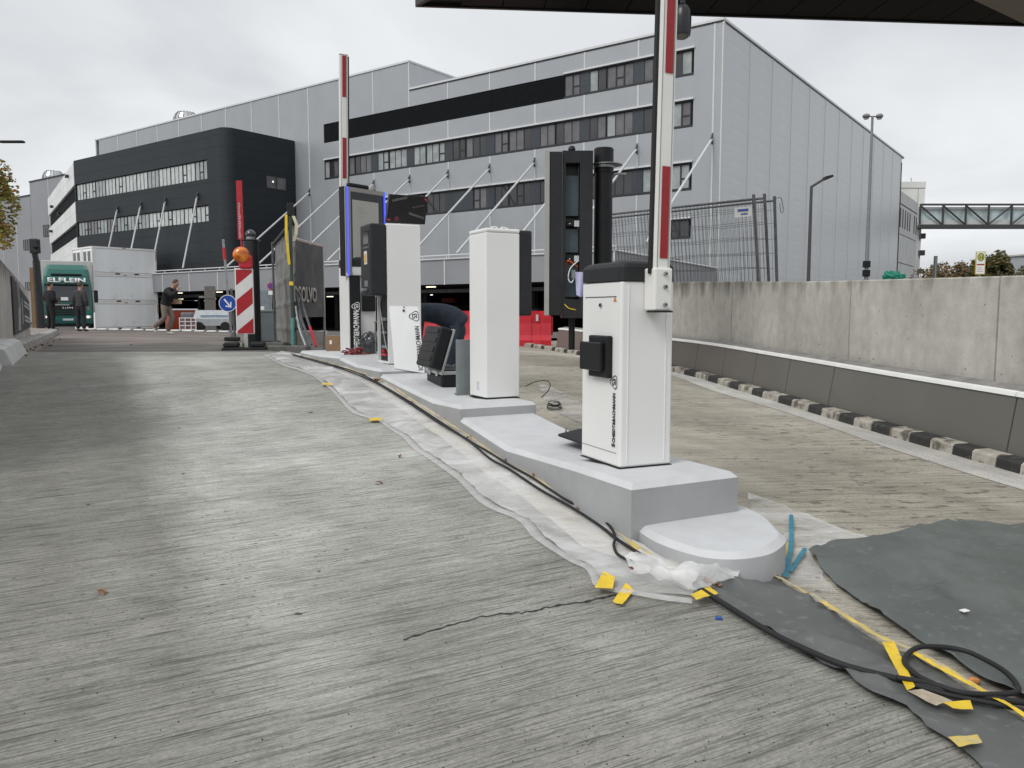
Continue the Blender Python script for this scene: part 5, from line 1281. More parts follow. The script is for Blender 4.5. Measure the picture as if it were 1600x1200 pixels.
# white painted kerb studs along the crest
random.seed(21)
ex = at(150, 32); k = 0; x_ = P(140, 516, 33).x
studs = None; xe = P(392, 516, 33).x
while x_ < xe:
    z_ = zg(x_, 33); me = MATS.get('_stud')
    if me is None:
        bm = box(-.20, .20, -.07, .07, 0, .085, .03); me = bpy.data.meshes.new('kerb_stud'); bm.to_mesh(me); bm.free(); me.materials.append(mat('white_stud_paint', (.72, .72, .70), .6, var=.1)); MATS['_stud'] = me
    o = ob('kerb_stud', me, None, None, loc=(x_, 33, z_ - .01)); tag(o, 'low white kerb stud in the row across the far end of the road', 'kerb stud', 'white kerb studs across the road'); x_ += .50

# ================================================================== VEHICLES, CONTAINERS, PEOPLE
TX = at(106, 44.5); tr = empty('delivery_truck', TX, R(27), 'green truck cab with white box body facing the camera at the left', 'truck')
GRN = mat('truck_green', (.006, .12, .098), .35, var=.1, coat=.4); GRN2 = mat('truck_dark_green', (.004, .07, .06), .35, var=.1); BXW = mat('truck_box_grey', (.55, .55, .53), .5, var=.06)
def loft(secs, m, name, par, smooth=False):
    """secs: list of closed rings with equal counts"""
    bm = bmesh.new(); rr = [[bm.verts.new(p_) for p_ in s_] for s_ in secs]; n_ = len(rr[0])
    for A, B in zip(rr, rr[1:]):
        for i in range(n_): bm.faces.new((A[i], A[(i+1) % n_], B[(i+1) % n_], B[i]))
    bm.faces.new(rr[0][::-1]); bm.faces.new(rr[-1]); bmesh.ops.recalc_face_normals(bm, faces=bm.faces[:]); return ob(name, bm, m, par, smooth=smooth)
def rrect(x, y0_, y1_, z, r_=.15, n_=4):
    pts_ = []
    for cx_, cy_, a0 in ((x - r_, y0_ + r_, -90), (x - r_, y1_ - r_, 0), (-x + r_, y1_ - r_, 90), (-x + r_, y0_ + r_, 180)):
        for k in range(n_ + 1): a_ = R(a0 + 90 * k / n_); pts_.append((cx_ + r_ * math.cos(a_), cy_ + r_ * math.sin(a_), z))
    return pts_
loft([rrect(1.2, .0, 2.1, .35), rrect(1.25, -.03, 2.1, .9), rrect(1.25, -.02, 2.1, 1.45), rrect(1.22, .12, 2.1, 2.35), rrect(1.12, .25, 2.05, 2.95)], GRN, 'cab', tr)
loft([rrect(1.14, .35, 2.0, 2.96, .2), rrect(1.08, .55, 2.0, 3.35, .25), rrect(.98, .95, 2.0, 3.62, .3)], GRN, 'roof_spoiler', tr)
ob('spoiler_gap', box(-.75, .75, .30, .5, 2.99, 3.1, .02), BLACKP, tr)
slab4((-1.08, -.075, 1.58), (1.08, -.075, 1.58), (1.03, .07, 2.46), (-1.03, .07, 2.46), .03, mat('windscreen', (.02, .025, .028), .06, var=.2, spec=.9), 'windscreen', tr)
ob('windscreen_wiper', tube([(-.6, -.085, 1.6), (-.1, -.06, 1.85)], .012, 5), BLACKP, tr); ob('sun_visor', box(-1.08, 1.08, -.10, .10, 2.47, 2.52, .01), BLACKP, tr)
ob('lettering', text_mesh('ELFLEIN', .34, (-.92, .04, 2.62), (1, 0, 0), (0, .2, 1), width=1.84, bold=.04, ext=.03), WINK, tr)
gr_ = ob('grille', box(-.85, .85, -.06, -.035, .80, 1.42, .01), BLACKP, tr)
for z in (.9, 1.02): ob('grille_bar', box(-.8, .8, -.075, -.062, z, z + .03), GRN2, gr_)
ob('badge', text_mesh('MAN', .14, (-.25, -.065, 1.16), (1, 0, 0), (0, 0, 1), width=.5, bold=.02), ALU, gr_); ob('chrome_strip', box(-.8, .1, -.08, -.062, 1.36, 1.40), ALU, gr_)
ob('bumper', box(-1.2, 1.2, -.08, .2, .32, .62, .04), GRN2, tr); ob('license_plate', box(-.26, .26, -.095, -.082, .52, .63), mat('plate_white', (.5, .52, .6), .4, var=.05), tr)
ob('papers_behind_windscreen', box(-.3, .05, -.10, -.085, 1.62, 1.80), WINK, tr)
for s_ in (-1, 1):
    h_ = ob('headlight', box(s_ * .98 - .17, s_ * .98 + .17, -.10, -.03, .62, .80, .03), mat('headlight_glass', (.5, .5, .48), .1, var=.2), tr); ob('bulb', ball((s_ * .98, -.11, .71), .05), mat('lit_bulb', (1, .95, .8), .5, var=0, emit=(1, .95, .8), estr=4 if s_ < 0 else .5), h_)
    mr = ob('mirror', box(s_ * 1.42 - .1, s_ * 1.42 + .1, .05, .2, 1.5, 2.2, .03), BLACKP, tr); ob('mirror_arm', cyl((s_ * 1.2, .2, 2.15), (s_ * 1.42, .12, 2.15), .02, n=6), BLACKP, tr)
    for y in (1.1, 6.5):
        wh = ob('wheel', cyl((s_ * 1.2, y, .48), (s_ * .95, y, .48), .48, n=24), RUBBER, tr); ob('rim', cyl((s_ * 1.205, y, .48), (s_ * 1.19, y, .48), .27, n=18), STEEL, wh)
ob('cargo_box', box(-1.28, 1.28, 2.4, 9.5, .95, 3.92, .03), BXW, tr); ob('chassis', box(-.5, .5, 1.8, 9.3, .5, .9), BLACKM, tr)
ob('lower_valance', box(-1.1, 1.1, .0, .3, .18, .34), BLACKP, tr)
# office containers
M_CT = mat('white_container_sheet', (.92, .94, .95), .45, var=.05, vscale=.5, dirt=((.80, .82, .80), .9, .6), stretch=(2.5, 2.5, .25)); M_CF = mat('white_container_frame', (.86, .85, .84), .5, var=.05)
CO = at(148, 76.0); gz = zg(CO.x, CO.y) - .05; UV = Vector((.592, .806)); TV = Vector((-.806, .592)); ANG = R(48.5)
def container(loc, label):
    c = empty('office_container', loc, ANG, label, 'container', 'stacked white office containers'); Lc, Wc, Hc = 6.06, 2.44, 2.6
    # local x along length (towards the right in the photo), local y towards the left
    ob('side_sheet', box(.16, Lc - .16, .03, .08, .22, Hc - .2), M_CT, c); ob('side_sheet', box(.16, Lc - .16, Wc - .08, Wc - .03, .22, Hc - .2), M_CT, c)
    ob('floor_frame', box(0, Lc, 0, Wc, .0, .18, .01), M_CF, c); ob('roof_frame', box(0, Lc, 0, Wc, Hc - .18, Hc - .01, .01), M_CF, c)
    for x in (0, Lc - .16):
        for y in (0, Wc - .16): ob('corner_post', box(x, x + .16, y, y + .16, .181, Hc - .181), M_CF, c)
    for x in (2.05, 3.85): ob('fork_pocket', box(x, x + .42, -.01, .1, .02, .14), BLACKP, c)
    ob('end_wall', box(.05, .09, .17, Wc - .17, .22, Hc - .2), M_CT, c)
    for y in (.35, 1.35):
        wn = ob('window', box(.0, .049, y, y + .75, 1.0, 2.2), M_CF, c); ob('pane', box(-.012, -.001, y + .06, y + .69, 1.06, 2.14), M_GL[0], wn)
    ob('red_mark', box(Lc - .10, Lc - .04, -.012, -.001, 1.5, 2.35), mat('faded_red_mark', (.5, .12, .12), .6, var=.5, vscale=12), c); ob('red_mark', box(2.8, 3.1, -.012, -.001, Hc - .1, Hc - .03), MATS['faded_red_mark'], c)
    return c
proto = None
names_ = ['bottom', 'middle', 'top']
for col_ in range(2):
    for lev in range(3):
        lo_ = (CO.x - math.sin(ANG) * 2.5 * col_, CO.y + math.cos(ANG) * 2.5 * col_, gz + 2.605 * lev)
        lab = ('%s white container of the front stack showing its long blank side' % names_[lev]) if col_ == 0 else ('%s white container of the rear stack, showing only its windowed end' % names_[lev])
        if proto is None: proto = container(lo_, lab)
        else:
            c = copy_tree(proto); c.location = lo_; c['label'] = lab
# things in the yard mouth
ob_ = at(283, 55); e_ = empty('orange_skip', ob_, R(35), 'orange red metal bin with white sheet over it near the loading hall', 'metal bin'); ob('bin_body', box(-.9, .9, -.7, .7, .1, 1.35, .03), mat('orange_red_steel', (.36, .045, .015), .5, var=.15), e_)
for x in (-.7, -.35, 0, .35, .7): ob('rib', box(x - .04, x + .04, -.74, -.701, .15, 1.3), MATS['orange_red_steel'], e_)
ob('cover_sheet', box(-.95, .95, -.75, .75, 1.351, 1.47, .04), mat('white_sheet', (.66, .64, .66), .5, var=.1), e_)
ob_ = at(293, 51); e_ = empty('wire_crate', ob_, R(20), 'small pale crate with red contents in front of the orange bin', 'crate')
for z in (.05, .3, .55, .78): ob('slat_ring', box(-.5, .5, -.4, -.37, z, z + .05), M_CF, e_)
for x in (-.5, -.17, .17, .45): ob('upright', box(x, x + .05, -.41, -.36, 0, .83), M_CF, e_)
ob('contents', box(-.45, .45, -.35, .35, .05, .75, .03), mat('mixed_contents', (.22, .15, .15), .7, var=.5, vscale=5, col2=(.3, .05, .05)), e_)
ob_ = at(333, 53); e_ = empty('white_trailer', ob_, R(15), 'low white machine trailer parked at the loading hall mouth', 'trailer'); loft([[(-1.1, -.9, .35), (1.1, -.9, .35), (1.1, .9, .35), (-1.1, .9, .35)], [(-1.15, -.95, .8), (1.15, -.95, .8), (1.15, .95, .8), (-1.15, .95, .8)], [(-1.0, -.7, 1.35), (1.1, -.7, 1.35), (1.1, .8, 1.35), (-1.0, .8, 1.35)]], mat('white_vehicle_paint', (.5, .53, .55), .35, var=.1), 'body', e_)
ob('blue_stripe', box(-.7, 1.0, -.96, -.94, .95, 1.02), mat('stripe_blue', (.12, .25, .4), .4), e_); ob('front_cab', box(-1.9, -1.2, -.8, .8, .3, 1.2, .1, seg=2), mat('grey_vehicle_paint', (.16, .17, .18), .35, var=.1), e_)
for x in (-.8, .8): ob('wheel', cyl((x, -.98, .3), (x, -.75, .3), .3, n=16), RUBBER, e_)
ob_ = at(329, 62); e_ = empty('control_cabinet_column', ob_, R(20), 'tall grey brown cabinet column inside the dark loading hall', 'cabinet'); ob('column', box(-.4, .4, -.3, .3, 0, 3.4, .03), mat('grey_brown_cabinet', (.17, .155, .145), .6, var=.1), e_); ob('panel_door', box(-.3, .3, -.33, -.301, .6, 1.2), BLACKP, e_); ob('upper_seam', box(-.4, .4, -.31, -.301, 2.4, 2.44), BLACKP, e_); ob('side_arm', box(-.8, -.41, -.05, .05, 2.5, 2.62), STEEL, e_)
ob_ = at(407, 40); e_ = empty('grey_machine', ob_, R(10), 'grey boxy machine right behind the warning beacon', 'machine'); ob('body', box(-.55, .55, -.4, .4, .3, 2.1, .05), mat('blue_grey_machine', (.20, .23, .26), .5, var=.1), e_); ob('side_box', box(.551, .8, -.3, .3, .5, 1.5, .04), BLACKP, e_); ob('foot', box(-.4, .4, -.3, .3, 0, .299), BLACKP, e_)
ob_ = at(404, 24); e_ = empty('far_striped_board', ob_, 0, 'small red and white striped board behind the beacon', 'warning board'); bdd = ob('board', box(-.17, .17, -.02, .02, .25, .95), mat('white_plastic_board', (.7, .7, .7)), e_)
for k in range(2): slab4((-.12, -.022, .35 + k * .32), (.12, -.022, .2 + k * .32), (.12, -.022, .34 + k * .32), (-.12, -.022, .49 + k * .32), .001, M_RS, 'stripe', bdd)
ob('foot', box(-.2, .2, -.15, .15, 0, .1, .02), RUBBER, e_)
ob_ = at(412, 20); e_ = empty('grey_low_cabinet', ob_, R(8), 'low blue grey metal container box between beacon and sheeted fence', 'metal box'); ob('box_body', box(-.45, .55, -.3, .3, .02, .75, .02), mat('blue_grey_sheet', (.13, .15, .165), .5, var=.1), e_); ob('lid', box(-.47, .57, -.32, .32, .751, .80, .01), GREYM, e_)
e_ = empty('round_no_stopping_sign', at(424, 34), 0, 'tiny round red and blue no stopping sign on a pole', 'traffic sign'); zc = P(424, 447, 34).z - e_.location.z
ob('pole', cyl((0, .02, 0), (0, .02, zc + .3), .03, n=8), STEEL, e_); ds = ob('disc', cyl((0, -.02, zc), (0, 0, zc), .14, n=20), mat('sign_red', (.5, .02, .03), .4, var=0), e_); ob('blue_centre', cyl((0, -.024, zc), (0, -.0205, zc), .105, n=20), mat('sign_blue2', (.03, .06, .35), .4, var=0), ds); ob('slash', tube([(-.08, -.028, zc + .08), (.08, -.028, zc - .08)], .014, 4), MATS['sign_red'], ds); ob('sub_plate', box(-.10, .10, -.02, 0, zc - .36, zc - .2), WINK, e_)

# ---- people: one skinned body each, clothing and hair as children
SKINM = mat('skin', (.42, .25, .18), .55, var=.06, vscale=20)
def arm_hand(e, side, sh, el, wr, sleeve):
    pass
PSC = .95
def person(loc, rz, label, J, top_m, leg_m, hair_m, shoe_m, bald=False, lookdown=0, jacket_long=0, sleeve=True):
    """J: dict of joint positions (local metres, facing -y)"""
    e_ = empty('person', loc, rz, label, 'person'); e_.scale = (PSC,) * 3; V_ = {k: Vector(v_) for k, v_ in J.items()}
    names = ['pelvis', 'waist', 'chest', 'neck', 'head0', 'head1', 'lsh', 'lel', 'lwr', 'lha', 'rsh', 'rel', 'rwr', 'rha', 'lhip', 'lkn', 'lan', 'lto', 'rhip', 'rkn', 'ran', 'rto']
    hd = (V_['head'] - V_['neck']).normalized()
    V_['head0'] = V_['neck'] + hd * .09; V_['head1'] = V_['head']
    for s_ in 'lr':
        d = (V_[s_ + 'wr'] - V_[s_ + 'el']).normalized(); V_[s_ + 'ha'] = V_[s_ + 'wr'] + d * .09; V_[s_ + 'hip'] = V_.get(s_ + 'hip', V_['pelvis'] + Vector(((.1 if s_ == 'l' else -.1), 0, -.05)))
        V_[s_ + 'to'] = V_.get(s_ + 'to', V_[s_ + 'an'] + Vector((0, -.16, -.05)))
    rad = dict(pelvis=(.15, .11), waist=(.14, .10), chest=(.17, .115), neck=.06, head0=.075, head1=.095, lsh=.065, lel=.042, lwr=.028, lha=.038, rsh=.065, rel=.042, rwr=.028, rha=.038, lhip=.09, lkn=.06, lan=.04, lto=.035, rhip=.09, rkn=.06, ran=.04, rto=.035)
    ed = [('pelvis', 'waist'), ('waist', 'chest'), ('chest', 'neck'), ('neck', 'head0'), ('head0', 'head1')] + [(x, y) for s_ in 'lr' for x, y in (('chest', s_ + 'sh'), (s_ + 'sh', s_ + 'el'), (s_ + 'el', s_ + 'wr'), (s_ + 'wr', s_ + 'ha'), ('pelvis', s_ + 'hip'), (s_ + 'hip', s_ + 'kn'), (s_ + 'kn', s_ + 'an'), (s_ + 'an', s_ + 'to'))]
    skin('body', [(V_[n_], rad[n_]) for n_ in names], [(names.index(a_), names.index(b_)) for a_, b_ in ed], SKINM, e_)
    V_['hem'] = V_['pelvis'] + (V_['pelvis'] - V_['waist']).normalized() * .07; rad['hem'] = (.14, .11); ed.append(('hem', 'pelvis'))
    V_['belt'] = V_['pelvis'].lerp(V_['waist'], .55); rad['belt'] = (.14, .105); ed.append(('belt', 'pelvis'))
    def sub(nm, ns, grow, m, extra={}):
        ids = {n_: i for i, n_ in enumerate(ns)}; js_ = []
        for n_ in ns:
            r_ = extra.get(n_, rad[n_]); js_.append((V_[n_], (r_[0] + grow, r_[1] + grow) if isinstance(r_, tuple) else r_ + grow))
        skin(nm, js_, [(ids[a_], ids[b_]) for a_, b_ in ed if a_ in ids and b_ in ids], m, e_)
    V_['lcuff'] = V_['lwr']; 
    sub('jacket', ['hem', 'pelvis', 'waist', 'chest', 'neck', 'lsh', 'lel', 'lwr', 'rsh', 'rel', 'rwr'], .042, top_m, {'neck': .05, 'pelvis': (.155, .12), 'lwr': .03, 'rwr': .03, 'lel': .05, 'rel': .05})
    sub('trousers', ['belt', 'pelvis', 'lhip', 'lkn', 'lan', 'rhip', 'rkn', 'ran'], .022, leg_m, {'lan': .052, 'ran': .052, 'pelvis': (.145, .105)})
    for s_ in 'lr':
        a_, t_ = V_[s_ + 'an'], V_[s_ + 'to']; skin('shoe', [(a_ + Vector((0, .03, -.035)), (.045, .04)), ((a_ + t_) / 2 + Vector((0, 0, -.02)), .045), (t_ + (t_ - a_) * .25, (.042, .03))], [(0, 1), (1, 2)], shoe_m, e_, sub=1)
        # fingers and thumb
        h0 = V_[s_ + 'ha']; d = (h0 - V_[s_ + 'wr']).normalized(); sd_ = d.cross(Vector((0, 1, .2))).normalized(); bm = bmesh.new()
        for k in range(4): o_ = d.cross(sd_) * (.018 * (k - 1.5)); L_ = (.06, .075, .072, .055)[k]; tube([h0 + o_, h0 + o_ + d * L_ * .5, h0 + o_ + d * L_ * .85 + sd_ * .02 * (1 if s_ == 'l' else -1)], [.009, .0085, .007], 6, bm)
        tube([h0 - d * .05 + d.cross(sd_) * .03, h0 - d * .01 + d.cross(sd_) * .05, h0 + d * .02 + d.cross(sd_) * .05], [.011, .010, .008], 6, bm); ob('fingers', bm, SKINM, e_, smooth=True)
    hc = V_['head'] ; f = Vector(J.get('face', (0, -1, 0))).normalized(); upv = hd; rt = f.cross(upv).normalized(); f = upv.cross(rt).normalized()
    Mh = Matrix((rt, -f, upv)).transposed().to_4x4(); Mh.translation = hc + upv * .01
    ball((0, 0, 0), 1, (.078, .098, .12), 16, None)
    bm = ball((0, -.002, 0), 1, (.077, .097, .118), 18, M=Mh); ball((0, -.102, -.012), .016, (.8, 1, 1.4), 8, bm, Mh); ball((.078, .008, -.005), .024, (.4, .8, 1.2), 8, bm, Mh); ball((-.078, .008, -.005), .024, (.4, .8, 1.2), 8, bm, Mh); ball((0, -.08, -.075), .032, (1.1, .7, .8), 8, bm, Mh)
    ob('face', bm, SKINM, e_, smooth=True)
    bm = ball((.03, -.088, .012), .009, seg=8, M=Mh); ball((-.03, -.088, .012), .009, seg=8, bm=bm, M=Mh); ob('eyes', bm, INK, e_)
    ob('mouth', ball((0, -.093, -.05), .02, (1.1, .25, .22), 8, M=Mh), mat('lips', (.33, .12, .1), .5, var=0), e_)
    if not bald: ob('hair', ball((0, .022, .03), 1, (.084, .093, .108), 16, M=Mh), hair_m, e_, smooth=True)
    return e_, V_
BLK = mat('black_cloth', (.012, .012, .014), .85, var=.3, vscale=12); GRYJ = mat('charcoal_jacket', (.045, .045, .047), .85, var=.25, vscale=10); NAVY = mat('dark_navy_cloth', (.016, .026, .042), .8, var=.3, vscale=14); TAN = mat('taupe_trousers', (.20, .165, .14), .85, var=.2, vscale=10)
HAIR1 = mat('brown_hair', (.07, .04, .025), .7, var=.3, vscale=50); HAIR2 = mat('dark_hair', (.02, .015, .012), .7, var=.3, vscale=50); SHOE = mat('black_shoe', (.02, .02, .02), .6); SHOEW = mat('white_sneaker', (.6, .58, .55), .6)
def stand(lean=0, hands_front=False, sp=.12):
    j = dict(pelvis=(0, 0, .95), waist=(0, -.01, 1.12), chest=(0, -.01 - lean * .5, 1.34), neck=(0, -lean, 1.52), head=(0, -.02 - lean * 1.2, 1.68), lsh=(.19, -lean * .8, 1.43), rsh=(-.19, -lean * .8, 1.43),
             lhip=(.10, 0, .88), rhip=(-.10, 0, .88), lkn=(sp, -.01, .48), rkn=(-sp, -.01, .48), lan=(sp + .02, .02, .08), ran=(-sp - .02, .02, .08))
    if hands_front: j.update(lel=(.27, .03, 1.16), lwr=(.14, -.17, 1.08), rel=(-.27, .03, 1.16), rwr=(-.14, -.17, 1.08))
    else: j.update(lel=(.27, .03, 1.15), lwr=(.27, -.06, .92), rel=(-.27, .03, 1.15), rwr=(-.27, -.06, .92))
    return j
person(at(79, 28.3), R(150), 'person in black clothes standing at the left in front of the truck, hands in front', stand(0, True), BLK, BLK, HAIR2, SHOE)
person(at(126, 28.6), R(165), 'person in a charcoal hooded jacket and dark trousers seen from behind before the truck', stand(.02), GRYJ, mat('dark_work_trousers', (.018, .02, .028), .85, var=.2), HAIR1, SHOE)[0]
hood = None
walk = dict(pelvis=(0, 0, .93), waist=(0, -.05, 1.08), chest=(0, -.16, 1.27), neck=(0, -.27, 1.42), head=(0, -.36, 1.56), lsh=(.19, -.20, 1.34), rsh=(-.19, -.20, 1.34), lel=(.30, .05, 1.14), lwr=(.17, -.16, 1.04), rel=(-.26, -.40, 1.18), rwr=(-.12, -.48, 1.36),
            lhip=(.10, 0, .87), rhip=(-.10, 0, .87), lkn=(.10, -.17, .50), rkn=(-.10, -.02, .50), lan=(.10, .02, .08), ran=(-.10, .36, .22), rto=(-.10, .30, .08), face=(0, -.8, -.5))
PSC = 1.03; w_loc = at(259, 26.0); pe, pv_ = person(w_loc, R(82), 'person walking right in black top and taupe trousers, holding a package', walk, BLK, TAN, HAIR1, SHOEW)
bxp = Matrix.Rotation(R(82), 4, 'Z') @ Vector((.22, -.20, 1.06)); e_ = empty('package', Vector(w_loc) + bxp, R(82), 'small tan package tucked under the arm of the walking person', 'package'); ob('carton', box(-.07, .09, -.19, .12, -.09, .07, .006), mat('tan_package', (.45, .31, .22), .7, var=.1), e_)
# worker bent over behind the open kiosk
wl = at(708, 9.35); wl.z = zg(wl.x, wl.y)
bend = dict(pelvis=(0, .05, .90), waist=(0, -.10, 1.03), chest=(0, -.34, 1.10), neck=(0, -.52, 1.03), head=(0, -.64, .93), lsh=(.18, -.42, 1.02), rsh=(-.18, -.42, 1.02), lel=(.20, -.44, .72), lwr=(.12, -.50, .46), rel=(-.20, -.44, .72), rwr=(-.12, -.50, .46),
            lhip=(.10, .04, .84), rhip=(-.10, .04, .84), lkn=(.13, -.08, .48), rkn=(-.13, .02, .46), lan=(.13, .05, .08), ran=(-.13, .16, .08), face=(0, -.5, -1))
e_w, _ = person(wl, R(-80), 'worker in dark navy clothes bending down behind the open kiosk and tool case', bend, NAVY, NAVY, HAIR2, SHOE)
e_w.scale = (1.05,) * 3

# ================================================================== RIGHT SIDE AND BACKGROUND
# dark mast with opened control cabinet
YM = 15.4; mp_ = at(941, YM); mz = zg(mp_.x, mp_.y); ms = empty('black_mast', mp_, 0, 'thick black round mast with steel clamp band behind the near barrier', 'mast'); mh = P(941, 232, YM).z - mz
ob('tube', cyl((0, 0, 0), (0, 0, mh - .45), .178, .17, n=32), BLACKP, ms); ob('collar', cyl((0, 0, mh - .45), (0, 0, mh - .02), .185, n=32), BLACKP, ms); ob('end_cap', cyl((0, 0, mh - .02), (0, 0, mh), .175, n=32), BLACKM, ms)
zc = P(941, 263, YM).z - mz
ob('clamp_band', cyl((0, 0, zc), (0, 0, zc + .05), .2, n=32), STEEL, ms); ob('clamp_ring', cyl((.05, 0, zc + .055), (.05, 0, zc + .068), .30, n=32), STEEL, ms); ob('clamp_ear', box(.2, .42, -.05, .05, zc - .12, zc - .09), STEEL, ms); ob('clamp_ear', box(-.42, -.19, -.12, -.04, zc - .02, zc + .04), STEEL, ms)
cx_ = lambda px: P(px, 400, YM - .3).x - mp_.x
cb_ = empty('open_control_cabinet', mp_, 0, 'tall black control cabinet hanging open on the mast with wiring inside', 'control cabinet'); zc0, zc1 = P(880, 497, YM - .3).z - mz, P(880, 236, YM - .3).z - mz
bm = box(cx_(878), cx_(883), -.35, .05, zc0, zc1); box(cx_(905), cx_(925), -.35, .0, zc0, zc1, bm=bm); box(cx_(883) + .001, cx_(905) - .001, -.35, .0, zc1 - .22, zc1, bm=bm); box(cx_(883) + .001, cx_(905) - .001, -.35, .0, zc0, zc0 + .35, bm=bm); box(cx_(883) + .001, cx_(905) - .001, -.0, .04, zc0, zc1, bm=bm)
ob('frame', bm, BLACKM, cb_)
M_BP = mat('blue_grey_inner_panel', (.055, .085, .10), .3, var=.2, vscale=3)
hgt = zc1 - zc0
for a_, b_ in ((.62, .86), (.40, .54), (.13, .34)): ob('inner_panel', box(cx_(884), cx_(904), -.20, -.15, zc0 + hgt * a_, zc0 + hgt * b_), M_BP, cb_)
for a_ in (.575, .365): ob('bracket', box(cx_(885), cx_(904), -.30, -.21, zc0 + hgt * a_ - .06, zc0 + hgt * a_ + .03, .005), BLACKP, cb_); ob('steel_plate', box(cx_(897), cx_(904.5), -.31, -.301, zc0 + hgt * a_ - .07, zc0 + hgt * a_ + .04), ALU, cb_); ob('led', ball((cx_(890), -.31, zc0 + hgt * a_ - .02), .012, seg=6), WINK, cb_)
ob('orange_hose', tube(smooth_pts([(cx_(882), -.22, zc0 + hgt * .29), (cx_(886), -.3, zc0 + hgt * .345), (cx_(894), -.3, zc0 + hgt * .335), (cx_(903), -.28, zc0 + hgt * .31)]), .02, 6), mat('orange_hose', (.45, .08, .02), .5), cb_)
ob('white_cable', tube(smooth_pts([(cx_(903), -.3, zc0 + hgt * .345), (cx_(891), -.34, zc0 + hgt * .30), (cx_(888), -.34, zc0 + hgt * .24), (cx_(893), -.34, zc0 + hgt * .215), (cx_(898), -.33, zc0 + hgt * .25)]), .012, 6), WINK, cb_)
ob('plug', box(cx_(893), cx_(899), -.36, -.31, zc0 + hgt * .24, zc0 + hgt * .29), GREYM, cb_)
ob('yellow_cable', tube(smooth_pts([(cx_(882), -.36, zc0 + hgt * .085), (cx_(889), -.37, zc0 + hgt * .06), (cx_(900), -.36, zc0 + hgt * .05)]), .01, 6), YTAPE, cb_)
dr = ob('door', box(cx_(858), cx_(877), -.42, -.36, zc0 + .05, zc1 - .03, .01), DARKG, cb_); ob('door_edge', box(cx_(850.5), cx_(857.8), -.44, -.30, zc0 + .05, zc1, .005), mat('pale_door_edge', (.38, .38, .36), .4, var=.05), cb_)
ob('top_knob', ball((cx_(893), -.2, zc1 + .05), .07, seg=10), BLACKP, cb_); ob('cable_duct', cyl((cx_(895), -.15, zc0 - .6), (cx_(895), -.15, zc0), .06, n=10), BLACKP, cb_)
pc = P(908, 445, YM - .75); e_ = empty('hanging_cloth', pc, 0, 'pale lilac cloth hanging beside the open control cabinet', 'cloth'); bm = bmesh.new(); g = []
for j in range(9):
    t = j / 8; g.append([bm.verts.new(((-.11 + .03 * t) + (.22 - .05 * t) * i / 8, .05 * math.sin(i * 1.1 + t * 2) * (.3 + t) - .0, .23 - .46 * t * (1 - .12 * abs(i - 3.5) / 4 * t))) for i in range(9)])
for A, B in zip(g, g[1:]):
    for i in range(8): bm.faces.new((A[i], A[i+1], B[i+1], B[i]))
ob('cloth', bm, mat('lilac_white_cloth', (.50, .50, .72), .7, var=.08), e_, smooth=True)
# red water filled barriers
def redbar(loc, rz, label):
    e_ = empty('plastic_barrier', loc, rz, label, 'plastic barrier', 'red plastic road barriers'); prof = [(-.24, 0), (-.24, .16), (-.17, .30), (-.09, .62), (-.08, .96), (.08, .96), (.09, .62), (.17, .30), (.24, .16), (.24, 0)]
    bm = bmesh.new(); rr = []
    for x in (-.98, -.7, -.69, -.45, -.44, .44, .45, .69, .7, .98):
        pinch = .03 if abs(x) in (.69, .45) or (-.69 <= x <= -.45) or (.45 <= x <= .69) else 0
        rr.append([bm.verts.new((x, y - (pinch if y > 0 else -pinch) * (1 if z < .9 and z > .05 else 0), z)) for y, z in prof])
    for A, B in zip(rr, rr[1:]):
        for i in range(len(prof)): bm.faces.new((A[i], A[(i+1) % len(prof)], B[(i+1) % len(prof)], B[i]))
    bm.faces.new(rr[0][::-1]); bm.faces.new(rr[-1]); bmesh.ops.recalc_face_normals(bm, faces=bm.faces[:]); ob('body', bm, REDP, e_)
    for x in (-.6, .6): ob('reflector', box(x - .035, x + .035, -.115, -.098, .68, .86, .004), mat('pale_reflector', (.55, .56, .55), .4, var=.1), e_)
    for x in (-.25, .25): ob('filler_cap', cyl((x, 0, .96), (x, 0, .985), .06, n=12), REDP, e_)
    ob('coupling_lug', box(.981, 1.04, -.05, .05, .3, .8, .01), REDP, e_); return e_
for k, (px, lab) in enumerate(((690, 'red plastic barrier seen between the bending worker and the plain white kiosk'), (805, 'red plastic barrier right of the plain white kiosk'))):
    redbar(at(px, 22.2), R([-2, 2][k]), lab)
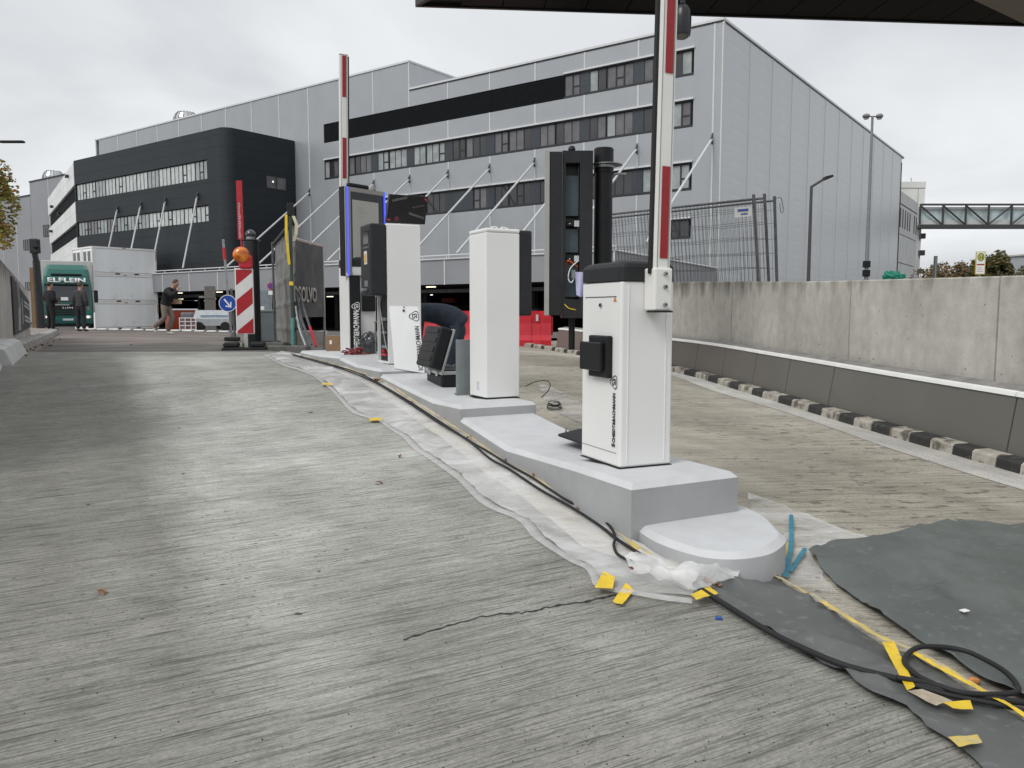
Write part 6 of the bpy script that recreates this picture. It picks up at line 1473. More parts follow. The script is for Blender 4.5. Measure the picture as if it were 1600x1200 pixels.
# mesh fence panels leaning on the raised ground
def mesh_panel(p0, p1, z0, h_, lean, label):
    """p0 far end, p1 near end; leans sideways"""
    p0, p1 = Vector(p0), Vector(p1); e_ = empty('mesh_fence_panel', (p1.x, p1.y, z0), 0, label, 'fence panel', 'mesh fence panels leaning together'); v_ = (p0 - p1); L_ = v_.length; vn_ = v_.normalized(); nn = Vector((-abs(vn_.y), -abs(vn_.x)))
    nn = Vector((-vn_.y, vn_.x)); nn = nn if nn.x < 0 else -nn
    def q_(s, z): return Vector((vn_.x * s + nn.x * z * lean, vn_.y * s + nn.y * z * lean, z))
    for s in (0, L_): ob('end_post', tube([q_(s, 0), q_(s, h_ + .05)], .03, 8), DSTEEL, e_)
    for z in (.15, h_ - .03): ob('frame_tube', tube([q_(0, z), q_(L_, z)], .022, 8), DSTEEL, e_)
    bm = bmesh.new(); n_ = int(L_ / .085)
    for i in range(1, n_): s = L_ * i / n_; tube([q_(s, .15), q_(s, h_ * .5) + Vector((random.uniform(-.01, .01), 0, 0)), q_(s, h_ - .03)], .0035, 4, bm)
    for z in (.4, .68, .96, 1.24, 1.52, 1.78): tube([q_(L_ * i / 8, z + .012 * math.sin(i * 2 + z * 9)) for i in range(9)], .0035, 4, bm)
    o_ = ob('wire_mesh', bm, DSTEEL, e_); o_['kind'] = 'stuff'
    return e_, q_, L_
random.seed(12)
e1, q1_, L1_ = mesh_panel(P(945, 440, 18.1).to_2d().to_3d(), P(1188, 440, 15.4).to_2d().to_3d(), 1.5, 1.96, .17, 'front leaning mesh fence panel with a small white plate')
pl = [q1_(.42, 1.80), q1_(.02, 1.80)]; off_ = Vector((0, -.03, 0))
slab4(q1_(.42, 1.62) + off_, q1_(.06, 1.62) + off_, q1_(.06, 1.80) + off_, q1_(.42, 1.80) + off_, .004, mat('white_plate', (.6, .6, .58), .5, var=.1), 'name_plate', e1)
slab4(q1_(.36, 1.72) + off_ * 1.3, q1_(.14, 1.72) + off_ * 1.3, q1_(.14, 1.765) + off_ * 1.3, q1_(.36, 1.765) + off_ * 1.3, .002, mat('blue_print', (.05, .1, .3), .5, var=.3, vscale=80), 'blue_line', e1); slab4(q1_(.30, 1.66) + off_ * 1.3, q1_(.16, 1.66) + off_ * 1.3, q1_(.16, 1.685) + off_ * 1.3, q1_(.30, 1.685) + off_ * 1.3, .002, MATS['blue_print'], 'blue_line', e1)
e2_, q2_, _ = mesh_panel(P(945, 440, 18.4).to_2d().to_3d(), P(1204, 440, 15.6).to_2d().to_3d(), 1.5, 2.0, .17, 'second leaning mesh fence panel just behind the one with the white plate')
e3, q3_, _ = mesh_panel(P(940, 440, 18.9).to_2d().to_3d(), P(1216, 440, 15.7).to_2d().to_3d(), 1.5, 1.98, .12, 'short mesh fence panel at the right end with a wire hook on its post')
ob('wire_hook', tube(smooth_pts([q3_(0, 1.96), q3_(0, 2.0) + Vector((.06, 0, 0)), q3_(0, 1.98) + Vector((.13, 0, 0)), q3_(0, 1.75) + Vector((.16, 0, 0)), q3_(0, 1.74) + Vector((.11, 0, 0)), q3_(0, 1.9) + Vector((.1, 0, 0))]), .007, 6), DSTEEL, e3)
# crumpled green cloth on the wall
gc = P(1306, 436, 8.7); s_best = rk_s(1306, 655); pw, nw = rk_at(s_best); gc = Vector((pw.x + nw.x * .62, pw.y + nw.y * .62, 0)); gc.z = wt(gc.x, gc.y)
k_ = 1.0
e_ = empty('green_cloth', gc, 0, 'crumpled turquoise green cloth lying on top of the concrete wall', 'cloth'); bm = bmesh.new(); bmesh.ops.create_icosphere(bm, subdivisions=5, radius=1)
for v in bm.verts:
    n_ = abs(mnoise.noise(v.co * 1.6)) * .6 + abs(mnoise.noise(v.co * 3.4)) * .3; v.co = Vector((v.co.x * .082 * (1 + n_), v.co.y * .07 * (1 + n_), max(-.004, (v.co.z + .25) * .05 * (1 + n_ * 1.3))))
ob('cloth', bm, mat('turquoise_cloth', (.004, .20, .13), .5, var=.3, vscale=20), e_, smooth=True)
# lamps
def pole(px0, py0, px1, py1, Y, r0, r1, m, name, par, base): a_ = P(px0, py0, Y) - base; b_ = P(px1, py1, Y) - base; ob(name, tube([a_ * 1.0, b_], [r0, r1], 8), m, par)
LB = P(1352, 470, 50); LB.z = 1.4; e_ = empty('twin_floodlight_mast', LB, 0, 'tall slim mast with two round floodlights in front of the hall gable', 'street lamp'); topz = P(1363, 182, 50).z - LB.z; lx = 0
ob('pole', tube([(0, 0, 0), (0, 0, topz)], [.14, .07], 10), GREYM, e_); ob('cross_arm', cyl((-.35, 0, topz), (.4, 0, topz), .04, n=8), GREYM, e_)
for x in (-.38, .42): ob('lamp_head', ball((x, 0, topz + .02), .2, (1.1, 1.2, .75), 14), mat('lamp_grey', (.22, .22, .22), .4), e_); ob('lamp_glass', cyl((x, 0, topz - .16), (x, 0, topz - .12), .14, n=14), M_GL[2], e_)
for z in (P(1355, 432, 50).z - LB.z, P(1355, 418, 50).z - LB.z): ob('switch_box', box(-.22, .16, -.2, .1, z, z + .4, .02), BLACKP, e_)
LB = P(1262, 470, 30); LB.z = 1.4; e_ = empty('street_lamp', LB, 0, 'dark single arm street lamp before the hall gable', 'street lamp', 'single arm street lamps'); t0 = P(1266, 291, 30) - LB; t1 = P(1284, 280, 30) - LB
ob('pole', tube([(0, 0, 0), (0, 0, t0.z)], [.075, .055], 8), mat('dark_lamp_pole', (.06, .06, .06), .5, var=.1), e_); ob('arm', tube([(0, 0, t0.z - .02), (.44, 0, t1.z)], .045, 8), MATS['dark_lamp_pole'], e_)
loft([[(.40, -.03, t1.z - .03), (.40, .03, t1.z - .03), (.40, .03, t1.z + .05), (.40, -.03, t1.z + .05)], [(.5, -.1, t1.z - .04), (.5, .1, t1.z - .04), (.5, .08, t1.z + .1), (.5, -.08, t1.z + .1)], [(.78, -.07, t1.z + .08), (.78, .07, t1.z + .08), (.76, .05, t1.z + .16), (.76, -.05, t1.z + .16)]], BLACKP, 'lamp_head', e_)
LB = P(-60, 500, 30); LB.z = zL(30); e_ = empty('street_lamp', LB, 0, 'street lamp whose thin head reaches in at the left edge', 'street lamp', 'single arm street lamps'); th_ = P(0, 222, 30) - LB; t2 = P(38, 222, 30) - LB
ob('pole', tube([(0, 0, 0), (0, 0, th_.z)], [.08, .05], 8), GREYM, e_); ob('arm', tube([(0, 0, th_.z - .1), (th_.x, 0, th_.z)], .04, 8), GREYM, e_); ob('lamp_head', box(th_.x, t2.x, -.1, .1, th_.z - .03, th_.z + .05, .03), BLACKP, e_)
# bus stop sign, post
SB = P(1530, 445, 22); SB.z = 1.35; e_ = empty('bus_stop_sign', SB, R(-8), 'bus stop sign with green ring and letter H above the concrete wall', 'bus stop sign'); za = P(1530, 429, 22).z - SB.z; zb2 = P(1531, 393, 22).z - SB.z
ob('post', cyl((0, .02, 0), (0, .02, za), .03, n=8), GREYM, e_); pnl = ob('panel', box(-.125, .125, -.015, .015, za, zb2, .004), mat('sign_yellow', (.62, .45, .04), .5, var=.05), e_); ob('white_field', box(-.105, .105, -.0185, -.016, za + .02, zb2 - .02), WINK, pnl)
zc = zb2 - .15; bm = bmesh.new(); n_ = 24; A = [bm.verts.new((.09 * math.cos(2*math.pi*i/n_), -.0205, zc + .11 * math.sin(2*math.pi*i/n_))) for i in range(n_)]; B = [bm.verts.new((.068 * math.cos(2*math.pi*i/n_), -.0205, zc + .085 * math.sin(2*math.pi*i/n_))) for i in range(n_)]
for i in range(n_): bm.faces.new((A[i], A[(i+1) % n_], B[(i+1) % n_], B[i]))
ob('green_ring', bm, mat('sign_green', (.02, .2, .1), .5, var=0), pnl); bm = bmesh.new(); bm.faces.new([bm.verts.new((.067 * math.cos(2*math.pi*i/n_), -.0203, zc + .084 * math.sin(2*math.pi*i/n_))) for i in range(n_)]); ob('yellow_disc', bm, MATS['sign_yellow'], pnl)
ob('letter', text_mesh('H', .14, (-.045, -.021, zc - .05), (1, 0, 0), (0, 0, 1), width=.09, bold=.02), MATS['sign_green'], pnl)
ob('red_line', box(-.095, .095, -.021, -.019, za + .25, za + .285), RED, pnl); 
for k in range(3): ob('timetable_line', box(-.08, .07 - .03 * k, -.021, -.019, za + .08 + k * .05, za + .09 + k * .05), GREYM, pnl)
SB = P(1460, 445, 24); SB.z = 1.35; e_ = empty('grey_post', SB, 0, 'plain grey square post standing left of the bus stop sign', 'post'); ob('post', box(-.045, .045, -.03, .03, 0, P(1460, 400, 24).z - SB.z, .005), DSTEEL, e_); ob('inset', box(-.02, .02, -.034, -.031, .3, P(1460, 403, 24).z - SB.z), GREYM, e_)
# foliage: many small leaf faces through the crown volume plus a few limbs
def crown(blobs, nleaf, ls, seedv, dens_edge=.0):
    random.seed(seedv); bm = bmesh.new(); tot = sum(b[3] * b[4] * b[5] for b in blobs)
    for (x, y, z, rx, ry, rz_) in blobs:
        for _ in range(int(nleaf * rx * ry * rz_ / tot)):
            u = Vector((random.gauss(0, 1), random.gauss(0, 1), random.gauss(0, 1))).normalized() * random.random() ** .4
            c = Vector((x + u.x * rx, y + u.y * ry, z + u.z * rz_)); 
            if mnoise.noise(c * 1.3 / max(rx, .1)) < -.12: continue
            s_ = ls * random.uniform(.5, 1.3); q_ = Vector((random.uniform(-1, 1), random.uniform(-1, 1), random.uniform(-.6, 1))).normalized().to_track_quat('Z', 'Y')
            a_ = [c + q_ @ Vector(v_) * s_ for v_ in ((-.5, 0, 0), (0, -.28, .08), (.5, 0, 0), (0, .28, .08))]; f_ = bm.faces.new([bm.verts.new(v_) for v_ in a_]); f_.material_index = random.choice([0, 0, 1, 2])
    return bm
def limbs(bm, base, tips, r0):
    for t_ in tips: b_ = Vector(base); t_ = Vector(t_); m_ = b_.lerp(t_, .5) + Vector((random.uniform(-.15, .15), random.uniform(-.15, .15), .1)); tube(smooth_pts([b_, m_, t_], 4), [r0 * (1 - .8 * i / 8) for i in range(9)], 6, bm)
    return bm
BARK = mat('grey_brown_bark', (.09, .07, .055), .9, var=.3, vscale=10, bump=.4, bscale=30)
LG = [mat('olive_leaf', (.22, .23, .045), .7, var=.3, vscale=2), mat('yellow_green_leaf', (.42, .34, .06), .7, var=.3, vscale=2), mat('rust_leaf', (.36, .17, .04), .7, var=.3, vscale=2)]
LG2 = [mat('brown_shrub_leaf', (.20, .145, .08), .8, var=.3, vscale=1), mat('ochre_shrub_leaf', (.28, .18, .08), .8, var=.3, vscale=1), mat('shrub_olive_leaf', (.11, .10, .035), .8, var=.3, vscale=1)]
LG3 = [mat('dark_olive_leaf', (.07, .08, .02), .7, var=.3, vscale=2), MATS['shrub_olive_leaf'], mat('brown_olive_leaf', (.15, .10, .035), .7, var=.3, vscale=2)]
tb_ = P(-15, 500, 24); tb_.z = zL(24); te = empty('autumn_tree', tb_, 0, 'small tree with orange and green autumn leaves at the left edge', 'tree'); random.seed(31)
def rel(px, py, Y, base): v_ = P(px, py, Y) - base; return v_
c1, c2, c3, c4 = rel(-12, 330, 24, tb_), rel(2, 290, 24, tb_), rel(4, 365, 24, tb_), rel(-25, 270, 24, tb_)
ob('crown', crown([(c1.x, 0, c1.z, .75, .8, .9), (c2.x, .1, c2.z, .40, .5, .45), (c3.x, 0, c3.z, .30, .5, .5), (c4.x, 0, c4.z, .7, .7, .6), (c1.x - .8, 0, c1.z + .2, .9, .9, 1.1)], 13000, .12, 5), LG, te)
tb2 = tube([(0, 0, 0), (-.05, 0, c1.z * .5), (0, 0, c1.z * .8)], [.11, .09, .07], 8); limbs(tb2, (0, 0, c1.z * .75), [(c2.x, .1, c2.z), (c3.x, 0, c3.z), (c4.x, 0, c4.z + .3), (c1.x - .8, 0, c1.z + .5)], .05); ob('trunk', tb2, BARK, te)
def shrub(px, Y, pyt, wpx, mats_, lab, seedv, n_=2600, ls=.22):
    b_ = P(px, 445, Y); b_.z = 1.3; hz = P(px, pyt, Y).z - b_.z; wr = wpx / 2 * Y / FOC; e_ = empty('shrub', b_, 0, lab, 'shrub', 'autumn shrubs beyond the wall'); random.seed(seedv); bl_ = []
    for k in range(7): x_ = random.uniform(-.8, .8) * wr; bl_.append((x_, random.uniform(-.5, .5), hz * (.42 + .10 * random.random()), wr * .5, 1.1, hz * .5 * (1 - .12 * abs(x_) / wr)))
    ob('crown', crown(bl_, n_, ls, seedv), mats_, e_); tb_2 = bmesh.new(); limbs(tb_2, (0, 0, 0), [(b[0], b[1], b[2] + b[5] * random.uniform(.6, .95)) for b in bl_], .06); ob('stems', tb_2, BARK, e_)
shrub(1456, 52, 408, 60, LG2, 'thin brown shrub beside the stair tower behind the grey post', 41, 4200, .2)
shrub(1490, 50, 404, 70, LG2, 'brown leafless looking shrub in the middle of the shrubs', 42, 7500, .2); shrub(1515, 54, 406, 54, LG2, 'brown shrub just left of the bus stop sign', 46, 6000, .2)
shrub(1560, 46, 390, 74, LG3, 'dense dark olive bush right of the bus stop sign', 43, 14000, .2); shrub(1603, 44, 414, 50, LG3, 'olive bush at the right edge above the wall', 44, 7000, .18)
# overhead roof edge with camera
ZC = 5.2; cr_ = empty('overhead_roof', (0, 0, ZC), 0, 'dark glossy soffit of an overhead roof cutting in at the top right', 'roof')
e0, e1c = PZ(649, 9.5, ZC), PZ(1600, 40, ZC); dE = (e1c - e0); dE.z = 0; LE = dE.length; uE = dE.normalized(); nE = Vector((uE.y, -uE.x, 0))   # towards the camera
lc0 = PZ(664, -8, ZC); dirL = (lc0 - e0).normalized()
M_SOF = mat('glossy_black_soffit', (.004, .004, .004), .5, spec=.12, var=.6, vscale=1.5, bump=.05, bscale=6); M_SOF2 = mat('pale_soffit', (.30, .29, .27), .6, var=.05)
def cpt(s, t, z=0): v_ = e0 + uE * s + nE * t + dirL * 0; return Vector((v_.x, v_.y, z))
k = 0; s = .05
while s < LE + 3.0:
    for r_ in range(2):
        t0, t1 = .05 + r_ * .82, .05 + (r_ + 1) * .82 - .012; s0 = max(s, .05 + t1 * .55)
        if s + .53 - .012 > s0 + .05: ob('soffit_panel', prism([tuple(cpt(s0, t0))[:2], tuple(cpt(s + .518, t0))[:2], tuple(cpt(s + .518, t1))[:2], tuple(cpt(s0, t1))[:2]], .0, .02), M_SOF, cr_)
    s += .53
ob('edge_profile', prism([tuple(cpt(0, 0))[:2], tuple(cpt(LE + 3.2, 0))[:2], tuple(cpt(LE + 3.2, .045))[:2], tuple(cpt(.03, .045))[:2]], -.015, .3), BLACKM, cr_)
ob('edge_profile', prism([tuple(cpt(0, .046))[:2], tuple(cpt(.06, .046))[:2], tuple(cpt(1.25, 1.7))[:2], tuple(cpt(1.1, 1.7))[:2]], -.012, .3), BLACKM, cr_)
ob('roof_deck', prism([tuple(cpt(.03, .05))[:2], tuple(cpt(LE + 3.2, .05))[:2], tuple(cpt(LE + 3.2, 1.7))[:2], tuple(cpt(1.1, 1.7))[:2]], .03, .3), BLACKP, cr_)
gA, gB = PZ(1520, -2, ZC - .02), PZ(1604, 38, ZC - .02); gC = gB + Vector((1.5, -.6, 0)); gD = gA + Vector((1.4, -1.5, 0))
ob('pale_soffit_panel', prism([(gA.x, gA.y), (gB.x, gB.y), (gC.x, gC.y), (gD.x, gD.y)][::-1], -.03, -.018), M_SOF2, cr_)
dcm = P(1066, 20, 8.6); zt_ = ZC; e_ = empty('dome_camera', (dcm.x, dcm.y, zt_), 0, 'black dome surveillance camera hanging from the overhead roof', 'camera')
zt2, zb3 = P(1066, 14, 8.6).z - ZC, P(1066, 56, 8.6).z - ZC
ob('bracket', cyl((0, 0, zt2 + .05), (0, 0, .0), .03, n=10), BLACKM, e_)
bm = bmesh.new(); n_ = 24; prof = [(.0, zt2 + .045), (.06, zt2 + .03), (.088, zt2 - .02), (.095, zt2 - .1), (.092, zb3 + .03), (.086, zb3)]
rr = [[bm.verts.new((r_ * math.cos(2*math.pi*i/n_), r_ * math.sin(2*math.pi*i/n_), z_)) for i in range(n_)] for r_, z_ in prof]
for A, B in zip(rr, rr[1:]):
    for i in range(n_):
        bm.faces.new((A[i], A[(i+1) % n_], B[(i+1) % n_], B[i]))
bmesh.ops.remove_doubles(bm, verts=bm.verts[:], dist=1e-4); ob('housing', bm, BLACKM, e_, smooth=True); ob('bubble', ball((0, 0, zb3 + .005), .078, (1, 1, .55), 20), mat('bubble', (.12, .12, .11), .08, var=0, spec=1), e_, smooth=True)

# ================================================================== SHEETS, TAPE, CABLES, LEAVES ON THE GROUND
def film_mat(name, col, a0, a1, sc, ro=.25):
    m = bpy.data.materials.new(name); m.use_nodes = True; t = m.node_tree; n = t.nodes; l = t.links; b = n['Principled BSDF']; b.inputs['Base Color'].default_value = (*col, 1); b.inputs['Roughness'].default_value = ro; b.inputs['Specular IOR Level'].default_value = .6
    tcx = n.new('ShaderNodeTexCoord'); z1 = n.new('ShaderNodeTexNoise'); z1.inputs['Scale'].default_value = sc; z1.inputs['Detail'].default_value = 7; z1.inputs['Distortion'].default_value = 1.2; l.new(tcx.outputs['Object'], z1.inputs['Vector'])
    r_ = n.new('ShaderNodeValToRGB'); l.new(z1.outputs[0], r_.inputs[0]); r_.color_ramp.elements[0].position = .35; r_.color_ramp.elements[1].position = .65; r_.color_ramp.elements[0].color = (a0,) * 3 + (1,); r_.color_ramp.elements[1].color = (a1,) * 3 + (1,)
    l.new(r_.outputs[0], b.inputs['Alpha']); bp = n.new('ShaderNodeBump'); bp.inputs['Strength'].default_value = .5; bp.inputs['Distance'].default_value = .012; z2 = n.new('ShaderNodeTexNoise'); z2.inputs['Scale'].default_value = 9; z2.inputs['Detail'].default_value = 4; z2.inputs['Distortion'].default_value = 2; l.new(tcx.outputs['Object'], z2.inputs['Vector']); l.new(z2.outputs[0], bp.inputs['Height']); l.new(bp.outputs[0], b.inputs['Normal'])
    return m
M_PAPER = mat('dirty_masking_paper', (.66, .62, .55), .9, var=.08, vscale=3, dirt=((.42, .36, .28), 4, .57), detail=8)
M_FILM = film_mat('milky_plastic_film', (.86, .86, .85), .30, .74, 2.4); M_FILM2 = film_mat('clear_plastic_film', (.80, .80, .79), .12, .55, 2.5)
M_TARP = mat('grey_green_tarpaulin', (.098, .112, .104), .46, var=.2, vscale=3, bump=.8, crease=2.2, dirt=((.125, .138, .13), 30, .56), detail=9)
M_TARP2 = mat('dusty_grey_tarpaulin', (.115, .121, .117), .46, var=.2, vscale=3, bump=.8, crease=3.2, dirt=((.16, .165, .162), 24, .58), detail=9)
low = [(417, 556), (446, 571), (470, 578), (494, 589), (514, 603), (524, 610), (540, 628), (560, 646), (598, 659), (618, 673), (640, 685), (660, 704), (680, 717), (722, 745), (748, 773), (776, 793), (826, 814), (850, 842), (880, 865), (902, 880), (925, 890), (938, 905), (944, 917), (965, 923), (1000, 927), (1040, 934), (1081, 939)]
base_px = [(1090, 900), (1060, 884), (1031, 872), (1003, 856), (988, 850), (955, 829), (905, 791), (850, 757), (794, 725), (755, 699), (719, 674), (677, 646), (640, 623), (594, 594), (556, 581), (530, 572), (500, 565), (468, 555), (440, 552)]
mid = [(x + dx, y + dy) for (x, y), (dx, dy) in zip(base_px, [(-14, 26)] * 5 + [(-45, 28), (-45, 22), (-42, 16), (-40, 12), (-36, 9), (-34, 8), (-32, 8), (-30, 6), (-28, 4), (-22, 4), (-20, 4), (-16, 3), (-12, 2), (-8, 1)])]
g2 = lambda L__: [(v_.x, v_.y) for v_ in (G(x, y) for x, y in L__)]
o_ = sheet('masking_paper', g2(mid[::-1]) + g2([(x + 3, y - 1) for x, y in base_px]), .004, M_PAPER, step=.12, wrinkle=.003, edge=.02); tag(o_, 'dirty beige masking paper strip along the foot of the island', 'masking paper')
o_ = sheet('plastic_film', g2(low) + g2([(x + 2, y - 1) for x, y in base_px]), .010, M_FILM, step=.045, wrinkle=.008, wsc=4, edge=.018, folds=60); tag(o_, 'milky wrinkled plastic film laid along the left foot of the island', 'plastic film')
rt_px = [(1165, 772), (1210, 788), (1262, 810), (1310, 828), (1358, 844), (1310, 856), (1268, 872), (1285, 904), (1311, 932), (1268, 928), (1222, 918), (1205, 902), (1220, 892), (1231, 876), (1230, 856), (1217, 836), (1200, 820), (1178, 806)]
hem_pts = smooth_pts([G(x, y) for x, y in low], 6); hi_ = []; lo2 = []
for i, p_ in enumerate(hem_pts):
    d_ = hem_pts[min(i + 1, len(hem_pts) - 1)] - hem_pts[max(i - 1, 0)]; d_.z = 0; d_.normalize(); s_ = Vector((-d_.y, d_.x, 0)); k_ = .012 * mnoise.noise(p_ * 2.2); wd = .020 + .018 * (mnoise.noise(p_ * 1.3) + .5)
    hi_.append(p_ + s_ * (k_ - wd)); lo2.append(p_ + s_ * (k_ + .006))
for (o1, o2, hh_, nm_) in ((0, 1.6, .014, 'folded plastic film hem along the road side of the milky film'),):
    A_ = [lo2[i].lerp(hi_[i], -0 + o1) for i in range(len(hi_))]; B2 = [lo2[i].lerp(hi_[i], o2) for i in range(len(hi_))]
    if o1: A_ = [p_ + Vector((.03 * math.sin(i * .11), .0, 0)) for i, p_ in enumerate(A_)]; B2 = [p_ + Vector((.03 * math.sin(i * .11) + .004 * math.sin(i * .5), .0, 0)) for i, p_ in enumerate(B2)]
    bm = bmesh.new(); pv = None; c_ = A_[0].copy()
    for a_, b_ in zip(A_, B2):
        m_ = (a_ + b_) / 2; row = [bm.verts.new((q_.x - c_.x, q_.y - c_.y, zg(q_.x, q_.y) + hh_ + e_h - c_.z)) for q_, e_h in ((a_, -.008), (a_.lerp(b_, .3), .006), (a_.lerp(b_, .7), .009), (b_, .0))]
        if pv:
            for k in range(3): bm.faces.new((pv[k], pv[k + 1], row[k + 1], row[k]))
        pv = row
    bmesh.ops.recalc_face_normals(bm, faces=bm.faces[:]); o_ = ob('film_fold', bm, mat('folded_film', (.86, .86, .85), .3, var=.12, vscale=20, alpha=.38), None, loc=c_, smooth=True); tag(o_, nm_, 'plastic film')
o_ = sheet('plastic_film', g2(rt_px), .008, M_FILM2, step=.05, wrinkle=.012, wsc=6, edge=.03); tag(o_, 'clear plastic film right of the rounded nose of the island with blue tape', 'plastic film')
o_ = sheet('plastic_film', g2([(1000, 872), (1040, 896), (1100, 906), (1165, 908), (1140, 922), (1108, 934), (1078, 940), (1030, 925), (985, 905), (975, 885)]), .022, M_FILM, step=.025, wrinkle=.014, wsc=9, edge=.02, folds=18); tag(o_, 'bunched plastic film in front of the rounded nose', 'plastic film')
far_px = [(858, 606), (905, 633), (900, 655), (915, 672), (880, 655), (848, 640), (845, 622)]
o_ = sheet('plastic_film', g2([(840, 600), (870, 610), (905, 628), (930, 650), (960, 680), (925, 672), (890, 656), (858, 640)]), .008, M_FILM2, step=.08, wrinkle=.012, edge=.03); tag(o_, 'clear plastic film behind the near barrier on the right lane', 'plastic film')
tarp1 = [(1262, 870), (1307, 853), (1350, 846), (1386, 840), (1430, 830), (1480, 816), (1506, 823), (1600, 827), (1720, 835), (1800, 900), (1850, 1100), (1700, 1180), (1600, 1106), (1540, 1072), (1486, 1038), (1430, 1005), (1381, 975), (1340, 945), (1311, 924), (1285, 897)]
o_ = sheet('tarpaulin', g2(tarp1), .014, M_TARP, step=.035, wrinkle=.018, wsc=4.5, edge=.006, folds=26); tag(o_, 'large grey green tarpaulin spread at the lower right', 'tarpaulin')
tarp2 = [(1168, 903), (1145, 911), (1119, 922), (1116, 940), (1160, 968), (1224, 1007), (1285, 1042), (1320, 1062), (1364, 1095), (1395, 1108), (1416, 1112), (1447, 1147), (1486, 1167), (1521, 1193), (1560, 1240), (1700, 1300), (1760, 1200), (1600, 1139), (1512, 1084), (1425, 1031), (1377, 1013), (1294, 960), (1224, 921), (1197, 907)]
o_ = sheet('tarpaulin', g2(tarp2), .010, M_TARP2, step=.035, wrinkle=.012, wsc=6, edge=.008, folds=22); tag(o_, 'narrow dusty grey tarpaulin running from the island nose to the lower right corner', 'tarpaulin')
def tape(pxs, h_, m, label, wr=.004):
    vs_ = [G(x, y) for x, y in pxs]; c_ = sum(vs_, Vector()) / len(vs_); bm = bmesh.new(); a_, b_, c2_, d_ = vs_[:4]; n1, n2 = 8, 3; g = []
    for j in range(n2 + 1):
        row = []
        for i in range(n1 + 1):
            p_ = (a_.lerp(b_, i / n1)).lerp(d_.lerp(c2_, i / n1), j / n2); row.append(bm.verts.new((p_.x - c_.x, p_.y - c_.y, zg(p_.x, p_.y) + h_ + wr * (1 + mnoise.noise(p_ * 25)) - c_.z)))
        g.append(row)
    for A, B in zip(g, g[1:]):
        for i in range(n1): bm.faces.new((A[i], A[i+1], B[i+1], B[i]))
    bmesh.ops.recalc_face_normals(bm, faces=bm.faces[:]); o_ = ob('adhesive_tape', bm, m, None, loc=c_); return tag(o_, label, 'tape', 'pieces of tape')
def tape_line(pxs, w_, h_, m, label):
    vs_ = smooth_pts([G(x, y) for x, y in pxs], 8); bm = bmesh.new(); pv = None; c_ = vs_[0]
    for i, p_ in enumerate(vs_):
        d_ = (vs_[min(i+1, len(vs_)-1)] - vs_[max(i-1, 0)]); d_.z = 0; d_.normalize(); s_ = Vector((-d_.y, d_.x, 0)) * w_ / 2 * (1 + .25 * mnoise.noise(p_ * 9)); row = []
        for t in (-1, -.33, .33, 1): q_ = p_ + s_ * t; row.append(bm.verts.new((q_.x - c_.x, q_.y - c_.y, zg(q_.x, q_.y) + h_ + .004 * (1 + mnoise.noise(q_ * 20)) - c_.z)))
        if pv:
            for a_ in range(3): bm.faces.new((pv[a_], pv[a_+1], row[a_+1], row[a_]))
        pv = row
    bmesh.ops.recalc_face_normals(bm, faces=bm.faces[:]); o_ = ob('adhesive_tape', bm, m, None, loc=c_); return tag(o_, label, 'tape', 'pieces of tape')
tape([(929, 931), (957, 933), (961, 914), (942, 905)][::-1], .03, YTAPE, 'yellow tape piece on the film edge, left of the pair by the pavement crack'); tape([(957, 946), (972, 951), (991, 928), (978, 916)][::-1], .012, YTAPE, 'yellow tape piece, right one of the pair by the pavement crack')
tape([(1078, 945), (1088, 953), (1122, 943), (1108, 930)], .036, YTAPE, 'crumpled yellow tape holding the black cable at the tip of the tarpaulin')
tape([(1377, 1020), (1396, 1019), (1429, 1093), (1416, 1098)], .036, YTAPE, 'broad diagonal yellow tape strip on the narrow tarpaulin')
tape([(1416, 1098), (1440, 1095), (1488, 1114), (1462, 1121)], .034, mat('peeled_tape', (.42, .36, .26), .7, var=.2, vscale=20), 'peeled beige tape running on from the diagonal strip'); tape([(1469, 1115), (1515, 1114), (1520, 1128), (1488, 1127)], .034, YTAPE, 'short yellow tape at the end of the peeled strip')
tape([(1480, 1172), (1526, 1167), (1534, 1181), (1497, 1187)], .034, YTAPED, 'worn yellow tape near the bottom edge of the narrow tarpaulin')
tape([(958, 838), (972, 846), (1028, 884), (1012, 889)], .032, YTAPED, 'worn yellow tape under the cables at the foot of the island')
tape([(577, 658), (596, 657), (597, 661), (577, 662)], .02, YTAPE, 'short yellow tape on the film edge beside the tool case side of the road'); tape([(503, 602.5), (519, 602), (520, 605), (503, 605)], .02, YTAPE, 'farthest short yellow tape on the film edge')
tape_line([(1192, 905), (1224, 920), (1262, 942), (1294, 961), (1340, 990), (1377, 1013), (1425, 1032), (1470, 1058), (1512, 1084), (1560, 1112), (1606, 1142)], .026, .036, YTAPED, 'long yellow tape line along the right edge of the narrow tarpaulin')
tape_line([(1420, 1034), (1460, 1058), (1510, 1086), (1570, 1120), (1610, 1146)], .02, .038, YTAPE, 'second yellow tape line closest to the lower right corner')
tape_line([(1236, 812), (1236, 840), (1235, 866), (1230, 890), (1227, 912)], .022, .026, BTAPE, 'long blue tape strip on the clear film beside the nose'); tape_line([(1258, 866), (1246, 884), (1234, 902)], .022, .026, BTAPE, 'short slanted blue tape strip beside the nose')
tape_line([(1231, 855), (1228, 872), (1222, 884)], .012, .02, YTAPED, 'thin yellow tape edge against the right flank of the nose'); tape_line([(468, 557), (512, 569), (556, 583), (594, 596), (640, 626), (719, 677), (794, 729), (850, 761), (905, 795), (950, 828)], .022, .020, mat('pale_yellow_tape', (.60, .50, .28), .6, var=.15, vscale=10, dirt=((.42, .37, .28), 6, .5)), 'pale yellow masking tape along the whole foot of the island')
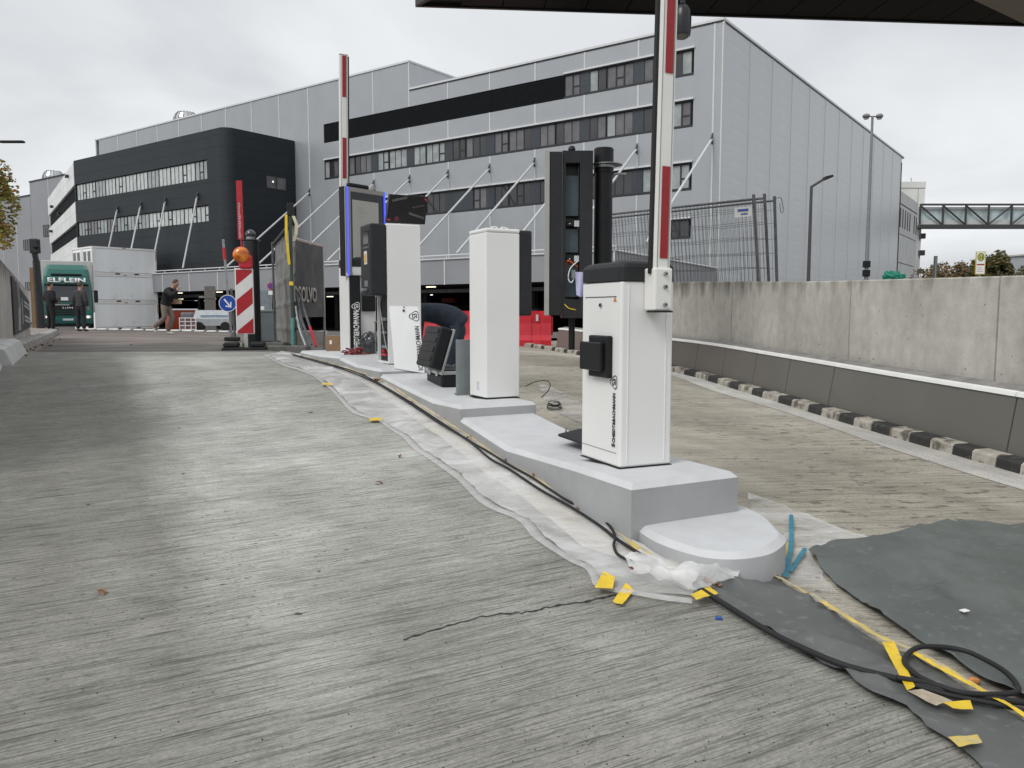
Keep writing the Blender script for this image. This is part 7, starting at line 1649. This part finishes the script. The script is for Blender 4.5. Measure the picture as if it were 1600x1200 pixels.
def cable(pxs, r_, h_, label, m=RUBBER, k=8, zz=None):
    vs_ = []
    for i, q_ in enumerate(pxs): p_ = G(q_[0], q_[1]); vs_.append(Vector((p_.x, p_.y, zg(p_.x, p_.y) + h_ + (q_[2] if len(q_) > 2 else 0))))
    vs_ = smooth_pts(vs_, k); c_ = vs_[0].copy(); o_ = ob('black_cable', tube([v_ - c_ for v_ in vs_], r_, 8), m, None, loc=c_, smooth=True); return tag(o_, label, 'cable')
cable([(455, 557), (485, 565.5), (515, 574), (545, 582.5), (567, 591), (590, 603), (620, 621), (644, 636), (684, 663), (740, 700), (765, 715), (800, 737), (830, 754), (862, 776), (885, 791), (915, 806), (940, 821), (955, 836), (961, 851), (959, 864), (966, 879), (990, 891)], .007, .035, 'black cable along the island foot that curls away at the worn yellow tape')
cable([(458, 559), (500, 571), (545, 585), (590, 605), (644, 639), (684, 666), (732, 696), (765, 724), (795, 741), (830, 765), (850, 778), (895, 804), (937, 832), (962, 852), (1000, 877), (1026, 890)], .008, .034, 'thicker lower black cable along the island foot ending at the bunched film')
cable([(1085, 925), (1098, 936), (1140, 963), (1200, 1001), (1260, 1031), (1320, 1056), (1400, 1077), (1480, 1097), (1560, 1110), (1640, 1120)], .011, .035, 'thick black cable crossing the narrow tarpaulin to the right edge')
cable([(1420, 1084), (1480, 1102), (1560, 1118), (1640, 1136)], .008, .034, 'thin black cable below the thick one at the lower right corner')
cable([(1460, 1091), (1430, 1075), (1412, 1052), (1432, 1032), (1469, 1030), (1505, 1036), (1535, 1049), (1568, 1069), (1587, 1090), (1586, 1103), (1550, 1107), (1500, 1104), (1455, 1090), (1400, 1080)], .009, .045, 'black cable loop lying across both tarpaulins at the lower right')
# cable loops right of the plain kiosk
c0 = T(818, 612); v1 = P(838, 596, 6.55); v2 = P(857, 596, 6.4); v3 = P(858, 608, 6.35); v4 = T(846, 622)
pts_ = smooth_pts([Vector((c0.x + .02, c0.y, c0.z + .05)), v1, v2, v3, Vector((v4.x, v4.y, v4.z + .005))]); o_ = ob('black_cable', tube([v_ - pts_[0] for v_ in pts_], .004, 6), RUBBER, None, loc=pts_[0], smooth=True); tag(o_, 'thin black cable arching out of the right side of the plain kiosk', 'cable')
random.seed(17); bm = bmesh.new(); cc = G(866, 640); 
for k in range(6):
    ph = random.uniform(0, 6); rx, ry = random.uniform(.05, .09), random.uniform(.08, .15); tube([(rx * math.cos(ph + t * .35), ry * math.sin(ph + t * .35), .01 + .012 * k) for t in range(15)], .005, 6, bm)
o_ = ob('cable_coil', bm, RUBBER, None, loc=(cc.x, cc.y, cc.z + .01)); tag(o_, 'small coil of black cable on the right lane beside the island step', 'cable')
# dead leaves: each a folded, curled blade
def leaf_mesh(s_, seedv):
    random.seed(seedv); bm = bmesh.new(); sp_ = [bm.verts.new((x * s_, 0, .012 * math.sin(x * 3 + seedv))) for x in (-1, -.5, 0, .5, 1)]; lf = []; rt_ = []
    for i, x in enumerate((-.5, 0, .5)):
        wd = (.42, .6, .38)[i] * s_ * random.uniform(.7, 1.2); lf.append(bm.verts.new((x * s_, wd, s_ * random.uniform(.05, .3)))); rt_.append(bm.verts.new((x * s_, -wd, s_ * random.uniform(.0, .22))))
    for sd_ in (lf, rt_):
        bm.faces.new((sp_[0], sp_[1], sd_[0])); bm.faces.new((sp_[1], sp_[2], sd_[1], sd_[0])); bm.faces.new((sp_[2], sp_[3], sd_[2], sd_[1])); bm.faces.new((sp_[3], sp_[4], sd_[2]))
    me = bpy.data.meshes.new('dead_leaf'); bm.to_mesh(me); bm.free(); me.materials.append(LEAF if seedv % 2 else LEAF2); return me
LM = [leaf_mesh(.022 + .005 * (k % 3), k) for k in range(6)]
spots = [(903, 804), (834, 750), (788, 727), (733, 690), (644, 634), (590, 599), (864, 763), (877, 773), (884, 776), (986, 900), (1115, 925), (1104, 921), (1122, 927), (1215, 914), (1221, 917), (1316, 1041), (1387, 1048), (1018, 878), (625, 715), (592, 757), (158, 928), (205, 540), (700, 655), (820, 742), (960, 838)]
spots += [(30 + k * 9, 553 - k * 3.2) for k in range(8)] + [(40, 557), (52, 548), (78, 541)]
random.seed(19)
for k, (x, y) in enumerate(spots):
    p_ = G(x, y); sc = 1 if p_.y < 8 else 1.6; o_ = ob('dead_leaf', LM[k % 6], None, None, loc=(p_.x, p_.y, p_.z + (.034 if k < 14 else .012)), rz=random.uniform(0, 6)); o_.scale = (sc,) * 3; tag(o_, 'small curled brown dead leaf lying on the ground', 'leaf', 'dead leaves scattered on the ground')
o_ = ob('blue_plastic_scrap', box(-.012, .012, -.009, .009, 0, .01, .002), mat('blue_scrap', (.02, .09, .32), .4, var=.1), None, loc=G(1123, 968)); tag(o_, 'tiny blue plastic scrap beside the narrow tarpaulin', 'scrap')
p_ = G(1506, 974); o_ = ob('white_scrap', box(-.017, .017, -.012, .012, 0, .004, .001), WINK, None, loc=(p_.x, p_.y, p_.z + .05), rz=.4); tag(o_, 'small white scrap lying on the large tarpaulin', 'scrap')
p_ = G(1521, 1069); o_ = ob('orange_scrap', ball((0, 0, .012), .016, (1.4, .8, .7), 10), mat('orange_foam', (.55, .22, .06), .7, var=.3, vscale=80), None, loc=p_); tag(o_, 'small orange plug lying inside the cable loop', 'scrap')
# grit and crumbs scattered on the pavement
random.seed(23); bm = bmesh.new()
for k in range(700):
    x, y = (random.uniform(0, 1600), random.uniform(600, 1200)) if k < 350 else (random.uniform(900, 1600), random.uniform(640, 1200))
    p_ = G(x, y); s_ = random.uniform(.001, .0028); bmesh.ops.create_icosphere(bm, subdivisions=1, radius=s_, matrix=Matrix.Translation((p_.x, p_.y, p_.z + s_ * .4)))
tag(ob('grit', bm, mat('dark_grit', (.05, .045, .04), .9, var=.4)), 'dark grit crumbs scattered over the concrete', 'grit', None, 'stuff')
